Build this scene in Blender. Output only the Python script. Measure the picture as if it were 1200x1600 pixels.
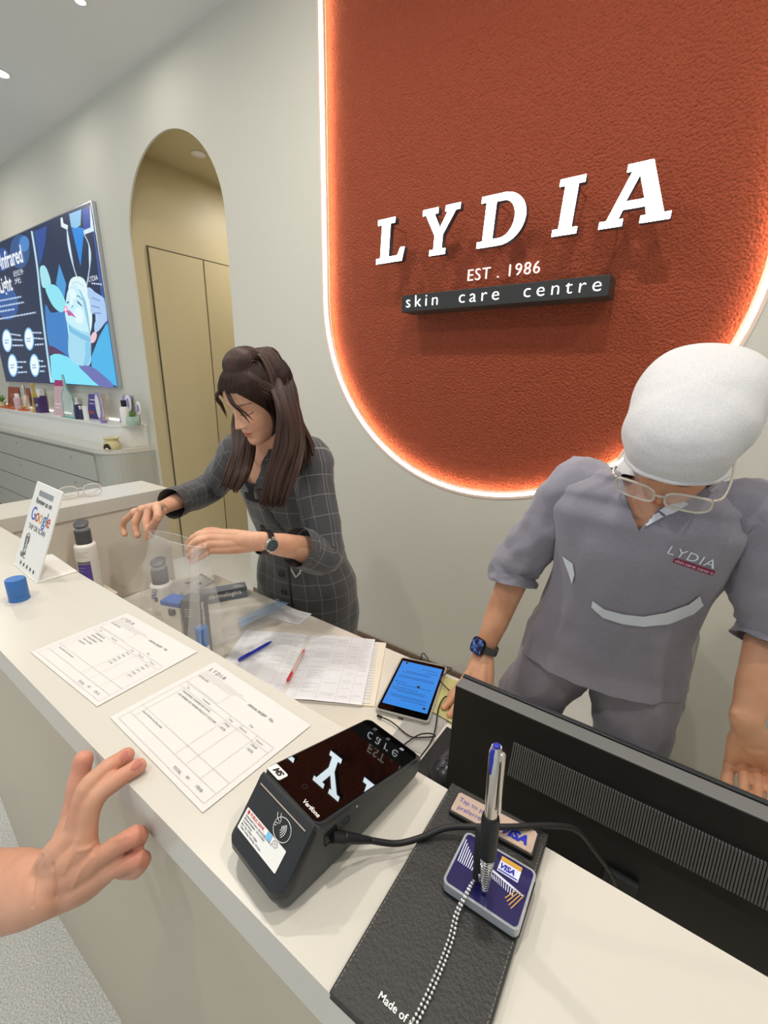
import bpy, bmesh, math, random
from mathutils import Vector, Matrix, noise
from math import sin, cos, pi, radians, sqrt, exp

C = bpy.context.scene.collection
sc = bpy.context.scene
for _o in list(bpy.data.objects):
    bpy.data.objects.remove(_o)

# ------------------------------------------------------------------ camera
CAMZ = 1.56
F_PX = 691.51
ROT = Matrix(((0.81577386, -0.18110656, 0.54928446),
              (0.57806753, 0.22454997, -0.78448406),
              (0.0187334, 0.9574851, 0.28787382)))
cam_d = bpy.data.cameras.new('camera')
cam_d.sensor_fit = 'HORIZONTAL'
cam_d.sensor_width = 36.0
cam_d.lens = F_PX / 1200 * 36
cam_d.clip_start = 0.02
cam = bpy.data.objects.new('camera', cam_d)
C.objects.link(cam)
cam.matrix_world = Matrix.Translation((0, 0, CAMZ)) @ ROT.to_4x4()
sc.camera = cam

# ------------------------------------------------------------------ world, exposure, big lights
sc.view_settings.view_transform = 'Standard'
sc.view_settings.look = 'None'
sc.view_settings.gamma = 1.0
sc.view_settings.use_curve_mapping = False
sc.view_settings.exposure = 0.0
wd = bpy.data.worlds.new('mall_light')
wd.use_nodes = True
wd.node_tree.nodes['Background'].inputs[0].default_value = (0.86, 0.93, 1.0, 1)
wd.node_tree.nodes['Background'].inputs[1].default_value = 0.75
sc.world = wd

DOWNLIGHT_W = 14.0
DOWNLIGHT_COL = (1.0, 0.945, 0.87)


def area(name, loc, rot, size, power, col):
    l = bpy.data.lights.new(name, 'AREA')
    l.shape = 'DISK'
    l.size = size
    l.energy = power
    l.color = col
    o = bpy.data.objects.new(name, l)
    o.location = loc
    o.rotation_euler = rot
    C.objects.link(o)
    return o


# ------------------------------------------------------------------ pixel -> place helpers (survey of the photograph)
def ray(x, y):
    return ROT @ Vector((x - 600.0, 800.0 - y, -F_PX))


def PZ(x, y, z):
    q = ray(x, y)
    return q * ((z - CAMZ) / q.z) + Vector((0, 0, CAMZ))


def PY(x, y, Y):
    q = ray(x, y)
    return q * (Y / q.y) + Vector((0, 0, CAMZ))


def PX(x, y, X):
    q = ray(x, y)
    return q * (X / q.x) + Vector((0, 0, CAMZ))


def PD(x, y, d):
    return ray(x, y) * (d / F_PX) + Vector((0, 0, CAMZ))


# ------------------------------------------------------------------ materials
def lin(h):
    if isinstance(h, str):
        h = h.lstrip('#')
        v = [int(h[i:i + 2], 16) / 255 for i in (0, 2, 4)]
        return tuple(((c / 12.92) if c <= 0.04045 else ((c + 0.055) / 1.055) ** 2.4) for c in v) + (1,)
    return tuple(h) + ((1,) if len(h) == 3 else ())


MATS = {}


def mat(name, col, rough=0.5, metal=0.0, emis=0.0, trans=0.0, bump=0.0, bscale=50.0, var=0.0, vscale=8.0,
        ior=1.45, coat=0.0, alpha=1.0, sheen=0.0, sss=0.0, stretch=None, ecol=None):
    m = bpy.data.materials.new(name)
    m.use_nodes = True
    nt = m.node_tree
    b = nt.nodes['Principled BSDF']
    c = lin(col)
    b.inputs['Base Color'].default_value = c
    b.inputs['Roughness'].default_value = rough
    b.inputs['Metallic'].default_value = metal
    b.inputs['IOR'].default_value = ior
    b.inputs['Transmission Weight'].default_value = trans
    b.inputs['Coat Weight'].default_value = coat
    b.inputs['Coat Roughness'].default_value = 0.03
    b.inputs['Alpha'].default_value = alpha
    b.inputs['Sheen Weight'].default_value = sheen
    if sss:
        b.inputs['Subsurface Weight'].default_value = sss
        b.inputs['Subsurface Radius'].default_value = (0.012, 0.005, 0.003)
    if emis:
        b.inputs['Emission Color'].default_value = lin(ecol) if ecol else c
        b.inputs['Emission Strength'].default_value = emis
    if bump or var:
        tc = nt.nodes.new('ShaderNodeTexCoord')
        mp = nt.nodes.new('ShaderNodeMapping')
        nt.links.new(tc.outputs['Object'], mp.inputs['Vector'])
        if stretch:
            mp.inputs['Scale'].default_value = stretch
        n = nt.nodes.new('ShaderNodeTexNoise')
        n.inputs['Scale'].default_value = bscale
        n.inputs['Detail'].default_value = 4
        nt.links.new(mp.outputs[0], n.inputs['Vector'])
        if bump:
            bp = nt.nodes.new('ShaderNodeBump')
            bp.inputs['Strength'].default_value = min(1, bump)
            bp.inputs['Distance'].default_value = 0.002 * max(1, bump)
            nt.links.new(n.outputs[0], bp.inputs['Height'])
            nt.links.new(bp.outputs[0], b.inputs['Normal'])
        if var:
            n2 = nt.nodes.new('ShaderNodeTexNoise')
            n2.inputs['Scale'].default_value = vscale
            nt.links.new(mp.outputs[0], n2.inputs['Vector'])
            mx = nt.nodes.new('ShaderNodeMixRGB')
            mx.inputs[1].default_value = tuple(v * (1 - var) for v in c[:3]) + (1,)
            mx.inputs[2].default_value = tuple(min(1, v * (1 + var)) for v in c[:3]) + (1,)
            nt.links.new(n2.outputs[0], mx.inputs[0])
            nt.links.new(mx.outputs[0], b.inputs['Base Color'])
    MATS[name] = m
    return m


def M(n):
    return MATS[n]


mat('wall_paint', '#d6d4c8', 0.7, bump=0.15, bscale=220, var=0.02, vscale=3)
mat('ceiling_paint', '#e4e4e2', 0.8)
mat('passage_paint', '#c9bc98', 0.45, bump=0.05, bscale=40)
mat('groove_dark', '#5b533e', 0.8)
mat('skirting_brown', '#6f5846', 0.5, var=0.15, vscale=20, stretch=(1, 8, 8), bump=0.1)
mat('counter_top', '#d3cfc4', 0.28, var=0.01, vscale=5)
mat('counter_front', '#beb49e', 0.35, var=0.03, vscale=6)
mat('counter_inner', '#d9d2c4', 0.4)
mat('desk_top', '#dbd6ca', 0.35)
mat('cabinet_grey', '#b5b5ab', 0.45)
mat('led_white', '#ffffff', 0.5, emis=38.0, ecol=(1.0, 0.80, 0.60))
mat('led_frame', '#f1d8c8', 0.6)
mat('letter_face', '#ffffff', 0.4, emis=13.0, ecol=(0.80, 0.93, 1.0))
mat('letter_side', '#5d5f66', 0.35, metal=0.6)
mat('letter_glow', '#ffffff', 0.4, emis=4.0, ecol=(0.86, 0.95, 1.0))
mat('letter_bright', '#f4efe8', 0.5, emis=0.8, ecol=(0.95, 0.93, 0.9))
mat('sign_box', '#2b2d2c', 0.5)
mat('white_plastic', '#f2f1ec', 0.35)
mat('matt_white', '#efeee9', 0.6)
mat('paper', '#e0deda', 0.75)
mat('paper_blue', '#eceef2', 0.75, var=0.02, vscale=20, bump=0.3, bscale=30)
mat('paper_yellow', '#f1ecab', 0.8, bump=0.3, bscale=30)
mat('ink_grey', '#77777a', 0.8)
mat('ink_dark', '#2a2b30', 0.8)
mat('ink_print', '#66676b', 0.8)
mat('ink_faint', '#bcbcbc', 0.8)
mat('black_plastic', '#26282a', 0.38, bump=0.08, bscale=900)
mat('dark_plastic', '#3a3b3b', 0.45)
mat('grey_plastic', '#4b4b49', 0.5)
mat('vent_grey', '#5a5b5a', 0.45)
mat('monitor_back', '#131414', 0.42)
mat('rubber', '#17181a', 0.5)
mat('black_glass', '#030303', 0.015, ior=1.5)
mat('leather_black', '#2a2a28', 0.42, bump=0.35, bscale=420, var=0.15, vscale=14)
mat('steel', '#c9c4bd', 0.22, metal=1.0)
mat('chrome', '#dcdcdc', 0.08, metal=1.0)
mat('champagne', '#d9c6b4', 0.3, metal=0.55)
mat('blue_cap', '#3c74bb', 0.4)
mat('blue_bright', '#3f6fc6', 0.45)
mat('blue_ink', '#1a2cb0', 0.35)
mat('navy_print', '#1c1a55', 0.25, coat=0.6)
mat('gold', '#d8a640', 0.35)
mat('red', '#d23b3b', 0.4)
mat('clear', '#ffffff', 0.03, trans=1.0, ior=1.45)
mat('clear_film', '#ffffff', 0.12, alpha=0.20, coat=0.3, bump=0.9, bscale=18)
mat('frosted', '#e8ecf0', 0.3, alpha=0.35, bump=0.9, bscale=14)
mat('gloss_carton', '#5a6068', 0.35)
mat('gloss_carton_light', '#77808a', 0.35)
mat('purple_label', '#5a4aa0', 0.4)
mat('black', '#101113', 0.5)
mat('orange', '#dd6a35', 0.5)
mat('brown_card', '#a5583c', 0.6)
mat('tan_card', '#c99a7b', 0.6)
mat('purple_dark', '#4a2f66', 0.45)
mat('lilac', '#9c93c8', 0.5)
mat('magenta', '#b8377f', 0.5)
mat('pink_card', '#d8b9c0', 0.5)
mat('teal_edge', '#5fb6a8', 0.2)
mat('teal_glass', '#d6efe9', 0.08, alpha=0.4)
mat('amber_glass', '#d9b23a', 0.12, alpha=0.65)
mat('leaf', '#6d9a3c', 0.5, var=0.3, vscale=60)
mat('ceramic_cream', '#d8cc9c', 0.35, var=0.1, vscale=30)
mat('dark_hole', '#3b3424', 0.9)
mat('lamp_lens', '#ffffff', 0.4, emis=14.0)
mat('shelf_led', '#ffffff', 0.4, emis=1.0, ecol=(1, 0.98, 0.93))
mat('silver_frame', '#c5c9d2', 0.25, metal=0.9)

# plaster with a strong grain
def plaster():
    m = mat('orange_plaster', '#943f20', 0.7)
    nt = m.node_tree
    b = nt.nodes['Principled BSDF']
    tc = nt.nodes.new('ShaderNodeTexCoord')
    v = nt.nodes.new('ShaderNodeTexNoise'); v.inputs['Scale'].default_value = 85; v.inputs['Detail'].default_value = 5
    v.inputs['Roughness'].default_value = 0.6
    w = nt.nodes.new('ShaderNodeTexVoronoi'); w.inputs['Scale'].default_value = 110
    ad = nt.nodes.new('ShaderNodeMath'); ad.operation = 'SUBTRACT'
    bp = nt.nodes.new('ShaderNodeBump'); bp.inputs['Strength'].default_value = 1.0; bp.inputs['Distance'].default_value = 0.006
    nt.links.new(tc.outputs['Object'], v.inputs[0]); nt.links.new(tc.outputs['Object'], w.inputs[0])
    nt.links.new(v.outputs[0], ad.inputs[0]); nt.links.new(w.outputs[0], ad.inputs[1])
    nt.links.new(ad.outputs[0], bp.inputs['Height']); nt.links.new(bp.outputs[0], b.inputs['Normal'])
    return m
plaster()


def speckle():
    m = mat('speckled_floor', '#b9b7ae', 0.5)
    nt = m.node_tree
    b = nt.nodes['Principled BSDF']
    tc = nt.nodes.new('ShaderNodeTexCoord')
    v = nt.nodes.new('ShaderNodeTexNoise'); v.inputs['Scale'].default_value = 240; v.inputs['Detail'].default_value = 8; v.inputs['Roughness'].default_value = 0.8
    r = nt.nodes.new('ShaderNodeValToRGB')
    r.color_ramp.elements[0].position = 0.38; r.color_ramp.elements[0].color = lin('#a09e93')
    r.color_ramp.elements[1].position = 0.60; r.color_ramp.elements[1].color = lin('#fdfcf8')
    nt.links.new(tc.outputs['Object'], v.inputs[0]); nt.links.new(v.outputs[0], r.inputs[0])
    nt.links.new(r.outputs[0], b.inputs['Base Color'])
speckle()


# ------------------------------------------------------------------ mesh helpers
class MB:
    """collects shapes, then links them as ONE mesh object"""
    def __init__(s):
        s.bm = bmesh.new()
        s.uv = None

    def _xf(s, verts, T):
        if T is not None:
            bmesh.ops.transform(s.bm, matrix=T, verts=verts)

    def box(s, lo, hi, T=None, bev=0.0, seg=2):
        lo = Vector(lo); hi = Vector(hi)
        r = bmesh.ops.create_cube(s.bm, size=1)
        vs = r['verts']
        for v in vs:
            v.co = Vector([(lo[i] + hi[i]) / 2 + v.co[i] * (hi[i] - lo[i]) for i in range(3)])
        if bev:
            es = list({e for v in vs for e in v.link_edges})
            r2 = bmesh.ops.bevel(s.bm, geom=es, offset=bev, segments=seg, affect='EDGES', profile=0.5)
            vs = list({v for f in r2['faces'] for v in f.verts} | {v for v in vs if v.is_valid})
        s._xf(vs, T)
        return s

    def prism(s, pts, h0, h1, T=None, cap=True):
        """pts 2-D polygon (x, y), extruded along z from h0 to h1"""
        a = [s.bm.verts.new((p[0], p[1], h0)) for p in pts]
        b = [s.bm.verts.new((p[0], p[1], h1)) for p in pts]
        n = len(pts)
        fs = []
        for i in range(n):
            fs.append(s.bm.faces.new((a[i], a[(i + 1) % n], b[(i + 1) % n], b[i])))
        if cap:
            fs.append(s.bm.faces.new(a[::-1])); fs.append(s.bm.faces.new(b))
        s._xf(a + b, T)
        return s

    def poly(s, pts):
        vs = [s.bm.verts.new(p) for p in pts]
        s.bm.faces.new(vs)
        return s

    def lathe(s, prof, n=24, T=None, sx=1.0, sy=1.0, cap=True):
        rings = []
        allv = []
        for r, z in prof:
            if r < 1e-6:
                v = s.bm.verts.new((0, 0, z)); rings.append([v]); allv.append(v)
            else:
                rg = [s.bm.verts.new((r * sx * cos(2 * pi * i / n), r * sy * sin(2 * pi * i / n), z)) for i in range(n)]
                rings.append(rg); allv += rg
        for a, b in zip(rings, rings[1:]):
            if len(a) == 1 and len(b) == 1:
                continue
            for i in range(n):
                j = (i + 1) % n
                if len(a) == 1:
                    s.bm.faces.new((a[0], b[j], b[i]))
                elif len(b) == 1:
                    s.bm.faces.new((a[i], a[j], b[0]))
                else:
                    s.bm.faces.new((a[i], a[j], b[j], b[i]))
        if cap:
            if len(rings[0]) > 1: s.bm.faces.new(rings[0][::-1])
            if len(rings[-1]) > 1: s.bm.faces.new(rings[-1])
        s._xf(allv, T)
        return s

    def loft(s, rings, closed=True, cap=True, uv=True):
        """rings: list of lists of Vector (equal length)"""
        R = [[s.bm.verts.new(p) for p in rg] for rg in rings]
        n = len(rings[0])
        lay = s.bm.loops.layers.uv.verify() if uv else None
        vlen = [0.0]
        for a, b in zip(rings, rings[1:]):
            ca = sum(a, Vector()) / n; cb = sum(b, Vector()) / n
            vlen.append(vlen[-1] + (cb - ca).length)
        big = max(rings, key=lambda rg: sum((rg[i] - rg[(i + 1) % n]).length for i in range(n)))
        per = sum((big[i] - big[(i + 1) % n]).length for i in range(n))
        for k in range(len(R) - 1):
            for i in range(n if closed else n - 1):
                j = (i + 1) % n
                f = s.bm.faces.new((R[k][i], R[k][j], R[k + 1][j], R[k + 1][i]))
                if uv:
                    us = (i / n * per, (i + 1) / n * per, (i + 1) / n * per, i / n * per)
                    vv = (vlen[k], vlen[k], vlen[k + 1], vlen[k + 1])
                    for lp, u_, v_ in zip(f.loops, us, vv):
                        lp[lay].uv = (u_, v_)
        if cap and closed:
            s.bm.faces.new(R[0][::-1]); s.bm.faces.new(R[-1])
        return s

    def tube(s, pts, rad, n=8, cap=True, flat=1.0, up=None, smooth=0, round_caps=False):
        pts = [Vector(p) for p in pts]
        if not isinstance(rad, (list, tuple)):
            rad = [rad] * len(pts)
        rad = list(rad)
        if smooth:
            pts, rad = catmull(pts, rad, smooth)
        if round_caps:
            d0 = (pts[0] - pts[1]).normalized(); d1 = (pts[-1] - pts[-2]).normalized()
            r0, r1 = rad[0], rad[-1]
            pts = [pts[0] + d0 * r0 * k for k in (0.97, 0.8, 0.45)] + pts + [pts[-1] + d1 * r1 * k for k in (0.45, 0.8, 0.97)]
            rad = [r0 * 0.25, r0 * 0.62, r0 * 0.9] + rad + [r1 * 0.9, r1 * 0.62, r1 * 0.25]
        rings = []
        prev = Vector(up) if up else None
        for i, p in enumerate(pts):
            t = (pts[min(i + 1, len(pts) - 1)] - pts[max(i - 1, 0)])
            t = t.normalized() if t.length > 1e-9 else Vector((0, 0, 1))
            if prev is None:
                prev = Vector((0, 0, 1)) if abs(t.z) < 0.9 else Vector((1, 0, 0))
            u = prev - t * prev.dot(t)
            if u.length < 1e-6:
                u = t.orthogonal()
            u.normalize(); prev = u
            w = t.cross(u)
            r = rad[i]
            rings.append([p + u * (r * flat * cos(2 * pi * k / n)) + w * (r * sin(2 * pi * k / n)) for k in range(n)])
        s.loft(rings, cap=cap)
        return s

    def ball(s, c, r, T=None, u=16, v=10):
        rx, ry, rz = (r, r, r) if not isinstance(r, (tuple, list)) else r
        q = bmesh.ops.create_uvsphere(s.bm, u_segments=u, v_segments=v, radius=1)
        for x in q['verts']:
            x.co = Vector((x.co.x * rx, x.co.y * ry, x.co.z * rz))
        Tm = Matrix.Translation(Vector(c))
        if T is not None:
            Tm = Tm @ T
        bmesh.ops.transform(s.bm, matrix=Tm, verts=q['verts'])
        return s

    def add_mesh(s, me, T=None):
        n0 = len(s.bm.verts)
        s.bm.from_mesh(me)
        s.bm.verts.ensure_lookup_table()
        vs = s.bm.verts[n0:]
        s._xf(list(vs), T)
        return s

    def build(s, name, m, parent=None, smooth=False, T=None, angle=None, mods=None):
        me = bpy.data.meshes.new(name)
        if T is not None:
            bmesh.ops.transform(s.bm, matrix=T, verts=s.bm.verts[:])
        bmesh.ops.recalc_face_normals(s.bm, faces=s.bm.faces[:])
        if smooth:
            for f in s.bm.faces:
                f.smooth = True
            if angle:
                for e in s.bm.edges:
                    if len(e.link_faces) == 2 and e.calc_face_angle(0) > radians(angle):
                        e.smooth = False
        s.bm.to_mesh(me)
        s.bm.free()
        for mm in (m if isinstance(m, (list, tuple)) else [m]):
            me.materials.append(MATS[mm] if isinstance(mm, str) else mm)
        o = bpy.data.objects.new(name, me)
        C.objects.link(o)
        if parent is not None:
            o.parent = parent
        return o


def catmull(pts, rad, k):
    P_, R_ = [], []
    n = len(pts)
    for i in range(n - 1):
        p0 = pts[max(i - 1, 0)]; p1 = pts[i]; p2 = pts[i + 1]; p3 = pts[min(i + 2, n - 1)]
        r1, r2 = rad[i], rad[i + 1]
        for q in range(k):
            t = q / k
            P_.append(0.5 * ((2 * p1) + (p2 - p0) * t + (2 * p0 - 5 * p1 + 4 * p2 - p3) * t * t + (3 * p1 - p0 - 3 * p2 + p3) * t ** 3))
            tt = t * t * (3 - 2 * t)
            R_.append(r1 * (1 - tt) + r2 * tt)
    P_.append(pts[-1]); R_.append(rad[-1])
    return P_, R_


def thing(name, label, cat, loc=(0, 0, 0), rz=0.0, group=None, rot=None):
    o = bpy.data.objects.new(name, None)
    o.empty_display_size = 0.05
    C.objects.link(o)
    o.location = loc
    o.rotation_euler = rot if rot else (0, 0, rz)
    o['label'] = label
    o['category'] = cat
    if group:
        o['group'] = group
    return o


def tag(o, label, cat, group=None):
    o['label'] = label; o['category'] = cat
    if group:
        o['group'] = group
    return o


def struct(o):
    o['kind'] = 'structure'
    return o


_tc = {}


def text_mesh(s, size=1.0, extrude=0.0, offset=0.0, shear=0.0, align='LEFT', space=1.0, res=3):
    key = (s, size, extrude, offset, shear, align, space)
    cu = bpy.data.curves.new('t', 'FONT')
    cu.body = s; cu.size = size; cu.extrude = extrude; cu.offset = offset; cu.shear = shear
    cu.align_x = align; cu.space_character = space; cu.resolution_u = res
    o = bpy.data.objects.new('t', cu)
    C.objects.link(o)
    dg = bpy.context.evaluated_depsgraph_get()
    me = bpy.data.meshes.new_from_object(o.evaluated_get(dg))
    bpy.data.objects.remove(o)
    bpy.data.curves.remove(cu)
    return me


def text(mb, s, x, y, size, T=None, z=0.0, rot=0.0, **kw):
    me = text_mesh(s, size, **kw)
    TT = Matrix.Translation((x, y, z)) @ Matrix.Rotation(rot, 4, 'Z')
    if T is not None:
        TT = T @ TT
    mb.add_mesh(me, TT)
    bpy.data.meshes.remove(me)


def frame(o, x, y):
    """4x4 with local x, y along the given world directions"""
    x = Vector(x).normalized(); y = Vector(y)
    z = x.cross(y).normalized(); y = z.cross(x)
    m = Matrix((x, y, z)).transposed().to_4x4()
    m.translation = Vector(o)
    return m


def rrect(w, h, r, n=5):
    out = []
    for cx, cy, a0 in ((w / 2 - r, h / 2 - r, 0), (-w / 2 + r, h / 2 - r, 90), (-w / 2 + r, -h / 2 + r, 180), (w / 2 - r, -h / 2 + r, 270)):
        for i in range(n + 1):
            a = radians(a0 + 90 * i / n)
            out.append((cx + r * cos(a), cy + r * sin(a)))
    return out


# ------------------------------------------------------------------ THE ROOM
WY = 1.87       # the back wall
HC = 3.37       # ceiling height
XL, XR = -8.5, 3.2
YB = -2.6


OR, OCX, OCZ = 0.905, -0.81, 1.96     # the orange alcove: radius, centre
AR, ACX, ACZ = 0.55, -3.025, 2.44     # the arch


def oval(off=0.0, top=HC):
    pts = [(OCX - OR - off, top)]
    for i in range(49):
        a = pi + pi * i / 48
        pts.append((OCX + (OR + off) * cos(a), OCZ + (OR + off) * sin(a)))
    pts.append((OCX + OR + off, top))
    return pts


def arch():
    pts = [(ACX - AR, 0.0)]
    for i in range(33):
        a = pi - pi * i / 32
        pts.append((ACX + AR * cos(a), ACZ + AR * sin(a)))
    pts.append((ACX + AR, 0.0))
    return pts


def back_wall():
    bm = bmesh.new()
    ov = oval(); ar = arch()
    outline = [(XL, 0)] + ar + [(XR, 0), (XR, HC)] + ov[::-1] + [(XL, HC)]
    vs = [bm.verts.new((x, WY, z)) for x, z in outline]
    es = [bm.edges.new((vs[i], vs[(i + 1) % len(vs)])) for i in range(len(vs))]
    bmesh.ops.triangle_fill(bm, edges=es, use_beauty=True)
    mb = MB(); mb.bm.free(); mb.bm = bm
    # jambs: the thickness of the wall at both openings
    for pts, dep in ((ov, 0.05), (ar, 0.012)):
        for a, b in zip(pts, pts[1:]):
            mb.poly([(a[0], WY, a[1]), (b[0], WY, b[1]), (b[0], WY + dep, b[1]), (a[0], WY + dep, a[1])])
    return mb


struct(back_wall().build('wall_back', 'wall_paint'))
# orange plaster at the bottom of the alcove
bm_ = MB()
bm_.prism([(x, z) for x, z in oval(0.0)], 0, 0.02, frame((0, WY + 0.065, 0), (1, 0, 0), (0, 0, 1)))
alcove = bm_.build('alcove_panel', 'orange_plaster')
alcove['kind'] = 'structure'; alcove.name = 'trim_1'
struct(MB().box((XL, YB, -0.05), (XR, 6.0, 0)).build('floor', 'speckled_floor'))
struct(MB().box((XL, YB, HC), (XR, WY, HC + 0.05)).build('ceiling', 'ceiling_paint'))
struct(MB().box((XL - 0.05, YB, 0), (XL, WY, HC)).build('wall_left', 'wall_paint'))
struct(MB().box((XR, YB, 0), (XR + 0.05, WY, HC)).build('wall_right', 'wall_paint'))
struct(MB().box((ACX + AR + 0.02, WY - 0.014, 0), (XR, WY - 0.0005, 0.083), bev=0.003).build('baseboard_back', 'skirting_brown'))
# the passage behind the arch
PXL = -3.577
struct(MB().box((PXL - 0.05, WY + 0.012, 0), (PXL, 5.0, 3.1)).build('wall_passage_left', 'passage_paint'))
struct(MB().box((-2.30, WY + 0.012, 0), (-2.25, 5.0, 3.1)).build('wall_passage_right', 'passage_paint'))
struct(MB().box((PXL, 5.0, 0), (-2.25, 5.05, 3.1)).build('wall_passage_end', 'passage_paint'))
struct(MB().box((PXL, WY + 0.012, 3.05), (-2.25, 5.0, 3.1)).build('ceiling_passage', 'passage_paint'))
# flush door leaves in the passage wall, with their shadow gaps
mb = MB().box((PXL, 1.985, 0.0), (PXL + 0.006, 3.30, 2.47))
d1 = struct(mb.build('door_1', 'groove_dark'))
MB().box((PXL + 0.004, 1.995, 0.012), (PXL + 0.02, 2.435, 2.458), bev=0.002).build('door_leaf', 'passage_paint', d1)
MB().box((PXL + 0.004, 2.447, 0.012), (PXL + 0.02, 3.292, 2.458), bev=0.002).build('door_leaf', 'passage_paint', d1)

# LED outline around the alcove: frame, tube
mb = MB()
for o_, i_, y0, y1 in ((0.012, 0.0, -0.003, 0.0), (-0.0135, -0.024, 0.004, 0.012)):
    po, pi_ = oval(o_, HC - 0.002), oval(i_, HC - 0.002)
    for k in range(len(po) - 1):
        a, b, c_, d_ = po[k], po[k + 1], pi_[k + 1], pi_[k]
        f = [mb.bm.verts.new((p[0], WY + y, p[1])) for y in (y0, y1) for p in (a, b, c_, d_)]
        for q in ((0, 1, 2, 3), (7, 6, 5, 4), (0, 4, 5, 1), (2, 6, 7, 3)):
            mb.bm.faces.new([f[i] for i in q])
led = thing('led_outline', 'white glowing light line around the rounded orange alcove', 'light', (OCX, WY, OCZ - OR))
led_inv = Matrix.Translation(-Vector((OCX, WY, OCZ - OR)))
mb.build('channel_frame', 'led_frame', led, T=led_inv)
mb = MB()
op = oval(-0.0075, HC - 0.003)
mb.tube([(x, WY + 0.006, z) for x, z in op], 0.0045, n=8)
mb.build('light_tube', 'led_white', led, smooth=True, T=led_inv)

# ------------------------------------------------------------------ ceiling lights
def ceiling_light(x, y, label, z=HC, r=0.055, lit=True, w=DOWNLIGHT_W):
    t = thing('ceiling_light', label, 'light', (x, y, z), group=None)
    MB().lathe([(r * 0.78, -0.001), (r, -0.001), (r, -0.006), (r * 0.82, -0.008), (r * 0.78, -0.004)], 28, cap=False).build('trim_ring', 'white_plastic', t, True)
    MB().lathe([(0, -0.0025), (r * 0.8, -0.0025)], 28, cap=False).build('lens', 'lamp_lens' if lit else 'white_plastic', t)
    if lit and w:
        area('downlight', (x, y, z - 0.03), (0, 0, 0), 0.09, w, DOWNLIGHT_COL)
    return t


c0 = PZ(0, 113, HC); c1 = PZ(125, 0, HC)
ceiling_light(c0.x, c0.y, 'bright round ceiling downlight at the left edge of the photograph', w=2)
ceiling_light(c1.x, c1.y, 'faint round ceiling downlight near the top edge, above the arch', r=0.03, w=2)
for i, (x, y, lb) in enumerate(((-1.5, 0.75, 'ceiling downlight over the lower desk beside the woman in grey check'),
                                (-0.3, 0.75, 'ceiling downlight over the lower desk beside the monitor'),
                                (0.9, 0.6, 'ceiling downlight right of the orange alcove'),
                                (-2.6, -0.6, 'ceiling downlight over the customer side, left of the hand'),
                                (-0.6, -0.7, 'ceiling downlight over the customer side, near the card terminal'),
                                (-5.6, 0.9, 'ceiling downlight in front of the lit picture screen'))):
    ceiling_light(x, y, lb)
pc = PZ(310, 240, 3.05)
ceiling_light(pc.x, pc.y, 'unlit round fitting in the passage ceiling behind the arch', z=3.05, r=0.05, lit=False)
ceiling_light(-2.95, 3.0, 'ceiling downlight deep inside the passage behind the arch', z=3.05, r=0.05)

# ------------------------------------------------------------------ SIGN on the alcove
def TW(x, y, z):            # sign plane: local x -> +X, local y -> +Z, local z -> towards the room (-Y)
    return frame((x, y, z), (1, 0, 0), (0, 0, 1))


sh = 0.10


def slab(polys):
    return polys


LET = {  # unit height slab letters, drawn by hand, upright; the slant is added below
    'L': [[(0, 0), (0.80, 0), (0.86, 0.30), (0.74, 0.30), (0.66, 0.13), (0.38, 0.13), (0.38, 0.88), (0.52, 0.88), (0.52, 1), (0, 1), (0, 0.88), (0.13, 0.88), (0.13, 0.12), (0, 0.12)]],
    'Y': [[(0.30, 0), (0.78, 0), (0.78, 0.12), (0.66, 0.12), (0.66, 0.42), (0.98, 0.88), (1.10, 0.88), (1.10, 1), (0.68, 1), (0.68, 0.88), (0.76, 0.88), (0.56, 0.56), (0.35, 0.88), (0.46, 0.88), (0.46, 1), (0, 1), (0, 0.88), (0.10, 0.88), (0.42, 0.42), (0.42, 0.12), (0.30, 0.12)]],
    'I': [[(0, 0), (0.50, 0), (0.50, 0.12), (0.38, 0.12), (0.38, 0.88), (0.50, 0.88), (0.50, 1), (0, 1), (0, 0.88), (0.12, 0.88), (0.12, 0.12), (0, 0.12)]],
    'A': [[(0, 0), (0.42, 0), (0.42, 0.12), (0.33, 0.12), (0.38, 0.27), (0.76, 0.27), (0.81, 0.12), (0.72, 0.12), (0.72, 0), (1.22, 0), (1.22, 0.12), (1.10, 0.12), (0.74, 1), (0.32, 1), (0.32, 0.88), (0.42, 0.88), (0.12, 0.12), (0, 0.12)],
          [(0.40, 0.40), (0.56, 0.80), (0.72, 0.40)]],
    'D': [[(0, 0), (0.5, 0)] + [(0.5 + 0.52 * sin(pi * i / 16), 0.5 - 0.5 * cos(pi * i / 16)) for i in range(1, 16)] + [(0.5, 1), (0, 1), (0, 0.88), (0.12, 0.88), (0.12, 0.12), (0, 0.12)],
          [(0.34, 0.14), (0.34, 0.86), (0.5, 0.86)] + [(0.5 + 0.29 * sin(pi * i / 12), 0.5 + 0.36 * cos(pi * i / 12)) for i in range(1, 12)] + [(0.5, 0.14)]],
}


def letter_me(loops, w, h, ext, slant=0.06):
    cu = bpy.data.curves.new('l', 'CURVE')
    cu.dimensions = '2D'; cu.fill_mode = 'BOTH'; cu.extrude = ext
    for lp in loops:
        sp = cu.splines.new('POLY'); sp.points.add(len(lp) - 1); sp.use_cyclic_u = True
        for k, p in enumerate(lp):
            sp.points[k].co = (p[0] * w + slant * p[1] * h, p[1] * h, 0, 1)
    o = bpy.data.objects.new('l', cu); C.objects.link(o)
    me = bpy.data.meshes.new_from_object(o.evaluated_get(bpy.context.evaluated_depsgraph_get()))
    bpy.data.objects.remove(o); bpy.data.curves.remove(cu)
    return me


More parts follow.
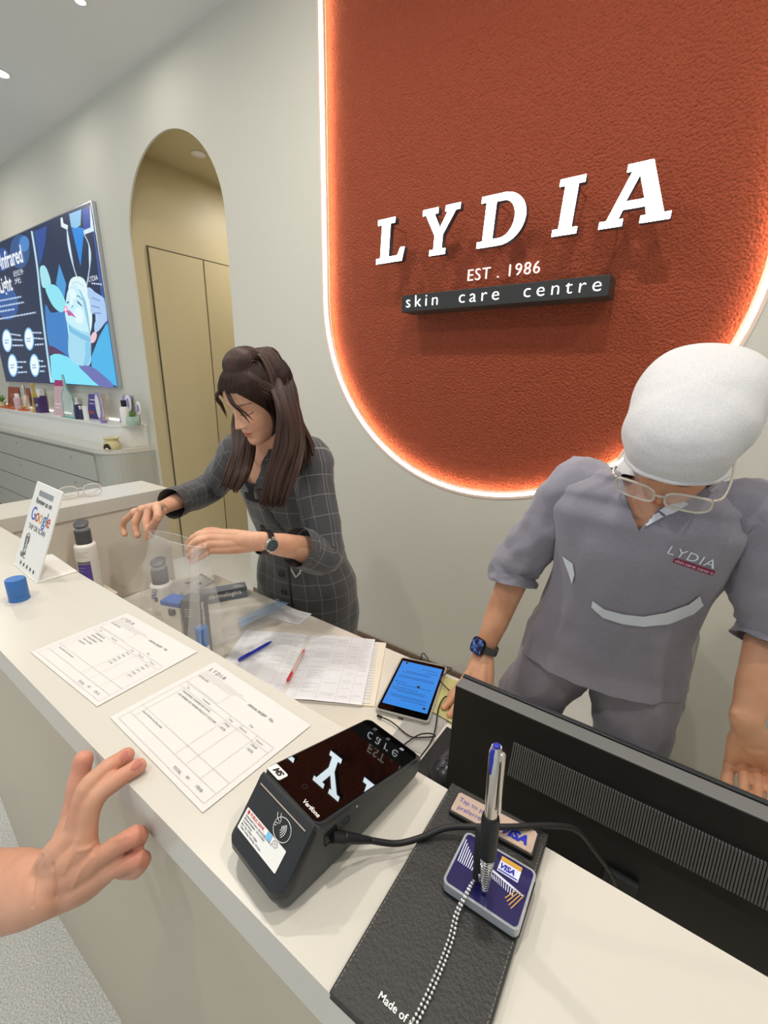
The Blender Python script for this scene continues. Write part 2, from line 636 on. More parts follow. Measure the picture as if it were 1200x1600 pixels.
SY = WY + 0.045       # surface of the plaster
for ch, x0, x1, w in (('L', -1.322, -1.159, 0.170), ('Y', -1.095, -0.91, 0.152), ('D', -0.838, -0.643, 0.176), ('I', -0.553, -0.461, 0.165), ('A', -0.40, -0.195, 0.168)):
    h = 0.170
    root = thing('sign_letter', 'glowing white raised slab letter %s of the big name on the orange wall' % ch, 'letter', (x0, WY - 0.082, 2.052))
    Tl = frame((0, 0.0, 0), (1, 0, 0), (0, 0, 1))
    MB().add_mesh(letter_me(LET[ch], w, h, 0.014)).build('letter_body', 'letter_side', root, T=Matrix.Translation((0, 0.0165, 0)) @ Tl)
    MB().add_mesh(letter_me(LET[ch], w, h, 0.001)).build('letter_face', 'letter_face', root, T=Matrix.Translation((0, 0.0005, 0)) @ Tl)
    for k, (fx, fz) in enumerate(((0.2, 0.15), (0.3, 0.85))):
        MB().tube([(fx * w + 0.12 * h * fz, 0.03, fz * h), (fx * w + 0.12 * h * fz, SY - (WY - 0.082) + 0.002, fz * h)], 0.003, n=8).build('standoff_pin', 'steel', root)

# EST.1986
t = MB()
text(t, 'EST . 1986', -0.93, 1.966, 0.064, frame((0, 0, 0), (1, 0, 0), (0, 0, 1)), space=1.12, extrude=0.004, offset=-0.0009, shear=0.0)
for v in t.bm.verts:
    v.co.y += SY - 0.006
tag(t.build('sign_lettering', 'letter_bright'), 'small raised white line EST . 1986 under the big letters', 'lettering')['kind'] = 'stuff'

# skin care centre box
root = thing('sign_box', 'narrow black light box with glowing white words skin care centre', 'sign', (-0.76, WY - 0.08, 1.845))
MB().box((-0.42, 0, 0), (0.42, 0.10, 0.068), bev=0.002).build('box_body', 'sign_box', root)
t = MB()
text(t, 'skin  care  centre', -0.395, 0.018, 0.068, space=1.42, extrude=0.001, offset=-0.0012)
xs = [v.co.x for v in t.bm.verts]
k = 0.79 / (max(xs) - min(xs))
for v in t.bm.verts:
    v.co.x = -0.395 + (v.co.x - min(xs)) * k
t.build('lettering', 'letter_glow', root, T=frame((0, -0.001, 0), (1, 0, 0), (0, 0, 1)))['kind'] = 'stuff'
for sx in (-0.3, 0.3):
    MB().tube([(sx, 0.10, 0.034), (sx, SY - (WY - 0.08), 0.034)], 0.004).build('standoff_pin', 'steel', root)

# ------------------------------------------------------------------ LIT PICTURE SCREEN on the back wall
SX0, SX1, SZ0, SZ1 = -6.69, -3.992, 1.442, 2.789
SCY = WY - 0.035
SK = 4.848


def glowmat(h):
    n = 'screen_' + h
    if n not in MATS:
        mat(n, '#050505', 0.35, emis=1.0, ecol=h)
    return n


screen = thing('display_screen', 'large lit blue picture screen of a facial treatment, left of the arch', 'screen', (SX0, SCY, SZ0))
sinv = Matrix.Translation(-Vector((SX0, SCY, SZ0)))
MB().box((SX0, SCY + 0.001, SZ0), (SX1, WY - 0.001, SZ1), bev=0.003).build('frame', 'silver_frame', screen, T=sinv)


def SP(x, y, lay=0):
    p = PY(x / SK, 290 + y / SK, SCY)
    p.y = SCY - 0.0006 * lay
    p.x = min(max(p.x, SX0 + 0.012), SX1 - 0.012); p.z = min(max(p.z, SZ0 + 0.012), SZ1 - 0.012)
    return p


def spoly(name, col, pts, lay, smoothk=0, parent=None):
    P_ = [SP(x, y, lay) for x, y in pts]
    if smoothk:
        q = P_ + P_[:3]
        out, _ = catmull([P_[-1]] + q, [1] * (len(q) + 1), smoothk)
        P_ = out[smoothk:smoothk + smoothk * len(pts)]
    mb = MB()
    mb.poly(P_)
    bmesh.ops.triangulate(mb.bm, faces=mb.bm.faces[:])
    return mb.build(name, glowmat(col), parent or screen, T=sinv)


def sell(cx, cy, rx, ry, n=20, rot=0.0):
    return [(cx + rx * cos(2 * pi * i / n) * cos(rot) - ry * sin(2 * pi * i / n) * sin(rot), cy + rx * cos(2 * pi * i / n) * sin(rot) + ry * sin(2 * pi * i / n) * cos(rot)) for i in range(n)]


mb = MB(); mb.poly([(SX0 + 0.01, SCY, SZ0 + 0.01), (SX1 - 0.01, SCY, SZ0 + 0.01), (SX1 - 0.01, SCY, SZ1 - 0.01), (SX0 + 0.01, SCY, SZ1 - 0.01)])
mb.build('picture_ground', glowmat('#22304f'), screen, T=sinv)
spoly('light_patch', '#34588f', sell(150, 500, 75, 130), 1)
spoly('light_patch', '#4d86c8', sell(185, 440, 38, 60), 2)
spoly('light_patch', '#2f5a9c', sell(60, 900, 80, 120), 1)
spoly('light_patch', '#2b4f95', sell(20, 560, 50, 90), 1)
spoly('banner', '#2b4d9a', [(262, 345), (355, 305), (345, 420), (318, 560), (300, 600)], 1)
spoly('picture_edge', '#3a57a0', [(715, 135), (728, 125), (925, 1525), (850, 1500), (700, 300)], 1)
spoly('lamp_body', '#8fc4e8', [(525, 215), (618, 180), (612, 300), (575, 325), (540, 310)], 3)
spoly('lamp_cone', '#2388e0', [(538, 300), (640, 325), (612, 612)], 2)
spoly('lamp_housing', '#2d48a2', [(620, 182), (690, 150), (700, 310), (640, 340)], 2)
spoly('bracket', '#dfeef2', [(460, 247), (475, 240), (482, 285), (517, 302), (513, 337), (465, 312)], 3)
spoly('bracket', '#d5e8f4', [(683, 150), (696, 143), (716, 345), (640, 372), (635, 340), (688, 318)], 4)
for pts in (((510, 335), (518, 450), (548, 580), (582, 690)), ((640, 370), (676, 450), (688, 545), (670, 690), (656, 765))):
    q, _ = catmull([Vector((a, b)) for a, b in pts], [1] * len(pts), 6)
    spoly('lamp_arm', '#c8dff0', [(p.x - 3, p.y) for p in q] + [(p.x + 4, p.y) for p in q[::-1]], 4)
spoly('far_body', '#3a80c6', [(385, 960), (440, 955), (500, 940), (520, 1100), (530, 1310), (440, 1270), (375, 1210), (350, 1050), (345, 900)], 2, 3)
spoly('pillow', '#a6e2ee', [(303, 640), (320, 605), (350, 620), (380, 700), (385, 755), (350, 775), (320, 760)], 3, 3)
spoly('pillow', '#8fe2f2', [(345, 770), (390, 748), (440, 770), (488, 850), (502, 925), (465, 960), (410, 920), (370, 850)], 4, 3)
spoly('blue_wedge', '#4b9ad8', [(450, 595), (503, 745), (490, 848), (425, 745)], 3)
spoly('towel', '#dff4f6', [(520, 790), (538, 710), (590, 688), (640, 712), (668, 790), (692, 900), (700, 1010), (690, 1100), (665, 1120), (600, 1000), (540, 900)], 4, 3)
spoly('face', '#c6eef8', [(515, 800), (560, 750), (605, 790), (645, 880), (665, 1010), (685, 1130), (692, 1260), (680, 1360), (600, 1362), (528, 1300), (520, 1180), (525, 1080), (507, 1030), (495, 960), (503, 880)], 5, 3)
spoly('neck_shade', '#a5daf0', [(512, 1035), (560, 1075), (640, 1110), (686, 1125), (692, 1260), (680, 1358), (600, 1360), (530, 1300), (522, 1180), (527, 1085)], 6, 3)
spoly('neck_shade', '#7cbfe4', [(524, 1052), (560, 1085), (640, 1128), (684, 1150), (688, 1185), (640, 1170), (570, 1130), (530, 1105)], 7, 3)
spoly('neck_shade', '#86c8ea', [(650, 1190), (690, 1200), (690, 1290), (672, 1352), (640, 1352), (652, 1270)], 7, 3)
spoly('face_light', '#e3f8fc', sell(553, 820, 24, 42, rot=-0.4), 5.5)
spoly('face_light', '#dff6fb', sell(600, 985, 38, 62, rot=-0.2), 5.5)
spoly('nose_light', '#e8fbff', [(540, 850), (550, 848), (553, 905), (540, 918), (530, 905)], 6, 2)
spoly('towel_edge', '#8fc3dc', [(600, 785), (612, 790), (655, 880), (675, 1000), (688, 1110), (680, 1112), (662, 1000), (640, 885)], 6)
spoly('towel_edge', '#b9e0ec', [(545, 735), (590, 725), (640, 760), (636, 768), (590, 736), (548, 745)], 6)
spoly('brow', '#54789c', [(575, 838), (600, 832), (632, 868), (626, 868), (600, 842)], 6.5)
spoly('eye', '#3f5f86', [(582, 868), (600, 880), (628, 912), (622, 915), (595, 893)], 6)
spoly('eye', '#4a6a90', [(505, 890), (520, 875), (530, 882), (518, 895)], 6)
spoly('nose_shade', '#6b8fb4', [(535, 880), (560, 915), (548, 925), (528, 905)], 6)
spoly('lips', '#c05aa0', [(512, 950), (535, 950), (582, 1005), (548, 985), (520, 985)], 6, 2)
spoly('treatment_light', '#ff7fae', sell(502, 938, 14, 24), 7)
spoly('treatment_light', '#fff0f5', sell(501, 938, 7, 14), 8)
spoly('ear', '#eec6cf', sell(712, 1150, 22, 45, rot=0.3), 6)
spoly('hand', '#aacaf0', [(668, 775), (700, 785), (760, 850), (828, 850), (848, 1005), (800, 1035), (755, 1095), (722, 1110), (718, 1050), (742, 985), (690, 960), (700, 900), (670, 850)], 5, 3)
for k, (x0, y0, x1, y1) in enumerate(((700, 845, 760, 870), (695, 905, 760, 925), (715, 960, 770, 965))):
    spoly('finger_line', '#6c87c0', [(x0, y0), (x1, y1), (x1, y1 + 7), (x0, y0 + 8)], 6)
spoly('chair_back', '#4db4e8', [(800, 1060), (858, 1038), (932, 1525), (820, 1490), (700, 1390), (690, 1310), (755, 1140)], 4, 0)
spoly('drape', '#6b70b4', [(598, 1362), (690, 1368), (790, 1440), (870, 1525), (760, 1530), (660, 1430)], 6, 2)
spoly('shoulder_cloth', '#7ee0f6', [(382, 1290), (430, 1268), (520, 1300), (640, 1380), (740, 1460), (845, 1525), (395, 1492)], 5)
spoly('hair_band', '#56305c', [(372, 1215), (400, 1215), (520, 1290), (470, 1275), (385, 1275)], 6)
q, _ = catmull([Vector(p) for p in ((243, 345), (285, 620), (320, 950), (390, 1492))], [1] * 4, 8)
spoly('divider', '#b9dcf0', [(p.x - 6, p.y) for p in q] + [(p.x + 8, p.y) for p in q[::-1]], 7)

tm = MB()
TS = frame((0, SCY - 0.006, 0), (1, 0, 0), (0, 0, 1))


def stext(mb, s, zx0, zy0, zx1, hz, **kw):
    """text whose left-bottom sits at zoomed point, right end at zx1, cap height hz (zoomed px at left)"""
    a = SP(zx0, zy0); b = SP(zx1, zy0 - 20)
    top = SP(zx0, zy0 - hz)
    m2 = MB(); text(m2, s, 0, 0, 1.0, **kw)
    xs = [v.co.x for v in m2.bm.verts]; ys = [v.co.y for v in m2.bm.verts]
    kx = (b.x - a.x) / (max(xs) - min(xs)); ky = (top.z - a.z) / max(0.7, max(ys))
    for v in m2.bm.verts:
        v.co = Vector((a.x + (v.co.x - min(xs)) * kx, SCY - 0.0055, a.z + v.co.y * ky))
    me = bpy.data.meshes.new('x'); m2.bm.to_mesh(me); m2.bm.free()
    mb.add_mesh(me); bpy.data.meshes.remove(me)


stext(tm, '-Infrared', 2, 640, 190, 130, offset=0.02)
stext(tm, 'Light', 10, 815, 104, 120, offset=0.02)
stext(tm, '\u8fd1\u7ea2\u5916', 108, 690, 186, 42)
stext(tm, '\u5149', 116, 745, 164, 42)
stext(tm, 'LYDIA', 680, 730, 748, 40)
tm.build('lettering', glowmat('#eef6ff'), screen, T=sinv)['kind'] = 'stuff'
random.seed(4)
bl = MB()


def words(mb, x0, y0, x1, y1, hh):
    x = x0
    while x < x1 - 3:
        w = random.uniform(8, 20)
        t0 = (x - x0) / (x1 - x0); t1 = (min(x + w, x1) - x0) / (x1 - x0)
        ya, yb = y0 + (y1 - y0) * t0, y0 + (y1 - y0) * t1
        pts = [SP(x, ya + hh), SP(min(x + w, x1), yb + hh), SP(min(x + w, x1), yb), SP(x, ya)]
        for p in pts: p.y = SCY - 0.0055
        mb.poly(pts)
        x += w + 4


for x0, y0, x1, y1 in ((0, 868, 170, 835), (0, 912, 185, 878), (0, 950, 115, 930), (0, 1005, 275, 955), (80, 1118, 160, 1130), (90, 1160, 175, 1165), (98, 1205, 185, 1205), (250, 1108, 325, 1110),
                       (258, 1150, 335, 1155), (268, 1200, 340, 1195), (125, 1330, 205, 1330), (132, 1370, 180, 1370), (140, 1410, 215, 1405), (290, 1320, 335, 1325), (298, 1365, 350, 1362), (308, 1400, 345, 1400), (700, 735, 800, 745)):
    words(bl, x0, y0, x1, y1, 12)
bl.build('small_print', glowmat('#c3d6ee'), screen, T=sinv)['kind'] = 'stuff'
for cx, cy in ((55, 1175), (222, 1162), (98, 1362), (264, 1362)):
    spoly('round_badge', '#7fb9e8', sell(cx, cy, 37, 88, rot=-0.08), 3)
    spoly('round_badge', '#ecfbff', sell(cx, cy, 30, 76, rot=-0.08), 4)
    b2 = MB(); words(b2, cx - 16, cy - 6, cx + 16, cy - 8, 9); words(b2, cx - 14, cy + 14, cx + 14, cy + 12, 9)
    b2.build('small_print', glowmat('#5c8fc0'), screen, T=sinv)['kind'] = 'stuff'

# ------------------------------------------------------------------ CABINET and display plinth on the left
def round_end(x0, x1, y0, y1, r, n=8):
    """plan outline (x,y), the corner at (x1,y0) is rounded"""
    pts = [(x0, y0)]
    for i in range(n + 1):
        a = -pi / 2 + (pi / 2) * i / n
        pts.append((x1 - r + r * cos(a), y0 + r + r * sin(a)))
    pts += [(x1, y1), (x0, y1)]
    return pts


CX1 = -3.60
cab = thing('low_cabinet', 'long pale grey drawer cabinet with rounded end along the wall under the product display', 'cabinet', (-5.6, 1.68, 0))
ci = Matrix.Translation(-Vector((-5.6, 1.68, 0)))
MB().prism(round_end(-8.2, CX1, 1.52, WY - 0.001, 0.17), 0.07, 0.965).build('body', 'cabinet_grey', cab, T=ci)
MB().prism(round_end(-8.2, CX1 - 0.03, 1.56, WY - 0.001, 0.15), 0.0, 0.07).build('plinth', 'groove_dark', cab, T=ci)
MB().prism(round_end(-8.2, CX1, 1.495, WY - 0.001, 0.19), 0.967, 1.0).build('top', 'counter_top', cab, T=ci)
for za, zb in ((0.73, 0.94), (0.52, 0.722), (0.30, 0.512), (0.075, 0.292)):
    dr = MB().box((-8.19, 1.503, za), (-3.86, 1.521, zb), bev=0.003).build('drawer_front', 'cabinet_grey', cab, T=ci)
    for lx in ((-5.55, -4.28) if za > 0.5 else (-6.4, -4.28)):
        MB().tube([(lx, 1.504, zb - 0.06), (lx, 1.499, zb - 0.06)], 0.011, n=14).build('lock', 'steel', dr, T=ci)
pl_ = thing('display_plinth', 'white raised display shelf with rounded end carrying the small products', 'shelf', (-5.6, 1.77, 1.0005))
pi2 = Matrix.Translation(-Vector((-5.6, 1.77, 1.0)))
MB().prism(round_end(-8.2, -3.69, 1.655, WY - 0.001, 0.14), 1.0, 1.158).build('plinth_body', 'matt_white', pl_, T=pi2)
MB().prism(round_end(-8.2, -3.68, 1.645, WY - 0.001, 0.15), 1.158, 1.17).build('plinth_top', 'white_plastic', pl_, T=pi2)
# light strip along the back of the display
ls = tag(MB().box((-8.0, WY - 0.012, 1.172), (-3.9, WY - 0.002, 1.184)).build('light_strip', 'shelf_led'), 'thin glowing light strip along the wall behind the small products', 'light')

# ---- small products on the display plinth
ZK = 4.286
PT = 1.1705


def prod(x0, x1, ytop, Y=1.76):
    a = PY(x0 / ZK, 560 + ytop / ZK, Y); b = PY(x1 / ZK, 560 + ytop / ZK, Y)
    return a.x, b.x, (a.z + b.z) / 2 - PT


def card(name, label, x0, x1, yt, m, Y=1.78, lean=0.18, cat='card', art=None, th=0.006, grp='small products and cards on the white display shelf'):
    xa, xb, h = prod(x0, x1, yt, Y)
    w = abs(xb - xa)
    t = thing(name, label, cat, ((xa + xb) / 2, Y, PT))
    Tt = Matrix.Rotation(-lean, 4, 'X')
    MB().box((-w / 2, 0, 0.001), (w / 2, th, h), Tt, bev=0.001).build('panel', m, t)
    MB().box((-w / 2, 0.0, 0), (w / 2, 0.05, 0.003)).build('foot', m, t)
    if art:
        for k, (u0, v0, u1, v1, mm) in enumerate(art):
            MB().box((-w / 2 + u0 * w, -0.001, v0 * h), (-w / 2 + u1 * w, 0.0, v1 * h), Tt).build('print', mm, t)
    return t


def bottle(name, label, x0, x1, yt, m, cap, Y=1.75, cat='bottle', capf=0.25, neck=0.55):
    xa, xb, h = prod(x0, x1, yt, Y)
    r = abs(xb - xa) / 2 * 0.8
    t = thing(name, label, cat, ((xa + xb) / 2, Y, PT))
    hb = h * (1 - capf)
    MB().lathe([(0, 0), (r * 0.92, 0), (r, h * 0.03), (r, hb * 0.9), (r * 0.7, hb), (0, hb)], 20).build('body', m, t, True, angle=40)
    MB().lathe([(0, hb), (r * neck, hb), (r * neck, h * 0.98), (r * neck * 0.9, h), (0, h)], 18).build('cap', cap, t, True, angle=40)
    return t


def carton(name, label, x0, x1, yt, m, Y=1.76, rz=0.2, dep=0.04, art=None, cat='box'):
    xa, xb, h = prod(x0, x1, yt, Y)
    w = abs(xb - xa)
    t = thing(name, label, cat, ((xa + xb) / 2, Y, PT), rz)
    MB().box((-w / 2, -dep / 2, 0), (w / 2, dep / 2, h), bev=0.0015).build('carton_body', m, t)
    if art:
        for (u0, v0, u1, v1, mm) in art:
            MB().box((-w / 2 + u0 * w, -dep / 2 - 0.0008, v0 * h), (-w / 2 + u1 * w, -dep / 2, v1 * h)).build('print', mm, t)
    return t


card('brown_card', 'brown card with pale print standing left of the display, behind an orange flower tray', 25, 92, 190, 'brown_card', Y=1.82, art=[(0.2, 0.6, 0.8, 0.64, 'tan_card'), (0.2, 0.5, 0.7, 0.53, 'tan_card')])
card('brown_card', 'tan and brown card standing behind the yellow glass bottle', 118, 168, 195, 'brown_card', Y=1.83, art=[(0.0, 0.0, 0.5, 1.0, 'tan_card')])
for x0, x1, yt, lb in ((14, 92, 300, 'orange tray with a flower leftmost on the white display shelf'), (134, 172, 312, 'orange tray with yellow petals in front of the tan card')):
    xa, xb, h = prod(x0, x1, yt, 1.70)
    t = thing('flower_tray', lb, 'tray', ((xa + xb) / 2, 1.70, PT))
    w = abs(xb - xa)
    MB().box((-w / 2, -0.03, 0), (w / 2, 0.03, 0.016), bev=0.004).build('tray', 'orange', t)
    for k in range(7):
        a = 2 * pi * k / 7
        MB().ball((0.022 * cos(a), 0.012 * sin(a), 0.034), (0.02, 0.009, 0.006), Matrix.Rotation(a, 4, 'Z') @ Matrix.Rotation(-0.5, 4, 'Y'), 8, 6).build('petal', 'orange' if x0 < 50 else 'gold', t, True)
    MB().ball((0, 0, 0.028), 0.012, None, 8, 6).build('flower_centre', 'gold', t, True)
bottle('small_bottle', 'small pinkish bottle standing between the orange flower trays', 100, 122, 235, 'pink_card', 'white_plastic', Y=1.735)
bottle('small_bottle', 'slim silver bottle in front of the tan and brown card', 142, 160, 180, 'champagne', 'steel', Y=1.78, capf=0.4)
# yellow glass bottle: a tapered square flask with long neck
xa, xb, h = prod(182, 216, 165, 1.71)
t = thing('glass_flask', 'tall yellow glass flask with flared base on the display shelf', 'bottle', ((xa + xb) / 2, 1.73, PT), 0.4)
r = abs(xb - xa) / 2 * 0.8
MB().lathe([(0, 0), (r * 1.0, 0), (r * 1.0, h * 0.05), (r * 0.55, h * 0.55), (r * 0.25, h * 0.7), (r * 0.22, h * 0.95), (0, h * 0.95)], 4).build('flask', 'amber_glass', t)
MB().lathe([(0, h * 0.93), (r * 0.35, h * 0.93), (r * 0.35, h), (0, h)], 12).build('stopper', 'gold', t)
carton('purple_box', 'dark purple box with white print, left of the pink card', 240, 262, 262, 'purple_dark', Y=1.72, rz=0.1, art=[(0.2, 0.5, 0.8, 0.56, 'white_plastic'), (0.2, 0.4, 0.6, 0.44, 'white_plastic')])
carton('purple_box', 'second dark purple box, close against the pink card', 274, 298, 250, 'purple_dark', Y=1.77, rz=-0.1, art=[(0.2, 0.6, 0.8, 0.66, 'lilac')])
carton('white_box', 'plain white box behind the dark purple boxes', 256, 276, 205, 'matt_white', Y=1.83, rz=0.0)
card('pink_card', 'tall pale pink card with magenta top leaning on the display shelf', 312, 378, 140, 'pink_card', Y=1.72, lean=0.2, art=[(0, 0.83, 1, 1, 'magenta'), (0.15, 0.3, 0.75, 0.34, 'white_plastic'), (0.15, 0.2, 0.65, 0.23, 'white_plastic')])
# teal edged clear stand
xa, xb, h = prod(380, 465, 112, 1.70)
t = thing('acrylic_stand', 'clear acrylic stand with teal edges and a tall slanted neck', 'stand', ((xa + xb) / 2, 1.70, PT))
w = abs(xb - xa)
ol = [(-0.5 * w, 0), (0.5 * w, 0), (0.42 * w, h * 0.5), (0.1 * w, h * 0.66), (0.02 * w, h), (-0.1 * w, h), (-0.12 * w, h * 0.68), (-0.38 * w, h * 0.55)]
MB().prism([(x * 0.93, z * 0.985 + 0.002) for x, z in ol], -0.004, 0.004, frame((0, 0, 0), (1, 0, 0), (0, 0, 1))).build('panel', 'teal_glass', t)
m_ = MB(); m_.tube([(x, 0, z + 0.003) for x, z in ol + ol[:1]], 0.004, n=6); m_.build('edge', 'teal_edge', t)
MB().box((-w / 2, -0.03, 0), (w / 2, 0.03, 0.006), bev=0.002).build('base', 'teal_edge', t)
bottle('white_tube', 'slim white tube, left of the navy tubes', 476, 490, 285, 'white_plastic', 'white_plastic', Y=1.78)
bottle('white_tube', 'taller white tube, close behind the navy tubes', 500, 516, 262, 'white_plastic', 'white_plastic', Y=1.83)
bottle('navy_tube', 'navy tube with silver band, left of a pair on the display shelf', 503, 530, 308, 'navy_print', 'navy_print', Y=1.70, neck=0.9)
bottle('navy_tube', 'navy tube, right of a pair beside the purple card', 532, 554, 318, 'navy_print', 'steel', Y=1.71, neck=0.9)
carton('white_box', 'slim white box standing right beside the navy tubes', 558, 574, 318, 'white_plastic', Y=1.70, dep=0.02, rz=0.2)
card('purple_card', 'purple card with orange print, left of the white oval', 560, 628, 238, 'purple_label', Y=1.79, art=[(0.15, 0.2, 0.6, 0.3, 'orange'), (0.15, 0.75, 0.8, 0.79, 'white_plastic'), (0.15, 0.6, 0.6, 0.63, 'white_plastic')])
xa, xb, h = prod(625, 662, 222, 1.74)
t = thing('oval_mirror', 'white and purple upright oval on the display shelf, beside a champagne box', 'ornament', ((xa + xb) / 2, 1.74, PT))
MB().lathe([(0, 0.006), (0.5, 0.0055), (0.5, -0.0055), (0, -0.006)], 28, sx=abs(xb - xa) * 0.9, sy=h * 0.98, T=Matrix.Translation((0, 0, h * 0.5)) @ Matrix.Rotation(pi / 2, 4, 'X')).build('rim', 'lilac', t, True, angle=40)
MB().lathe([(0, 0.008), (0.4, 0.007), (0.4, -0.004), (0, -0.004)], 28, sx=abs(xb - xa) * 0.9, sy=h * 0.98, T=Matrix.Translation((0, 0, h * 0.5)) @ Matrix.Rotation(pi / 2, 4, 'X')).build('disc', 'white_plastic', t, True, angle=40)
carton('champagne_box', 'champagne coloured box with white front, right of the white oval', 662, 690, 238, 'champagne', Y=1.80, rz=0.1, dep=0.03, art=[(0.15, 0.15, 0.85, 0.85, 'white_plastic')])
xa, xb, h = prod(668, 714, 392, 1.69)
t = thing('silver_dish', 'small silver lilac dish in front of the champagne box', 'dish', ((xa + xb) / 2, 1.69, PT))
MB().lathe([(0, 0), (0.018, 0), (0.02, 0.004), (0.034, 0.022), (0.031, 0.022), (0.017, 0.007), (0, 0.006)], 20).build('bowl', 'lilac', t, True, angle=50)
MB().ball((0, 0, 0.012), (0.012, 0.012, 0.008), None, 10, 6).build('stone', 'steel', t, True)
card('purple_card', 'lilac card with white print, rightmost card beside the black capped bottle', 772, 832, 243, 'lilac', Y=1.80, lean=0.25, art=[(0.1, 0.7, 0.9, 0.74, 'white_plastic'), (0.1, 0.55, 0.8, 0.58, 'white_plastic'), (0.1, 0.4, 0.85, 0.43, 'purple_label')])
bottle('capped_bottle', 'white bottle with black cap in front of the lilac card', 806, 842, 280, 'white_plastic', 'black', Y=1.72)
for x0, x1, yt, lb in ((832, 868, 240, 'taller white round ornament behind the black capped bottle'), (872, 898, 285, 'lower white round ornament beside the potted plant')):
    xa, xb, h = prod(x0, x1, yt, 1.79 if x0 < 850 else 1.75)
    t = thing('round_ornament', lb, 'ornament', ((xa + xb) / 2, 1.79, PT))
    w = abs(xb - xa)
    MB().lathe([(0, 0.005), (0.5, 0.004), (0.5, -0.004), (0, -0.005)], 26, sx=w, sy=h * 0.55, T=Matrix.Translation((0, 0, h * 0.7)) @ Matrix.Rotation(pi / 2, 4, 'X')).build('disc', 'white_plastic', t, True, angle=40)
    MB().lathe([(0, 0.0065), (0.3, 0.006), (0.3, 0.004), (0, 0.004)], 26, sx=w, sy=h * 0.55, T=Matrix.Translation((0, 0, h * 0.7)) @ Matrix.Rotation(pi / 2, 4, 'X')).build('centre', 'lilac', t, True, angle=40)
    MB().lathe([(0, 0), (w * 0.35, 0), (w * 0.3, 0.006), (0.004, 0.012), (0.004, h * 0.5), (0, h * 0.5)], 16).build('foot', 'steel', t, True, angle=40)
xa, xb, h = prod(858, 912, 388, 1.735)
t = thing('potted_plant', 'small spiky green plant in a clear glass pot at the right end of the display', 'plant', ((xa + xb) / 2, 1.735, PT))
r = abs(xb - xa) / 2 * 0.75
MB().lathe([(0, 0.001), (r * 0.8, 0.001), (r, h * 0.4), (r * 0.95, h), (r * 0.9, h), (r * 0.93, h * 0.4), (r * 0.7, h * 0.1), (0, h * 0.1)], 20).build('glass_pot', 'teal_glass', t, True, angle=50)
MB().lathe([(0, h * 0.12), (r * 0.7, h * 0.14), (r * 0.85, h * 0.5), (0, h * 0.55)], 16).build('soil', 'leaf', t, True)
random.seed(9)
for k in range(22):
    a = random.uniform(0, 2 * pi); q = random.uniform(0.3, 1.0); L = random.uniform(0.05, 0.085)
    tip = Vector((cos(a) * q * 0.05 + 0.02, sin(a) * q * 0.05, h * 0.6 + L))
    MB().tube([(0, 0, h * 0.5), Vector((cos(a) * q * 0.02, sin(a) * q * 0.02, h * 0.5 + L * 0.5)), tip], [0.0035, 0.004, 0.0006], n=5, flat=0.4).build('leaf', 'leaf', t, True)
# leftmost plant at frame edge
xa, xb, h = prod(-20, 16, 230, 1.76)
t = thing('potted_plant', 'green leafy plant at the left edge of the photograph, left of the brown card', 'plant', ((xa + xb) / 2, 1.76, PT))
MB().lathe([(0, 0), (0.03, 0), (0.04, 0.05), (0.034, 0.05), (0, 0.045)], 18).build('pot', 'ceramic_cream', t, True, angle=50)
for k in range(26):
    a = random.uniform(0, 2 * pi); q = random.uniform(0.3, 1.0)
    MB().tube([(0, 0, 0.045), (cos(a) * q * 0.03, sin(a) * q * 0.03, 0.08), (cos(a) * q * 0.07, sin(a) * q * 0.05, 0.06 + random.uniform(0.02, 0.08))], [0.004, 0.008, 0.001], n=5, flat=0.35).build('leaf', 'leaf', t, True)
# cone
xa, xb, h = prod(930, 948, 398, 1.80)
tag(MB().lathe([(0, 0), (abs(xb - xa) / 2, 0), (abs(xb - xa) / 2, 0.004), (0.003, h), (0, h)], 18).build('white_cone', 'white_plastic', None, True, angle=50), 'small white cone right of the potted plant on the display', 'ornament').location = ((xa + xb) / 2, 1.80, PT)

# oil burner on the cabinet top
p = PZ(221, 697, 1.0)
t = thing('oil_burner', 'small cream ceramic oil burner at the right end of the cabinet top', 'burner', (p.x - 0.0, 1.585, 1.0), 0.5)
bm_ = MB()
bm_.lathe([(0.05, 0), (0.058, 0.01), (0.062, 0.035), (0.05, 0.062), (0.043, 0.07), (0.052, 0.078), (0.06, 0.088), (0.056, 0.09), (0.046, 0.08), (0, 0.078)], 28)
bm_.lathe([(0, 0.001), (0.05, 0)], 28, cap=False)
bm_.build('burner_body', 'ceramic_cream', t, True, angle=50)
ap = [(-0.026, 0.008), (0.026, 0.008), (0.026, 0.025), (0.017, 0.043), (0, 0.050), (-0.017, 0.043), (-0.026, 0.025)]
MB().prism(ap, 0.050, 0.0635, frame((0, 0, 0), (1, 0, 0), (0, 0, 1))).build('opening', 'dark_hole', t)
MB().lathe([(0, 0.001), (0.016, 0.001), (0.016, 0.013), (0, 0.013)], 16, T=Matrix.Translation((0, -0.052, 0.004))).build('tea_light', 'white_plastic', t)

# ------------------------------------------------------------------ RECEPTION COUNTER
LT = 1.14        # ledge top
DT = 0.76        # desk top
RI = 0.345       # inner edge of the ledge
counter = thing('reception_counter', 'white L shaped reception counter with raised ledge and beige front', 'counter', (0, 0.25, 0))
ki = Matrix.Translation((0, -0.25, 0))


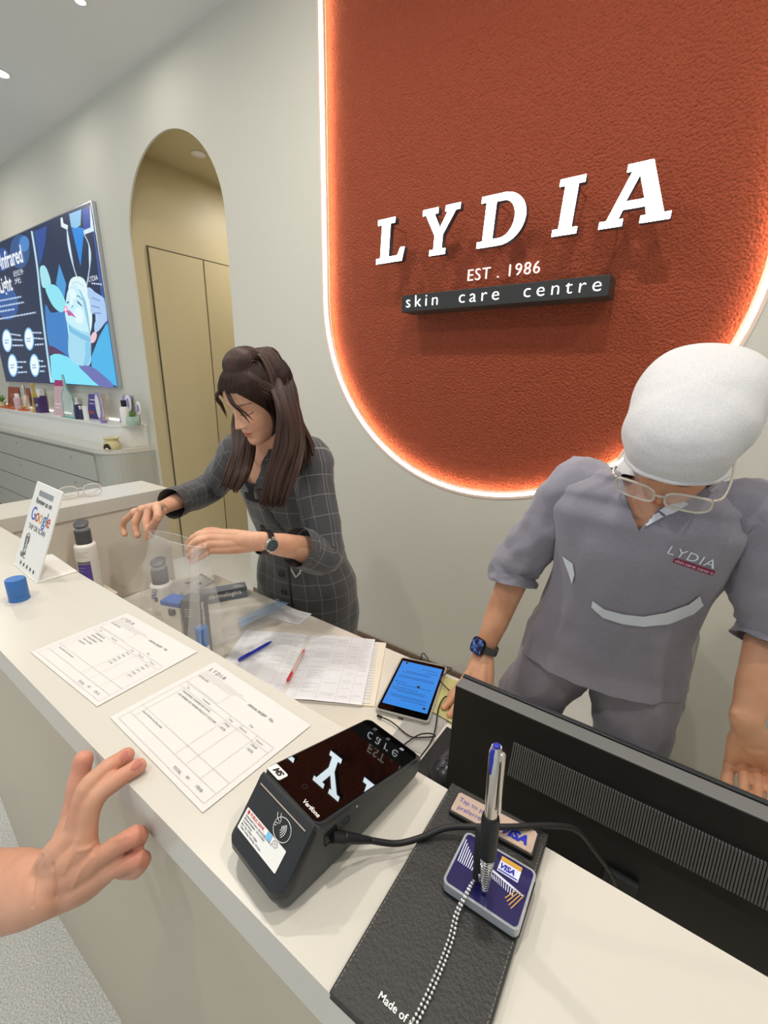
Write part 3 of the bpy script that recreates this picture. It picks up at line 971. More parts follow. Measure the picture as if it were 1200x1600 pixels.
def L_out(x_out, y_out, x_in, y_in, y_end, x_end, r, rin=0.03):
    """plan of an L band: outer corner rounded"""
    pts = [(x_end, y_out)]
    for i in range(13):
        a = -pi / 2 - (pi / 2) * i / 12
        pts.append((x_out + r + r * cos(a), y_out + r + r * sin(a)))
    pts += [(x_out, y_end), (x_in, y_end)]
    for i in range(5):
        a = pi + (pi / 2) * i / 4
        pts.append((x_in + rin + rin * cos(a), y_in + rin + rin * sin(a)))
    pts.append((x_end, y_in))
    return pts


XE = 2.2
MB().prism(L_out(-1.842, 0.148, -1.640, RI, 0.882, XE, 0.26), 1.094, LT).build('ledge', 'counter_top', counter, T=ki)
# battered front skin: leans inwards towards the floor, with a shadow joint under the ledge
mb = MB()
o1 = L_out(-1.828, 0.160, -1.655, RI - 0.015, 0.870, XE, 0.25)
o0 = L_out(-1.786, 0.204, -1.655, RI - 0.015, 0.870, XE, 0.21)
a = [mb.bm.verts.new((p[0], p[1], 0.0)) for p in o0]; b = [mb.bm.verts.new((p[0], p[1], 1.091)) for p in o1]
n = len(a)
for i in range(n):
    mb.bm.faces.new((a[i], a[(i + 1) % n], b[(i + 1) % n], b[i]))
mb.bm.faces.new(a[::-1]); mb.bm.faces.new(b)
mb.build('front_panel', 'counter_front', counter, T=ki)
o2 = L_out(-1.82, 0.168, -1.652, RI - 0.012, 0.872, XE, 0.24)
MB().prism(o2, 1.0905, 1.0945).build('shadow_joint', 'groove_dark', counter, T=ki)
# inner faces
MB().box((-1.652, RI - 0.014, DT), (XE, RI - 0.002, 1.093)).build('inner_panel', 'counter_inner', counter, T=ki)
MB().box((-1.656, RI, DT), (-1.646, 0.868, 1.093)).build('inner_panel', 'counter_inner', counter, T=ki)

desk = thing('work_desk', 'lower cream work desk behind the raised ledge of the reception counter', 'desk', (0, 0.7, 0))
di = Matrix.Translation((0, -0.7, 0))
MB().box((-1.645, RI - 0.001, DT - 0.035), (XE, 0.99, DT), bev=0.003).build('desk_surface', 'desk_top', desk, T=di)
for x in (-1.62, -0.45, 0.9, 2.16):
    MB().box((x, RI, 0), (x + 0.02, 0.93, DT - 0.036)).build('support_panel', 'counter_inner', desk, T=di)

# ------------------------------------------------------------------ helpers for flat print on a sheet (u to +x, v to +y)
def lines_mb(rects, z):
    mb = MB()
    for x0, y0, x1, y1 in rects:
        mb.poly([(x0, y0, z), (x1, y0, z), (x1, y1, z), (x0, y1, z)])
    return mb


def sheet_T(tl, tr, bl):
    x = (tr - tl); y = (tl - bl)
    return frame(bl, x, y), x.length, y.length


def invoice(tl, tr, bl, label, amounts, lift):
    T, w, h = sheet_T(tl, tr, bl)
    w = 0.21; h = 0.148
    t = thing('invoice', label, 'paper')
    t.matrix_world = T
    # sheet very slightly wavy
    mb = MB(); nx, ny = 14, 10
    vs = [[mb.bm.verts.new((w * i / nx, h * j / ny, 0.0012 + lift + 0.0005 * sin(5 * i / nx + 1) * sin(4 * j / ny))) for i in range(nx + 1)] for j in range(ny + 1)]
    for j in range(ny):
        for i in range(nx):
            mb.bm.faces.new((vs[j][i], vs[j][i + 1], vs[j + 1][i + 1], vs[j + 1][i]))
    mb.build('sheet', 'paper', t, True)
    z = 0.0020 + lift
    m = MB()
    text(m, 'L Y D I A', 0.012, h - 0.017, 0.0095, z=z, shear=0.1)
    m.build('heading', 'ink_grey', t)['kind'] = 'stuff'
    m = MB()
    text(m, amounts[0], 0.012, h - 0.034, 0.0042, z=z)
    text(m, 'OFFICIAL RECEIPT', 0.118, h - 0.027, 0.0046, z=z, offset=0.00006)
    text(m, 'No.', 0.160, h - 0.027, 0.006, z=z, shear=0.3)
    text(m, 'Goods Sold Are Not Returnable', 0.022, 0.030, 0.0036, z=z, rot=0)
    text(m, 'Date', 0.150, h - 0.048, 0.0036, z=z); text(m, 'Description', 0.062, h - 0.058, 0.0036, z=z); text(m, 'No', 0.024, h - 0.058, 0.0036, z=z)
    text(m, 'Price', 0.122, h - 0.058, 0.0036, z=z); text(m, 'Discount', 0.144, h - 0.058, 0.0036, z=z); text(m, 'Amount', 0.176, h - 0.058, 0.0036, z=z)
    for k, (a_, b_, c_) in enumerate(amounts[1]):
        text(m, a_, 0.026, h - 0.066 - 0.0065 * k, 0.0040, z=z)
        text(m, b_, 0.122, h - 0.066 - 0.0065 * k, 0.0040, z=z)
        text(m, c_, 0.176, h - 0.066 - 0.0065 * k, 0.0040, z=z)
    text(m, 'TOTAL', 0.135, 0.009, 0.0048, z=z); text(m, 'RM', 0.158, 0.011, 0.004, z=z); text(m, amounts[2], 0.176, 0.011, 0.0046, z=z)
    m.build('small_print', 'ink_print', t)['kind'] = 'stuff'
    e = 0.0004
    R_ = [(0.01, h - 0.020 - e, 0.10, h - 0.020), (0.01, h - 0.0235, 0.11, h - 0.0235 + e), (0.01, h - 0.0262, 0.09, h - 0.0262 + e)]
    for y in (h - 0.052, h - 0.061, 0.020, 0.006, 0.036):
        R_.append((0.010, y, w - 0.008, y + e))
    for x in (0.010, 0.021, 0.119, 0.142, 0.172, w - 0.008):
        R_.append((x, 0.020 if x not in (0.010, w - 0.008) else 0.006, x + e, h - 0.052))
    R_ += [(0.010, h - 0.029, 0.085, h - 0.029 + e), (0.010, h - 0.050, 0.085, h - 0.050 + e), (0.010, h - 0.05, 0.010 + e, h - 0.029), (0.085, h - 0.05, 0.085 + e, h - 0.029)]
    lines_mb(R_, z - 0.0001).build('ruled_lines', 'ink_faint', t)['kind'] = 'stuff'
    return t


a = PZ(333, 1030, LT); b = PZ(482, 1128, LT); c_ = PZ(172, 1122, LT)
invoice(a, b, c_, 'white printed invoice on the ledge, right one of two, beside the card terminal',
        ('LEE MEI LING', [('NANOSONIC CHARMER MIST SWNL', '278.00', '278.00'), ('LESS MEMBER GET MEMBER PRODUCT VOUCHER', '-100.00', '-100.00')], '178.00'), 0)
a = PZ(195, 958, LT); b = PZ(310, 1022, LT); c_ = PZ(48, 1020, LT)
invoice(a, b, c_, 'white printed invoice on the ledge, left one of two, near the upright review sign',
        ('MS WONG WEI', [('CLEANSING GEL', '93.10', '93.10'), ('EXFOLIANT CREAM', '78.00', '78.00'), ('SOLAR DEFENCE', '59.50', '59.50'), ('NIGHT LOTION', '62.00', '62.00'), ('DISCOUNT', '-22.50', '-22.50')], '270.10'), 0)

# ------------------------------------------------------------------ blue cap on the ledge
p = PZ(22, 943, LT)
t = thing('bottle_cap', 'blue cylindrical bottle cap standing on the ledge at the left edge', 'cap', (-1.012, 0.226, LT))
r = 0.0165
MB().lathe([(0, 0), (r, 0), (r, 0.006), (r * 0.985, 0.0065), (r * 0.985, 0.0072), (r, 0.0078), (r, 0.041), (r * 0.93, 0.0435), (0, 0.044)], 32).build('shell', 'blue_cap', t, True, angle=35)
MB().lathe([(r * 0.985, 0.0), (r * 1.02, 0.0), (r * 1.02, 0.0025), (r * 0.985, 0.003)], 32, cap=False).build('rim', 'blue_cap', t, True, angle=35)

# ------------------------------------------------------------------ upright review sign
bl = PZ(21, 882, LT); br = PZ(57, 912, LT)
q = PZ(103, 897, LT)
sw = (br - bl).length
T = frame(bl, br - bl, Vector((0, 0, 1)).cross(br - bl))      # x along the foot of the face, y away behind it
t = thing('counter_sign', 'white acrylic review sign leaning upright on the ledge near the left edge', 'sign')
t.matrix_world = T
hgt = 0.197; ang = radians(22.6)
Tf = Matrix.Rotation(pi / 2 - ang * 1.0, 4, 'X')      # local x,y face plane, tilted back
# solve the tilt/height so the top corners fall where the photograph has them
mb = MB()
mb.box((0, 0, -0.004), (sw, hgt, 0), Tf, bev=0.0015)
mb.build('face', 'white_plastic', t)
MB().box((0, 0.0, 0.0), (sw, 0.075, 0.003), bev=0.001).build('foot', 'white_plastic', t)
z = 0.0004
m = MB()
m.prism([(x + sw / 2, y + hgt - 0.022) for x, y in rrect(sw * 0.56, 0.012, 0.002)], 0.0, z, Tf)
m.build('thumb_recess', 'silver_frame', t)
m = MB(); text(m, 'Review us on', sw / 2, hgt - 0.045, sw * 0.115, Tf, z=z, align='CENTER', offset=0.0002); m.build('lettering', 'ink_dark', t)['kind'] = 'stuff'
x = sw * 0.15
gs = [('G', '#3b62c9', 1.0), ('o', '#c9413a', 1), ('o', '#e2b24a', 1), ('g', '#3b62c9', 1), ('l', '#4a8f5a', 1), ('e', '#c9413a', 1)]
for ch, colr, _ in gs:
    nm = 'print_' + colr[1:]
    if nm not in MATS: mat(nm, colr, 0.5)
    m = MB(); text(m, ch, 0, 0, sw * 0.27, None, z=z, offset=0.0003)
    xs = [v.co.x for v in m.bm.verts]
    wd_ = max(xs) - min(xs); mn = min(xs)
    for v in m.bm.verts: v.co.x = (v.co.x - mn) * 1.0 + x; v.co.y += hgt - 0.083
    x += wd_ + 0.0016
    m.build('letter', nm, t, T=Tf)
m = MB()
text(m, 'TAP OR SCAN', sw / 2, hgt - 0.104, sw * 0.105, Tf, z=z, align='CENTER')
text(m, 'NFC', sw * 0.25, 0.027, sw * 0.11, Tf, z=z, align='CENTER', offset=0.0002)
m.build('lettering', 'ink_dark', t)['kind'] = 'stuff'
# hand holding a phone, outlined
m = MB()
def tf(p): return Tf @ Vector((p[0], p[1], z + 0.0003))
m.tube([tf((sw * 0.27 + 0.011 * cos(a_), 0.070 + 0.013 * sin(a_))) for a_ in [radians(d) for d in range(-60, 241, 20)]], 0.0007, n=5)
m.tube([tf((sw * 0.27 + a_, b_ - 0.018)) for a_, b_ in ((-0.004, 0.092), (-0.004, 0.068), (0.006, 0.066), (0.006, 0.09), (-0.004, 0.092))], 0.0008, n=5)
m.tube([tf((sw * 0.27 + a_, b_ - 0.018)) for a_, b_ in ((-0.009, 0.078), (-0.006, 0.07), (-0.005, 0.055), (0.006, 0.054), (0.008, 0.064))], 0.0008, n=5)
m.tube([tf((sw * 0.27 + 0.006 * cos(a_), 0.070 + 0.006 * sin(a_))) for a_ in [radians(d) for d in range(0, 181, 20)]], 0.0006, n=5)
m.build('phone_symbol', 'ink_grey', t)['kind'] = 'stuff'
for k in range(5):
    m = MB(); cx = sw * 0.26 + k * sw * 0.135
    st = [(cx + (0.0040 if i % 2 == 0 else 0.0018) * cos(pi / 2 + i * pi / 5), 0.016 + (0.0040 if i % 2 == 0 else 0.0018) * sin(pi / 2 + i * pi / 5)) for i in range(11)]
    m.tube([tf(p) for p in st], 0.0005, n=4)
    m.build('star', 'ink_dark', t)

# ------------------------------------------------------------------ clear glasses on the ledge return
gc = PZ(128, 778, LT)
t = thing('eyeglasses', 'pair of clear framed eyeglasses lying on the corner of the ledge', 'glasses', (gc.x, gc.y, LT), 1.35)
mat('bead_steel', '#e6e6e6', 0.25, metal=0.8)
mat('clear_frame', '#e7dfd8', 0.15, alpha=0.75, coat=0.6)
for s_ in (-1, 1):
    fr = MB()
    ol = [(s_ * 0.035 + 0.0265 * cos(a_) * (1 + 0.12 * abs(sin(2 * a_))), 0.0, 0.024 + 0.021 * sin(a_) * (1 + 0.12 * abs(sin(2 * a_)))) for a_ in [2 * pi * i / 20 for i in range(20)]]
    fr.tube(ol + [ol[0], ol[1]], 0.0019, n=6)
    rim = fr.build('rim', 'clear_frame', t, True)
    l = MB(); l.poly(ol); bmesh.ops.solidify(l.bm, geom=l.bm.faces[:], thickness=0.001)
    mat('lens_clear', '#f4f6f8', 0.02, alpha=0.12, coat=1.0) if 'lens_clear' not in MATS else None
    l.build('lens', 'lens_clear', rim)
    MB().tube([(s_ * 0.064, 0.0, 0.034), (s_ * 0.068, 0.006, 0.030), (s_ * 0.04, 0.03 if s_ > 0 else 0.02, 0.004 + 0.003 * (s_ > 0)), (-s_ * 0.05, 0.026 if s_ > 0 else 0.014, 0.004 + 0.004 * (s_ > 0))], 0.0018, n=6).build('temple', 'clear_frame', t, True)
MB().tube([(-0.011, 0, 0.032), (0, -0.001, 0.036), (0.011, 0, 0.032)], 0.0018, n=6).build('bridge', 'clear_frame', t, True)

# ------------------------------------------------------------------ CARD TERMINAL
n_ = Vector((0.055, 0.228, 0.972)).normalized()
ax = Vector((0.992, -0.125, 0)).normalized()
ay = Vector((0, 0, 1)).cross(ax)
ox = Vector((-0.243, 0.163, LT))           # middle of the printer end, on the ledge
TT_ = frame(ox, ax, ay)
term = thing('card_terminal', 'black card payment terminal with glossy screen on the ledge', 'terminal')
term.matrix_world = TT_
W2 = 0.039
prof = [(0.004, 0.003), (-0.001, 0.012), (-0.002, 0.024), (0.006, 0.0305), (0.036, 0.0625), (0.038, 0.0645),   # printer lid up to the screen edge
        (0.181, 0.0300), (0.184, 0.027), (0.182, 0.014), (0.172, 0.008), (0.120, 0.004), (0.05, 0.0015)]
def side_loft(inset, z_in=0.0, y0=0.0):
    return [(y, z) for y, z in prof]
# body with rounded long edges: three slices
mb = MB()
secs = [(-W2, 0.0035, 0.010), (-W2 + 0.0012, 0.0015, 0.0065), (-W2 + 0.004, 0.0, 0.0032), (-W2 + 0.010, 0, 0), (W2 - 0.010, 0, 0), (W2 - 0.004, 0.0, 0.0032), (W2 - 0.0012, 0.0015, 0.0065), (W2, 0.0035, 0.010)]
cy = sum(p[0] for p in prof) / len(prof); cz = sum(p[1] for p in prof) / len(prof)
rings = []
for x, ins, fy in secs:
    rg = []
    for i, (y, z_) in enumerate(prof):
        a_ = Vector(prof[i - 1]); b_ = Vector(prof[(i + 1) % len(prof)])
        tdir = (b_ - a_).normalized(); nrm = Vector((tdir.y, -tdir.x))
        if nrm.dot(Vector((cy - y, cz - z_))) < 0: nrm = -nrm
        rg.append(Vector((x, y + nrm.x * ins + fy * max(0, 1 - (y + 0.002) / 0.03), z_ + nrm.y * ins)))
    rings.append(rg)
mb.loft(rings)
mb.build('body', 'grey_plastic', term, True, angle=30)
# dark printer lid
lid = [(-0.003, 0.018), (-0.003, 0.0252), (0.0055, 0.0318), (0.0355, 0.0640), (0.0385, 0.0655), (0.0385, 0.058), (0.034, 0.050), (0.006, 0.019)]
mb = MB()
mb.loft([[Vector((x, y + fy * max(0, 1 - (y + 0.003) / 0.03) + (0.0015 if abs(x) > W2 and y < 0.03 else 0), z_ - (0.0025 if abs(x) > W2 and z_ > 0.02 else 0))) for y, z_ in lid]
         for x, fy in ((-W2 - 0.0008, 0.0095), (-W2 + 0.001, 0.0065), (-W2 + 0.004, 0.0032), (-W2 + 0.010, 0), (W2 - 0.010, 0), (W2 - 0.004, 0.0032), (W2 - 0.001, 0.0065), (W2 + 0.0008, 0.0095))])
mb.build('printer_lid', 'black_plastic', term, True, angle=35)
# lid plane frame
lv = (Vector((0, 0.0355, 0.0640)) - Vector((0, 0.0055, 0.0318)))
TLd = frame((0, 0.0055, 0.0318), (1, 0, 0), lv)
TLd.translation += TLd.to_3x3() @ Vector((0, 0, 0.0006))
MB().box((-W2 + 0.006, 0.0385, -0.0003), (W2 - 0.006, 0.0393, 0.0004), TLd).build('paper_slot', 'champagne', term)
# sticker with the bank print
stk = MB().prism([(x - 0.0035, y + 0.0090) for x, y in rrect(0.058, 0.0175, 0.001)], -0.0002, 0.0002, TLd).build('sticker', 'white_plastic', term)
TLs = TLd.copy(); TLs.translation += TLd.to_3x3() @ Vector((0, 0, 0.0004))
m = MB(); text(m, 'PUBLIC BANK', -0.0255, 0.0145, 0.0034, TLs, offset=0.00008); m.lathe([(0, 0), (0.0016, 0), (0, 0.0001)], 14, T=TLs @ Matrix.Translation((-0.0285, 0.0155, 0)), cap=False); m.build('sticker_print', 'red', stk)['kind'] = 'stuff'
m = MB()
for k, s_ in enumerate(('Authorisation Centre : 03-2176 8222 (Press 1)', 'Merchant Helpdesk   : 03-2176 8222', 'Terminal Service', 'Mon - Sun : 8.30am - 5.30pm', '* After Training / Servicing : 24 Hours')):
    text(m, s_, -0.0300, 0.0118 - k * 0.0024, 0.0021, TLs, offset=0.00003)
m.build('sticker_print', 'ink_dark', stk)['kind'] = 'stuff'
mat('sky_blue', '#7fc2ea', 0.5)
m = MB(); m.box((0.000, 0.0128, 0), (0.0068, 0.0178, 0.0001), TLs); m.build('blue_patch', 'sky_blue', stk)
m = MB()
m.tube([TLs @ Vector((0.0125 + 0.0032 * cos(a_), 0.0150 + 0.0022 * sin(a_), 0.0001)) for a_ in [radians(d) for d in range(0, 361, 20)]], 0.00018, n=4)
text(m, 'RX', 0.0112, 0.0143, 0.0022, TLs)
m.build('oval_mark', 'ink_grey', stk)['kind'] = 'stuff'
# contactless symbol
m = MB(); cc = Vector((0.012, 0.0265, 0.0003))
m.tube([TLd @ (cc + Vector((0.0105 * cos(a_), 0.0082 * sin(a_), 0))) for a_ in [radians(d) for d in range(0, 361, 12)]], 0.00028, n=4)
for k in range(4):
    rr = 0.0028 + 0.0017 * k
    m.tube([TLd @ (cc + Vector((-0.0035 + rr * cos(a_), rr * 0.85 * sin(a_), 0))) for a_ in [radians(d) for d in range(-48, 49, 12)]], 0.00034, n=4)
m.tube([TLd @ (cc + Vector(p)) for p in ((-0.0125, 0.007, 0), (-0.0100, 0.0035, 0), (-0.0068, 0.0030, 0), (-0.0068, 0.0005, 0), (-0.0095, 0.0005, 0), (-0.0098, -0.002, 0), (-0.0072, -0.001, 0))], 0.00025, n=4)
m.tube([TLd @ (cc + Vector(p)) for p in ((-0.0085, 0.0085, 0), (-0.0070, 0.0055, 0), (-0.0052, 0.0045, 0), (-0.0052, 0.0015, 0))], 0.00025, n=4)
m.build('contactless_symbol', 'white_plastic', term)['kind'] = 'stuff'
# glossy screen on the tilted top; its plane normal is n_
s0 = Vector((0, 0.0385, 0.0645)); 
Rinv = TT_.to_3x3().transposed()
nl = Rinv @ n_
sx_ = Vector((1, 0, -nl.x / nl.z)).normalized(); sy_ = nl.cross(sx_)
TSc = Matrix((sx_, sy_, nl)).transposed().to_4x4(); TSc.translation = s0
mb = MB(); mb.prism([(x, y + 0.0735) for x, y in rrect(2 * W2 + 0.001, 0.147, 0.008, 6)], -0.0045, 0.0010, TSc)
mb.build('screen_surround', 'black_plastic', term, True, angle=40)
mb = MB(); mb.prism([(x, y + 0.0735) for x, y in rrect(2 * W2 - 0.003, 0.143, 0.007, 6)], 0.0011, 0.0019, TSc)
scr = mb.build('screen_glass', 'black_glass', term)
TS1 = TSc.copy(); TS1.translation += nl * 0.00195
m = MB()
for k, x in enumerate((-0.02, 0.0, 0.02)):
    if k == 1: m.tube([TS1 @ Vector((x + 0.0022 * cos(a_), 0.137 + 0.0022 * sin(a_), 0)) for a_ in [radians(45 + 90 * d) for d in range(5)]], 0.0003, n=4)
    elif k == 0: m.tube([TS1 @ Vector(p) for p in ((x + 0.0025, 0.1355, 0), (x - 0.0015, 0.1355, 0), (x - 0.0022, 0.137, 0), (x - 0.0015, 0.1385, 0), (x + 0.0025, 0.1385, 0))], 0.0003, n=4)
    else:
        m.box((x - 0.0022, 0.1352, 0), (x + 0.0022, 0.139, 0.0001), TS1)
m.build('touch_symbols', 'silver_frame', scr)['kind'] = 'stuff'
m = MB(); text(m, 'Verifone', 0.012, 0.0055, 0.0062, TS1, offset=0.0001); m.build('lettering', 'white_plastic', scr)['kind'] = 'stuff'
m = MB(); m.tube([TS1 @ Vector((0.0025 * cos(a_), 0.018 + 0.0025 * sin(a_), 0)) for a_ in [radians(d) for d in range(0, 361, 20)]], 0.00012, n=4); m.build('round_mark', 'grey_plastic', scr)
# small white tag with handwriting
Tg = TS1 @ Matrix.Translation((-W2 + 0.011, 0.008, 0.0003)) @ Matrix.Rotation(0.0, 4, 'Z')
tg = MB().prism(rrect(0.019, 0.011, 0.002), 0, 0.0004, Tg).build('sticker', 'white_plastic', term)
m = MB(); text(m, 'SM', 0.0068, 0.0032, 0.0085, Tg, z=0.0006, offset=0.0004, shear=0.2, rot=pi); m.build('handwriting', 'black', tg)['kind'] = 'stuff'
# side details
MB().box((W2 - 0.001, 0.046, 0.034), (W2 + 0.0006, 0.060, 0.048), bev=0.002).build('port', 'rubber', term)
m = MB(); m.tube([(W2 + 0.0003, 0.072 + 0.0035 * cos(a_), 0.041 + 0.0035 * sin(a_)) for a_ in [radians(d) for d in range(0, 361, 20)]], 0.0003, n=4); m.build('side_button', 'rubber', term)
MB().tube([(W2 - 0.0005, 0.085, 0.046), (W2 + 0.0004, 0.085, 0.046)], 0.0012, n=10).build('side_screw', 'steel', term)

# charging cable with plug
pc0 = TT_ @ Vector((W2 + 0.001, 0.053, 0.041))
pts = [pc0, pc0 + Vector((0.012, -0.004, -0.008)), PZ(578, 1313, 1.160), PZ(620, 1318, 1.151), PZ(660, 1308, 1.152), PZ(700, 1293, 1.158), PZ(752, 1292, 1.162), PZ(800, 1292, 1.160), PZ(862, 1290, 1.150), PZ(900, 1297, 1.125), PZ(925, 1325, 1.07), PZ(962, 1385, 0.98), Vector((0.035, 0.50, 0.86)), Vector((0.04, 0.49, 0.767))]
cb = thing('charging_cable', 'thick black cable plugged into the side of the card terminal, crossing the black folder', 'cable', pc0)
cbi = Matrix.Translation(-pc0)
MB().tube(pts[2:], 0.0028, n=10, smooth=6).build('cord', 'rubber', cb, True, T=cbi)
d_ = (pts[2] - pts[0]).normalized()
MB().tube([pts[0] + d_ * 0.001, pts[0] + d_ * 0.014], 0.0062, n=16, round_caps=False, flat=0.6).build('plug', 'rubber', cb, True, T=cbi, angle=40)
MB().tube([pts[0] + d_ * 0.013, pts[0] + d_ * 0.022, pts[2]], [0.0052, 0.0045, 0.0030], n=14, smooth=3).build('strain_relief', 'rubber', cb, True, T=cbi)

# ------------------------------------------------------------------ BLACK BILL FOLDER
a = PZ(700, 1237, LT); b = PZ(851, 1320, LT); c_ = PZ(520, 1552, LT)
T, fw, fl = sheet_T(a, b, c_)
fl = 0.205
fold = thing('bill_folder', 'black leather bill folder lying on the ledge with white stitching', 'folder')
fold.matrix_world = T
MB().box((0, -0.004, 0.0005), (fw, fl - 0.006, 0.0035), bev=0.001).build('lower_cover', 'leather_black', fold)
MB().box((0.002, -0.002, 0.0035), (fw - 0.003, fl - 0.009, 0.0055)).build('pages', 'matt_white', fold)
mb = MB().box((0, -0.004, 0.0055), (fw, fl - 0.006, 0.0085), bev=0.001)
cover = mb.build('upper_cover', 'leather_black', fold)
mat('stitch', '#8d8a83', 0.7)
m = MB()
k = 0.0
while k < fl - 0.02:
    for x in (0.002, fw - 0.002):
        m.box((x - 0.0002, k, 0.0084), (x + 0.0002, k + 0.002, 0.0088))
    k += 0.0035
st = m.build('stitching', 'stitch', cover); st['kind'] = 'stuff'
m = MB(); text(m, 'Made of recycled', 0.030, 0.012, 0.0068, z=0.0089, offset=0.0001); m.build('lettering', 'white_plastic', cover)['kind'] = 'stuff'
FT = LT + 0.0087

# champagne plate (two halves) on the folder
def plate(name, label, tl, tr, br_, bl_, m_, txts):
    T, w, h = sheet_T(PZ(*tl, FT), PZ(*tr, FT), PZ(*bl_, FT))
    t = thing(name, label, 'plate')
    t.matrix_world = T
    mb = MB(); mb.prism([(x + w / 2, y + h / 2) for x, y in rrect(w, h, 0.003)], 0, 0.004); mb.build('base', 'rubber', t)
    mb = MB(); mb.prism([(x + w / 2, y + h / 2) for x, y in rrect(w * 0.96, h * 0.9, 0.0015)], 0.0041, 0.0062)
    bmesh.ops.bevel(mb.bm, geom=[e for e in mb.bm.edges if all(v.co.z > 0.006 for v in e.verts)], offset=0.001, segments=1, affect='EDGES')
    pm = mb.build('plate', m_, t)
    m = MB()
    for s_, x, y, sz, bold in txts:
        text(m, s_, x * w, y * h, sz, z=0.0064, offset=bold)
    m.build('lettering', 'blue_ink' if len(txts) == 1 else 'purple_label', pm)['kind'] = 'stuff'
    return t


plate('payment_plate', 'champagne metal plate reading Tap to pay preferred and VISA on the folder', (712, 1240), (838, 1306), (820, 1350), (700, 1272), 'champagne',
      [('Tap to pay', 0.06, 0.56, 0.0072, 0.00002), ('preferred', 0.08, 0.22, 0.0072, 0.00002)])
m = MB()
T, w, h = sheet_T(PZ(712, 1240, FT), PZ(838, 1306, FT), PZ(700, 1272, FT))
text(m, 'VISA', w * 0.60, h * 0.24, 0.0125, z=0.0066, offset=0.0006, shear=0.25)
vis = m.build('visa_print', 'blue_ink', bpy.data.objects['payment_plate']); vis.name = 'lettering'; vis['kind'] = 'stuff'

# acrylic block with navy print, holding the pen
T, bw, bh = sheet_T(PZ(729, 1300, FT + 0.010), PZ(834, 1362, FT + 0.010), PZ(694, 1376, FT + 0.010))
T.translation.z = FT
blk = thing('pen_stand', 'clear acrylic block with navy card print and a black pen sleeve', 'pen stand')
blk.matrix_world = T
mat('acrylic_clear', '#dfe6ea', 0.06, alpha=0.45, coat=0.8)
mat('acrylic_grey', '#a8adb2', 0.12, coat=0.8)
mb = MB(); mb.prism([(x + bw / 2, y + bh / 2) for x, y in rrect(bw + 0.004, bh + 0.004, 0.005)], 0.0, 0.0015); mb.build('rubber_base', 'rubber', blk)
mb = MB(); mb.prism([(x + bw / 2, y + bh / 2) for x, y in rrect(bw + 0.003, bh + 0.003, 0.005)], 0.0015, 0.0098); mb.build('acrylic_block', 'acrylic_grey', blk, True, angle=40)
mb = MB(); mb.prism([(x + bw / 2, y + bh / 2) for x, y in rrect(bw - 0.001, bh - 0.001, 0.0035)], 0.0099, 0.0103); top_ = mb.build('navy_print', 'navy_print', blk)
mat('print_white', '#e8ecff', 0.4)
m = MB(); g_ = MB()
def qline(p, q, w_, mm):
    p = Vector((p[0], p[1], 0.0105)); q = Vector((q[0], q[1], 0.0105)); d = (q - p).normalized(); nn = Vector((-d.y, d.x, 0)) * w_
    mm.poly([p - nn, q - nn, q + nn, p + nn])
for k in range(13):
    u = k / 12
    p = (bw * (0.03 + 0.40 * u), bh * (0.86 - 0.42 * u ** 0.8)); q = (bw * (0.05 + 0.36 * u), bh * (0.42 - 0.02 * u))
    qline(p, q, 0.00035, m)
for k in range(14):
    u = k / 13
    p = (bw * (0.50 + 0.46 * u), bh * (0.56 - 0.03 * u)); q = (bw * (0.42 + 0.44 * u), bh * (0.64 - 0.42 * u))
    if k > 9: qline(p, q, 0.00035, g_)
    else: qline(p, (bw * (0.55 + 0.40 * u), bh * (0.48 - 0.1 * u)), 0.0003, m)
    qline((bw * 0.45, bh * (0.64 - 0.008 * k)), (bw * 0.96, bh * (0.52 - 0.005 * k)), 0.00016, m) if k < 6 else None
m.build('ray_pattern', 'print_white', top_)['kind'] = 'stuff'; g_.build('ray_pattern', 'gold', top_)['kind'] = 'stuff'
logo = MB().box((bw * 0.55, bh * 0.66, 0.0104), (bw * 0.84, bh * 0.94, 0.0106)).build('emblem_patch', 'print_white', top_)
m = MB().box((bw * 0.55, bh * 0.86, 0.0107), (bw * 0.84, bh * 0.94, 0.0108)); m.build('emblem_band', 'gold', top_)
m = MB(); text(m, 'VISA', bw * 0.56, bh * 0.73, 0.0065, z=0.0108, offset=0.0003, shear=0.2); m.box((bw * 0.56, bh * 0.68, 0.0107), (bw * 0.83, bh * 0.70, 0.0108)); m.build('emblem_print', 'blue_ink', top_)['kind'] = 'stuff'

# pen: metal, stands in a sleeve, leaning; a hinge loop at its foot
pb = PZ(757, 1392, FT + 0.012)          # tip
pm = PZ(770, 1290, FT + 0.012)
def along(px, py, t_, p0=pb):
    """point on the pixel ray nearest to the pen axis plane x = const tilt"""
    return None
pt = PD(775, 1180, 0.338)
pen = thing('chained_pen', 'silver and black ballpoint pen standing point down on the navy block', 'pen')
axp = (pt - pb).normalized()
xx = Vector((1, -0.3, 0)); xx = (xx - axp * xx.dot(axp)).normalized(); yy = axp.cross(xx)
Tp = Matrix((xx, yy, axp)).transposed().to_4x4(); Tp.translation = pb
pen.matrix_world = Tp
PR = 0.0056
gp = [(0, 0.0), (0.0022, 0.0003)]
k = 0
zz = 0.002
while zz < 0.036:
    rr = 0.0026 + (PR - 0.0026) * min(1, (zz / 0.030) ** 0.8)
    gp += [(rr, zz), (rr * 1.0, zz + 0.0012), (rr * 0.90, zz + 0.0016), (rr * 0.90, zz + 0.0022)]
    zz += 0.0026
gp += [(PR, zz), (PR, zz + 0.002), (0, zz + 0.002)]
MB().lathe(gp, 24).build('ribbed_grip', 'chrome', pen, True, angle=30)
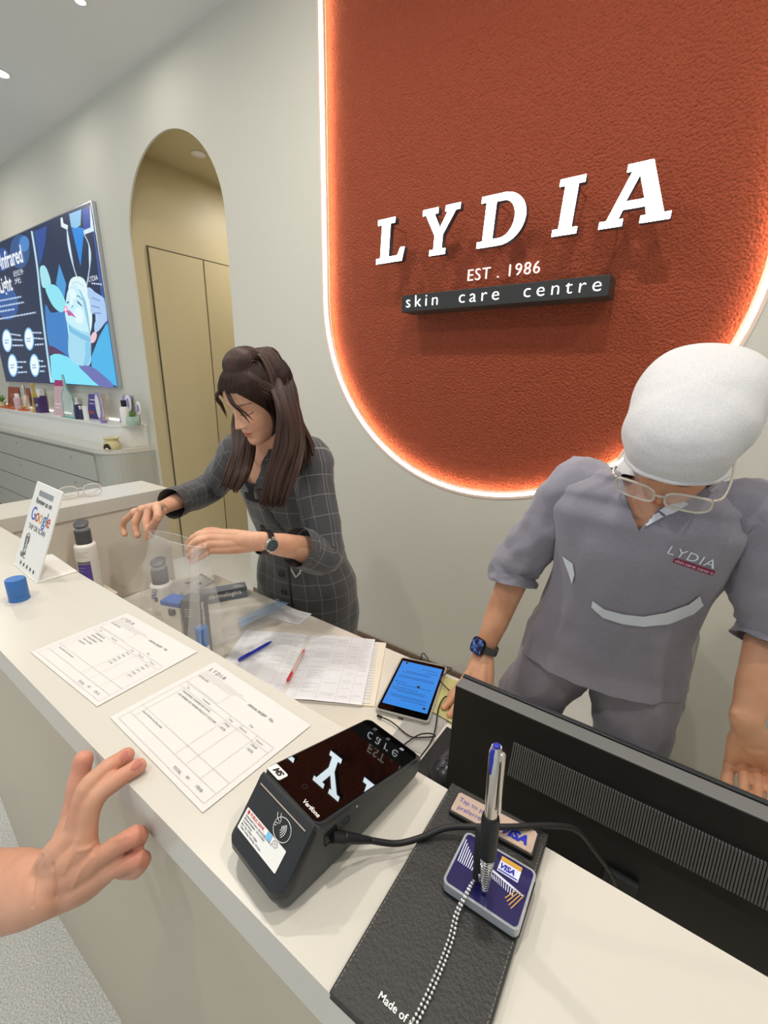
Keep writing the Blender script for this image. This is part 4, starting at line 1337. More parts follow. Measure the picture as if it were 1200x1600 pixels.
MB().lathe([(0, 0.036), (PR * 1.02, 0.036), (PR * 1.08, 0.040), (PR * 1.08, 0.070), (PR * 0.98, 0.072), (0, 0.072)], 24).build('black_barrel', 'dark_plastic', pen, True, angle=30)
MB().lathe([(0, 0.071), (PR * 0.92, 0.071), (PR * 0.92, 0.084), (PR * 0.96, 0.0842), (PR * 0.96, 0.129), (PR * 0.7, 0.134), (0, 0.1345)], 24).build('steel_barrel', 'steel', pen, True, angle=30)
MB().tube([(0.0, -PR * 0.80, 0.1325), (0.0, -PR * 0.82, 0.126), (0.0, -PR * 0.88, 0.113)], [0.0016, 0.0020, 0.0010], n=12, round_caps=True, flat=1).build('blue_inset', 'blue_ink', pen, True)
MB().ball((0, 0, 0.1345), (0.0030, 0.0030, 0.0016)).build('blue_button', 'blue_ink', pen, True)
MB().box((PR * 0.8, -0.0022, 0.080), (PR * 1.1, 0.0022, 0.131), Matrix.Translation((0.0018, 0, 0)), bev=0.0008).box((PR * 0.5, -0.0022, 0.124), (PR * 1.3, 0.0022, 0.132), bev=0.001).build('clip', 'steel', pen, True, angle=30)
# the sleeve belongs to the stand
sl = MB().lathe([(PR * 1.02, 0), (PR * 1.25, 0.001), (PR * 1.3, 0.034), (PR * 1.15, 0.038)], 24, cap=False)
sl.lathe([(0, 0), (0.004, 0), (0.0045, 0.045), (0.003, 0.048), (0, 0.048)], 16, T=Matrix.Translation((-0.0088, 0.001, -0.030)))
slo = sl.build('pen_sleeve', 'rubber', pen, True, angle=40)
slo.matrix_local = Matrix.Translation((0, 0, 0.034))
slo.name = 'sleeve'

# ball chain from the pen's foot down over the folder
cs = pb + Vector((-0.006, 0.002, 0.010))
chain = thing('ball_chain', 'steel ball chain running from the pen down over the black folder', 'chain', cs)
cinv = Matrix.Translation(-cs)
def chain_pts(pts, step):
    P_, _ = catmull([Vector(p) for p in pts], [1] * len(pts), 30)
    out = [P_[0]]; acc = 0
    for a_, b_ in zip(P_, P_[1:]):
        L = (b_ - a_).length
        while acc + L >= step:
            t_ = (step - acc) / L; a_ = a_.lerp(b_, t_); L = (b_ - a_).length; acc = 0; out.append(a_.copy())
        acc += L
    return out
ZC = FT + 0.0016
route = [cs, PZ(738, 1378, FT + 0.0122), PZ(728, 1395, FT + 0.012), PZ(712, 1425, FT + 0.006), PZ(700, 1470, ZC), PZ(672, 1540, ZC), PZ(642, 1600, ZC), PZ(615, 1640, ZC)]
route2 = [Vector(p) + Vector((0.0030 * min(1, k / 4), 0.0005, 0)) for k, p in enumerate(route)]
ball_me = None
cnt = 0
for rt in (route, route2):
    cp = chain_pts(rt, 0.0031)
    for p in cp:
        if ball_me is None:
            o = MB().ball((0, 0, 0), 0.0013, None, 8, 6).build('bead', 'bead_steel', chain, True); ball_me = o.data
        else:
            o = bpy.data.objects.new('bead', ball_me); C.objects.link(o); o.parent = chain
        o.location = p - cs
        cnt += 1
MB().tube([cs + Vector((0, 0, 0.002)), cs, cs + Vector((0.002, -0.002, -0.002))], 0.0016, n=8).build('connector', 'chrome', chain, True, T=cinv)

# ------------------------------------------------------------------ THINGS ON THE LOWER DESK
mat('pump_dark', '#55565a', 0.4)
mat('bottle_white', '#eceae4', 0.35)
mat('band_grey', '#6e6e6c', 0.6)
mat('tablet_screen', '#03060c', 0.08, emis=0.95, ecol='#3f8fea')
mat('screen_text', '#03060c', 0.3, emis=0.3, ecol='#17406e')
mat('case_clear', '#c9c9c2', 0.12, alpha=0.55, coat=0.6)
mat('cream_card', '#e9e0cc', 0.7)
mat('red_pen', '#cf3b42', 0.3)
mat('pen_clear', '#e9c9c2', 0.1, alpha=0.6, coat=0.5)
mat('mat_black', '#1c1c1e', 0.6, bump=0.2, bscale=900)
mat('mouse_black', '#232428', 0.28)
mat('mouse_gloss', '#55585e', 0.12, coat=0.5)


def pump_bottle(name, label, x, y, z, rz, prints, h=0.118, r=0.0285, cs=1.0):
    t = thing(name, label, 'bottle', (x, y, z), rz)
    MB().lathe([(0, 0), (r * 0.9, 0), (r, 0.004), (r, h - 0.010), (r * 0.97, h - 0.004), (r * 0.86, h), (0.019, h + 0.002), (0, h + 0.002)], 36, sy=0.86).build('bottle_body', 'bottle_white', t, True, angle=50)
    MB().lathe([(0, h), (0.0185 * cs, h), (0.0185 * cs, h + 0.036 * cs), (0.0165 * cs, h + 0.0375 * cs), (0, h + 0.0375 * cs)], 28).build('collar', 'pump_dark', t, True, angle=50)
    MB().lathe([(0, h + 0.037 * cs), (0.0150 * cs, h + 0.037 * cs), (0.0155 * cs, h + 0.047 * cs), (0.013 * cs, h + 0.049 * cs), (0, h + 0.049 * cs)], 28).build('clear_ring', 'acrylic_grey', t, True, angle=50)
    Tt = Matrix.Translation((0, 0, h + 0.053 * cs)) @ Matrix.Rotation(0.28, 4, 'Y') @ Matrix.Scale(cs, 4)
    MB().lathe([(0, -0.004), (0.0165, -0.003), (0.0172, 0.001), (0.015, 0.003), (0, 0.0035)], 28, T=Tt, sx=1.12).build('pump_head', 'pump_dark', t, True, angle=50)
    for k, (a0, a1, z0, z1, m_) in enumerate(prints):
        mb = MB(); rr = r * 1.004
        n = 10
        va = [[mb.bm.verts.new((rr * cos(a0 + (a1 - a0) * i / n), 0.86 * rr * sin(a0 + (a1 - a0) * i / n), zz_)) for i in range(n + 1)] for zz_ in (z0, z1)]
        for i in range(n): mb.bm.faces.new((va[0][i], va[0][i + 1], va[1][i + 1], va[1][i]))
        mb.build('label_print', m_, t, True)
    return t


D2R = pi / 180
# riser + bottle by the return of the counter
rs = tag(MB().box((-0.06, -0.05, 0), (0.06, 0.05, 0.088), bev=0.003).build('storage_box', 'counter_inner'), 'cream storage box behind the ledge that carries the purple labelled pump bottle', 'box')
rs.location = (-1.578, 0.548, DT + 0.0005)
pump_bottle('pump_bottle', 'white pump bottle with purple label beside the review sign, behind the ledge', -1.572, 0.545, DT + 0.089, -0.65,
            [(-0.75, 0.55, 0.040, 0.118, 'purple_label'), (-0.75, 0.55, 0.119, 0.127, 'ink_grey'), (-0.7, 0.4, 0.142, 0.144, 'ink_faint'), (-0.7, 0.2, 0.149, 0.151, 'ink_faint'), (-0.6, 0.5, 0.157, 0.159, 'ink_faint'), (-0.6, 0.0, 0.104, 0.107, 'lilac'), (-0.6, -0.1, 0.094, 0.096, 'lilac')], h=0.180, r=0.036, cs=1.25)
b2 = pump_bottle('pump_bottle', 'white pump bottle standing inside the clear bag beside the blue box', -1.268, 0.622, DT + 0.003, -0.85,
            [(-0.35, 0.0, 0.138, 0.154, 'ink_grey'), (-0.45, 0.2, 0.100, 0.103, 'ink_faint'), (-0.45, 0.1, 0.092, 0.095, 'ink_faint')], h=0.186, r=0.0365, cs=1.28)
m = MB(); text(m, 'PRO', -0.018, 0, 0.017, frame((0.0369 * cos(0.42), 0.0369 * sin(0.42) * 0.86, 0.150), (-sin(0.42), cos(0.42), 0), (0, 0, 1)), rot=pi / 2 - 0.2, offset=0.0004); m.build('label_print', 'purple_label', b2)['kind'] = 'stuff'


def box_carton(name, label, x, y, rz, w, d, h, m_, topm=None, z=DT + 0.002):
    t = thing(name, label, 'box', (x, y, z), rz)
    MB().box((-w / 2, -d / 2, 0), (w / 2, d / 2, h), bev=0.0012).build('carton_body', m_, t)
    if topm:
        MB().box((-w / 2 - 0.001, -d / 2 - 0.001, h - 0.014), (w / 2 + 0.001, d / 2 + 0.001, h + 0.001), bev=0.0015).build('lid', topm, t)
    return t


bb = box_carton('blue_lidded_box', 'small white box with bright blue lid inside the clear bag', -1.175, 0.612, 0.35, 0.064, 0.048, 0.165, 'white_plastic', 'blue_bright')
m = MB(); text(m, 'dermalogica', 0, 0, 0.020, frame((0.0325, -0.012, 0.145), (0, 0, -1), (0, 1, 0)), offset=0.0003); m.build('lettering', 'ink_dark', bb)['kind'] = 'stuff'
m = MB(); m.lathe([(0, 0), (0.011, 0), (0.011, 0.016), (0, 0.016)], 20, T=Matrix.Translation((0.006, -0.0246, 0.128))); m.build('printed_cap', 'gloss_carton', bb)
gb = box_carton('grey_carton', 'upright grey carton with white lettering inside the clear bag', -1.085, 0.618, 0.45, 0.052, 0.050, 0.196, 'gloss_carton')
m = MB(); text(m, 'dermalogica', 0, 0, 0.021, frame((0.0263, -0.009, 0.186), (0, 0, -1), (0, 1, 0)), offset=0.0004); m.build('lettering', 'white_plastic', gb)['kind'] = 'stuff'
m = MB()
for k in range(4): m.box((-0.016, -0.0256, 0.168 - 0.007 * k), (0.010 - 0.004 * (k % 2), -0.0252, 0.170 - 0.007 * k))
m.build('small_print', 'ink_faint', gb)['kind'] = 'stuff'
t = thing('blue_capped_bottle', 'small white bottle with blue cap in the lower right corner of the clear bag', 'bottle', (-1.005, 0.583, DT + 0.003))
MB().lathe([(0, 0), (0.0165, 0), (0.0165, 0.085), (0.014, 0.09), (0, 0.09)], 30).build('bottle_body', 'bottle_white', t, True, angle=40)
MB().lathe([(0, 0.0905), (0.0165, 0.0905), (0.0165, 0.142), (0.0150, 0.1445), (0, 0.145)], 30).build('cap', 'blue_cap', t, True, angle=40)
# long carton on the desk
lb = thing('long_carton', 'long grey carton with white lettering lying on the desk right of the bag', 'box', (-1.345, 0.880, DT + 0.0005), radians(62))
MB().box((-0.085, -0.024, 0), (0.085, 0.024, 0.042), bev=0.0012).build('carton_body', 'gloss_carton_light', lb)
MB().box((-0.0852, -0.0242, 0.026), (0.0852, -0.023, 0.0422)).box((0.0848, -0.0242, 0.0), (0.0853, 0.0242, 0.0422)).build('dark_panel', 'gloss_carton', lb)
m = MB(); text(m, 'dermalogica', -0.052, 0.018, 0.024, frame((0, -0.0245, 0), (1, 0, 0), (0, 0, 1)), offset=0.0004); m.build('lettering', 'white_plastic', lb)['kind'] = 'stuff'
m = MB(); m.box((0.04, -0.01, 0.0422), (0.075, -0.002, 0.0424)); m.box((0.04, 0.004, 0.0422), (0.068, 0.008, 0.0424)); m.build('small_print', 'ink_faint', lb)['kind'] = 'stuff'


# clear carrier bag, opened by the two hands
def bag_ring(cx, cy, rx, ry, ang_, z0, z1, seed, amp):
    out = []
    for i in range(48):
        a_ = 2 * pi * i / 48
        x = rx * cos(a_); y = ry * sin(a_)
        w_ = amp * (noise.noise(Vector((cos(a_) * 2.2, sin(a_) * 2.2, seed))) + 0.5 * noise.noise(Vector((cos(a_) * 6, sin(a_) * 6, seed * 2))))
        x += w_ * cos(a_); y += w_ * sin(a_)
        f_ = (x / rx + 1) / 2
        out.append(Vector((cx + x * cos(ang_) - y * sin(ang_), cy + x * sin(ang_) + y * cos(ang_), z0 + (z1 - z0) * f_)))
    return out


HB1 = PY(236, 832, 0.630)      # where the hands grip
HB2 = PY(318, 856, 0.612)
bagc = (HB1 + HB2) / 2
ba = math.atan2((HB2 - HB1).y, (HB2 - HB1).x)
rings = []
bmx, bmy = (HB1.x + HB2.x) / 2, (HB1.y + HB2.y) / 2
for k, (cx, cy, rx, ry, z0, z1, amp) in enumerate(((-1.155, 0.610, 0.180, 0.050, DT + 0.001, DT + 0.001, 0.002), (-1.155, 0.610, 0.186, 0.060, DT + 0.012, DT + 0.012, 0.003), (-1.155, 0.610, 0.186, 0.062, DT + 0.08, DT + 0.08, 0.006),
                                                   (-1.152, 0.612, 0.182, 0.060, DT + 0.17, DT + 0.17, 0.008), (-1.150, 0.615, 0.172, 0.056, DT + 0.25, DT + 0.25, 0.008), (bmx, bmy, 0.155, 0.036, HB1.z - 0.035, HB2.z - 0.045, 0.008),
                                                   (bmx, bmy, (HB2 - HB1).length / 2 + 0.006, 0.022, HB1.z + 0.004, HB2.z + 0.004, 0.004))):
    rings.append(bag_ring(cx, cy, rx, ry, ba * (k / 6), z0, z1, k * 0.7, amp))
# interpolate
fine = []
for a_, b_ in zip(rings, rings[1:]):
    for q in range(5):
        fine.append([p.lerp(r_, q / 5) for p, r_ in zip(a_, b_)])
fine.append(rings[-1])
for k, rg in enumerate(fine[3:-1]):
    for p in rg:
        nz = noise.noise(Vector((p.x * 14, p.y * 14, p.z * 22)))
        p += Vector((0, 1, 0)) * nz * 0.006
bag = thing('clear_bag', 'clear plastic carrier bag held open over the bottle and boxes', 'bag', (-1.155, 0.610, DT))
mb = MB(); mb.loft(fine, cap=False); mb.bm.faces.new([v for v in mb.bm.verts if v.index < 0][:0]) if False else None
binv = Matrix.Translation(-Vector((-1.155, 0.610, DT)))
mb.build('film', 'clear_film', bag, True, T=binv)
mat('film_edge', '#f3f6f8', 0.15, alpha=0.6, coat=0.6)
MB().tube(rings[-1] + [rings[-1][0]], 0.0008, n=5).build('rim', 'film_edge', bag, True, T=binv)
# gathered fold of film in front of the right hand side
fr_ = []
for k in range(9):
    f_ = k / 8
    p0 = HB2.lerp(Vector((-0.985, 0.57, DT + 0.10)), f_) + Vector((-0.02, -0.012, 0))
    w_ = 0.010 + 0.022 * f_ ** 1.2
    fr_.append([p0 + Vector((w_ * cos(2 * pi * i / 14), 0.010 * sin(2 * pi * i / 14), 0.004 * sin(6 * pi * i / 14))) for i in range(14)])
mb = MB(); mb.loft(fr_, cap=False); mb.build('gathered_fold', 'clear_film', bag, True, T=binv)


def wavy_sheet(name, label, cat, corners, m_, amp=0.004, n=16, z=DT + 0.001, seed=1.0, th=0.0004, parent=None, freq=18):
    """corners: four world points in order"""
    A, B, Cc, D_ = [Vector(c) for c in corners]
    o0 = (A + B + Cc + D_) / 4
    mb = MB(); g = []
    for j in range(n + 1):
        row = []
        for i in range(n + 1):
            p = A.lerp(B, i / n).lerp(D_.lerp(Cc, i / n), j / n) - o0
            h_ = amp * (0.5 + 0.5 * noise.noise(Vector((p.x * freq, p.y * freq, seed)))) + amp * 0.5 * abs(noise.noise(Vector((p.x * freq * 2.5, p.y * freq * 2.5, seed + 3))))
            row.append(mb.bm.verts.new((p.x, p.y, h_)))
        g.append(row)
    for j in range(n):
        for i in range(n):
            mb.bm.faces.new((g[j][i], g[j][i + 1], g[j + 1][i + 1], g[j + 1][i]))
    if th: bmesh.ops.solidify(mb.bm, geom=mb.bm.faces[:], thickness=-th)
    o = mb.build(name, m_, parent, True)
    o.location = (o0.x, o0.y, z)
    if label: tag(o, label, cat)
    return o


mat('film_flat', '#eef2f6', 0.08, alpha=0.22, coat=0.9)
wavy_sheet('flat_plastic_bag', 'crumpled clear plastic bag lying flat on the desk behind the blue pen', 'bag',
           [(-1.30, 0.76, 0), (-1.16, 0.99, 0), (-1.03, 0.90, 0), (-1.08, 0.66, 0)], 'film_flat', 0.018, 22, seed=4, th=0.0003, freq=16, z=DT + 0.004)
mat('blue_film', '#9fc3ea', 0.1, alpha=0.55, coat=0.8)
wavy_sheet('folded_film', 'bluish folded strip of clear film on the desk, pointing at the small card', 'film',
           [(-1.135, 0.79, 0), (-1.125, 0.96, 0), (-1.085, 0.97, 0), (-1.085, 0.76, 0)], 'blue_film', 0.012, 12, seed=8, th=0.0003, freq=30, z=DT + 0.022)
wavy_sheet('flat_plastic_bag', 'clear plastic wrapping on the desk left of the pump bottle in the bag', 'bag',
           [(-1.62, 0.60, 0), (-1.56, 0.80, 0), (-1.47, 0.76, 0), (-1.50, 0.55, 0)], 'film_flat', 0.016, 16, seed=12, th=0.0003, freq=22)
for k, (cs_, lb_, sd) in enumerate((([PZ(185, 888, DT), PZ(232, 880, DT), PZ(262, 898, DT), PZ(232, 915, DT)], 'white leaflet with black stamp on the desk, nearest the counter return', 2),
                                    ([PZ(205, 912, DT), PZ(245, 905, DT), PZ(290, 930, DT), PZ(250, 940, DT)], 'white leaflet with black stamp on the desk behind the bag', 5))):
    cs_ = [Vector((max(c.x, -1.62), min(c.y, 0.97), 0)) for c in cs_]
    if k == 0: cs_ = [Vector((-1.62, 0.78, 0)), Vector((-1.60, 0.93, 0)), Vector((-1.50, 0.91, 0)), Vector((-1.52, 0.79, 0))]
    if k == 1: cs_ = [Vector((-1.60, 0.955, 0)), Vector((-1.49, 0.945, 0)), Vector((-1.47, 0.80, 0)), Vector((-1.50, 0.80, 0))]
    o = wavy_sheet('leaflet', lb_, 'paper', cs_, 'paper', 0.0015, 8, seed=sd, z=DT + 0.001 + 0.002 * k)
    MB().box((-0.012, 0.01, 0.0035), (0.008, 0.026, 0.0040)).build('stamp', 'ink_dark', o)
    MB().box((-0.02, -0.03, 0.0032), (0.03, -0.028, 0.0034)).build('print', 'ink_faint', o)

# small printed card
cc = [PZ(425, 945, DT), PZ(477, 958, DT), PZ(456, 980, DT), PZ(412, 963, DT)]
T, w, h = sheet_T(cc[0], cc[1], cc[3])
t = thing('printed_card', 'small white printed card on the desk at the edge near the woman in grey check', 'card')
T.translation.z = DT + 0.001
t.matrix_world = T
MB().box((0, 0, 0), (w, h, 0.0008)).build('sheet', 'paper_blue', t)
e = 0.0008
lines_mb([(0.008, h - 0.015, w - 0.01, h - 0.014), (0.008, 0.012, w - 0.01, 0.0128), (0.008, 0.012, 0.009, h - 0.015), (w - 0.0108, 0.012, w - 0.01, h - 0.015), (0.02, h * 0.5, w - 0.03, h * 0.5 + 0.002), (0.02, h * 0.35, w - 0.03, h * 0.35 + 0.002), (0.02, h * 0.65, w * 0.6, h * 0.65 + 0.002)], 0.001).build('print', 'ink_faint', t)['kind'] = 'stuff'

# open ledger with ruled pages
G0 = Vector((-0.904, 0.888, DT))
ledger = thing('open_ledger', 'open ruled ledger with handwriting spread on the desk under two pens', 'book', G0, radians(30))
def page(sgn, w=0.212, h=0.297):
    mb = MB(); nx, ny = 16, 12
    g = []
    for j in range(ny + 1):
        g.append([])
        for i in range(nx + 1):
            u = i / nx
            x = sgn * w * u
            y = -h * j / ny
            z_ = 0.007 + 0.007 * sin(min(1, u * 2.2) * pi / 2) * (1 - 0.75 * u) + 0.0008 * noise.noise(Vector((x * 40, y * 40, sgn)))
            if u < 0.06: z_ -= 0.004 * (1 - u / 0.06)
            g[-1].append(mb.bm.verts.new((x, y, z_)))
    for j in range(ny):
        for i in range(nx):
            q = (g[j][i], g[j][i + 1], g[j + 1][i + 1], g[j + 1][i])
            mb.bm.faces.new(q)
    return mb, (lambda u, v: (sgn * w * u, -h * v, 0.0083 + 0.007 * sin(min(1, u * 2.2) * pi / 2) * (1 - 0.75 * u) - (0.004 * (1 - u / 0.06) if u < 0.06 else 0)))
random.seed(11)
for sgn, nm in ((1, 'right_page'), (-1, 'left_page')):
    mb, fz = page(sgn)
    pg = mb.build('page', 'paper_blue', ledger, True)
    MB().box((0.0 if sgn > 0 else -0.209, -0.295, 0.0004), (0.209 if sgn > 0 else 0.0, -0.002, 0.006)).build('page_block', 'paper', ledger)
    rl = MB(); hw = MB()
    for r_ in range(1, 37):
        v = r_ / 37.5
        for k in range(8):
            a_ = Vector(fz(k / 8, v)); b_ = Vector(fz((k + 1) / 8, v))
            rl.poly([a_, b_, b_ + Vector((0, 0.00045, 0)), a_ + Vector((0, 0.00045, 0))])
    for u in ((0.16, 0.42, 0.66, 0.84) if sgn > 0 else (0.2, 0.45, 0.75, 0.9)):
        for k in range(6):
            a_ = Vector(fz(u, k / 6)); b_ = Vector(fz(u, (k + 1) / 6))
            rl.poly([a_, b_, b_ + Vector((0.0005, 0, 0)), a_ + Vector((0.0005, 0, 0))])
    for r_ in range(2, 36):
        for (u0, u1) in ((0.03, 0.14), (0.2, 0.4), (0.46, 0.62), (0.70, 0.8), (0.86, 0.96)):
            if random.random() < 0.42:
                n_s = int((u1 - u0) * 60)
                pts = [Vector(fz(u0 + (u1 - u0) * i / n_s, (r_ - 0.2) / 37.5)) + Vector((0, random.uniform(-0.0016, 0.0022), 0.0002)) for i in range(n_s + 1)]
                for a_, b_ in zip(pts, pts[1:]):
                    hw.poly([a_, b_, b_ + Vector((0, 0.00055, 0)), a_ + Vector((0, 0.00055, 0))])
    rl.build('ruled_lines', 'ink_faint', pg)['kind'] = 'stuff'
    hw.build('handwriting', 'ink_grey', pg)['kind'] = 'stuff'
# papers slipped under the right page
for k, (dx, dz, m_, rz, lb_) in enumerate(((0.045, 0.0002, 'cream_card', 0.02, 'cream card folder under the right page of the ledger, beside the tablet'),)):
    o = tag(MB().box((0.001, -0.285, 0), (0.034, 0.0, 0.0035)).build('card_folder', m_), lb_, 'folder')
    o.location = G0 + Vector((0.213 * cos(radians(30)) + 0.004, 0.213 * sin(radians(30)) - 0.005, 0.0003)); o.rotation_euler = (0, 0, radians(29))
o = MB().box((0, -0.275, 0.0062), (0.0205, 0.0, 0.0075)).build('loose_sheets', 'paper', None)
o.location = G0 + Vector((0.210 * cos(radians(30)), 0.210 * sin(radians(30)) - 0.012, -0.002)); o.rotation_euler = (0, 0, radians(31))
tag(o, 'edge of loose handwritten sheets sticking out right of the ledger', 'paper')
m = MB()
for r_ in range(22):
    m.box((0.003, -0.012 - r_ * 0.0118, 0.0076), (0.018, -0.0112 - r_ * 0.0118, 0.0078))
m.build('handwriting', 'ink_grey', o)['kind'] = 'stuff'


def pen_thing(name, label, a_, b_, r, mbody, mtip, cap_end, z):
    a_ = Vector(a_); b_ = Vector(b_)
    t = thing(name, label, 'pen')
    ax_ = (b_ - a_).normalized()
    T = frame(a_, Vector((0, 0, 1)).cross(ax_) * -1, Vector((0, 0, 1)))
    # local z along the pen
    xx = Vector((0, 0, 1)).cross(ax_).normalized(); yy = ax_.cross(xx)
    T = Matrix((xx, yy, ax_)).transposed().to_4x4(); T.translation = a_
    t.matrix_world = T
    L = (b_ - a_).length
    MB().lathe([(0, 0), (r * 0.8, 0), (r * 0.85, 0.004), (r, 0.006), (r, L * 0.86), (0, L * 0.86)], 16).build('barrel', mbody, t, True, angle=40)
    MB().lathe([(0, L * 0.86), (r * 0.98, L * 0.86), (r * 0.5, L * 0.96), (r * 0.18, L), (0, L)], 16).build('tip', mtip, t, True, angle=40)
    MB().lathe([(0, -0.003), (r * 0.75, -0.003), (r * 1.05, 0.0), (r * 1.05, 0.030), (0, 0.030)], 16).build('cap_end', cap_end, t, True, angle=40)
    MB().box((-0.0012, r * 0.9, 0.0), (0.0012, r * 1.35, 0.038), bev=0.0004).build('clip', cap_end, t)
    return t


zl = DT + 0.020
pen_thing('blue_pen', 'blue ballpoint pen lying across the left page of the ledger', PZ(374, 1031, zl), PZ(425, 1002, zl), 0.0046, 'blue_ink', 'blue_ink', 'blue_ink', zl)
pen_thing('red_pen', 'red ballpoint pen lying along the gutter of the ledger', PZ(450, 1063, zl), PZ(476, 1014, zl), 0.0044, 'pen_clear', 'red_pen', 'red_pen', zl)

# ------------------------------------------------------------------ tablet
a = PZ(622, 1027, DT + 0.01); b = PZ(690, 1042, DT + 0.01); c_ = PZ(588, 1108, DT + 0.01)
T, tw, tl_ = sheet_T(a, b, c_)
T.translation.z = DT + 0.001
tab = thing('tablet', 'small tablet with bright blue screen in a clear case on the desk', 'tablet')
tab.matrix_world = T
mb = MB(); mb.prism([(x + tw / 2, y + tl_ / 2) for x, y in rrect(tw + 0.006, tl_ + 0.008, 0.010)], 0, 0.0115); mb.build('case', 'case_clear', tab, True, angle=40)
mb = MB(); mb.prism([(x + tw / 2, y + tl_ / 2) for x, y in rrect(tw - 0.002, tl_ - 0.004, 0.007)], 0.003, 0.0122); mb.build('body', 'black_glass', tab)
mb = MB(); mb.prism([(x + tw / 2, y + tl_ / 2 + 0.004) for x, y in rrect(tw - 0.014, tl_ - 0.040, 0.001)], 0.0122, 0.0125); ts = mb.build('screen', 'tablet_screen', tab)
m = MB(); random.seed(3)
Lx0, Lx1 = 0.012, tw - 0.012
for k, (y, x0, x1) in enumerate(((0.190, 0.07, 0.115), (0.178, 0.085, 0.112), (0.168, 0.03, 0.10), (0.162, 0.02, 0.095), (0.146, 0.02, 0.11), (0.140, 0.015, 0.11), (0.118, 0.012, 0.04), (0.108, 0.02, 0.112), (0.094, 0.012, 0.08), (0.086, 0.015, 0.105), (0.080, 0.03, 0.1), (0.064, 0.015, 0.11), (0.058, 0.02, 0.11), (0.050, 0.05, 0.11))):
    x = x0
    y = y * (tl_ / 0.228)
    while x < min(x1, Lx1):
        w_ = random.uniform(0.003, 0.009)
        m.box((x, y, 0.0126), (min(x + w_, Lx1), y + 0.0016, 0.0127)); x += w_ + 0.0015
m.build('screen_text', 'screen_text', ts)['kind'] = 'stuff'
m = MB(); m.lathe([(0, 0.0126), (0.0045, 0.0126), (0, 0.0128)], 16, T=Matrix.Translation((tw * 0.60, tl_ * 0.50, 0)), cap=False); m.lathe([(0, 0.0126), (0.004, 0.0126), (0, 0.0128)], 16, T=Matrix.Translation((tw * 0.86, tl_ * 0.17, 0)), cap=False); m.lathe([(0, 0.0126), (0.004, 0.0126), (0, 0.0128)], 16, T=Matrix.Translation((tw * 0.16, tl_ * 0.90, 0)), cap=False)
m.build('round_icon', 'black', ts)['kind'] = 'stuff'
MB().box((tw * 0.45, -0.0048, 0.003), (tw * 0.55, -0.003, 0.007)).build('port', 'black', tab)

# thin cables
def cable(name, label, pts, r=0.0016):
    t = thing(name, label, 'cable', pts[0])
    inv = Matrix.Translation(-Vector(pts[0]))
    MB().tube(pts, r, n=8, smooth=6).build('cord', 'rubber', t, True, T=inv)
    d_ = (Vector(pts[0]) - Vector(pts[1])).normalized()
    MB().tube([Vector(pts[0]) - d_ * 0.012, Vector(pts[0]) + d_ * 0.0005], 0.0034, n=10).build('plug', 'rubber', t, True, T=inv, angle=40)
    return t
zc = DT + 0.0025
cable('thin_cable', 'thin black cable leaving the far end of the tablet in a small loop', [PZ(657, 1032, DT + 0.008), PZ(660, 1021, DT + 0.012), PZ(665, 1024, DT + 0.008), PZ(668, 1036, DT - 0.0) + Vector((0, 0.012, -0.004))])
cable('thin_cable', 'thin black cable from the right side of the tablet, over the yellow paper', [PZ(690, 1041, DT + 0.008), PZ(705, 1044, DT + 0.014), PZ(700, 1050, DT + 0.018), PZ(688, 1060, DT + 0.016), PZ(695, 1072, DT + 0.014), PZ(712, 1086, DT + 0.012)], 0.0015)
cable('thin_cable', 'thin black cable curving from the monitor past the yellow paper to the terminal', [PZ(706, 1088, DT + 0.012), PZ(694, 1090, DT + 0.014), PZ(685, 1108, DT + 0.010), PZ(680, 1140, DT + 0.010), PZ(672, 1162, DT + 0.010), PZ(655, 1185, DT + 0.012), PZ(640, 1205, DT + 0.02)], 0.0017)
cable('thin_cable', 'looped thin black cable on the desk behind the card terminal', [PZ(590, 1118, DT + 0.008), PZ(612, 1128, DT + 0.010), PZ(640, 1150, DT + 0.008), PZ(665, 1152, DT + 0.012), PZ(680, 1150, DT + 0.016), PZ(672, 1146, DT + 0.018), PZ(655, 1148, DT + 0.013), PZ(636, 1160, DT + 0.01), PZ(622, 1172, DT + 0.01)], 0.0016)

wavy_sheet('yellow_note', 'creased pale yellow paper on the desk between tablet and monitor', 'paper', [(-0.475, 0.965, 0), (-0.39, 0.975, 0), (-0.315, 0.815, 0), (-0.425, 0.825, 0)], 'paper_yellow', 0.004, 12, seed=3, z=DT + 0.0042)
wavy_sheet('white_sheet', 'white crumpled sheet on the desk below the yellow paper', 'paper', [(-0.470, 0.835, 0), (-0.375, 0.84, 0), (-0.375, 0.70, 0), (-0.455, 0.69, 0)], 'paper', 0.003, 12, seed=6)

# ------------------------------------------------------------------ mouse mat, mouse
tag(MB().box((-0.368, 0.40, 0), (0.02, 0.806, 0.003), bev=0.001).build('mouse_mat', 'mat_black'), 'black mouse mat on the desk partly under the monitor', 'mat').location = (0, 0, DT + 0.0003)
mouse = thing('computer_mouse', 'black wired computer mouse lying beside the left edge of the monitor', 'mouse', (-0.300, 0.700, DT + 0.0035), radians(-14))
rings = []
for k in range(15):
    v = -1 + 2 * k / 14
    w_ = 0.033 * sqrt(max(0.004, 1 - abs(v) ** 2.6)) * (1 - 0.10 * cos(v * pi)); hh = 0.040 * sqrt(max(0.004, 1 - abs(v) ** 2.4)) * (1 - 0.12 * v)
    rings.append([Vector((w_ * cos(a_), 0.060 * v, max(0.0, hh * 0.42 + hh * 0.58 * sin(a_)))) for a_ in [2 * pi * i / 24 for i in range(24)]])
MB().loft(rings).build('mouse_shell', 'mouse_black', mouse, True)
MB().tube([(0, -0.010, 0.0405), (0, -0.03, 0.0395), (0, -0.05, 0.028)], 0.0006, n=6).build('button_split', 'black', mouse)
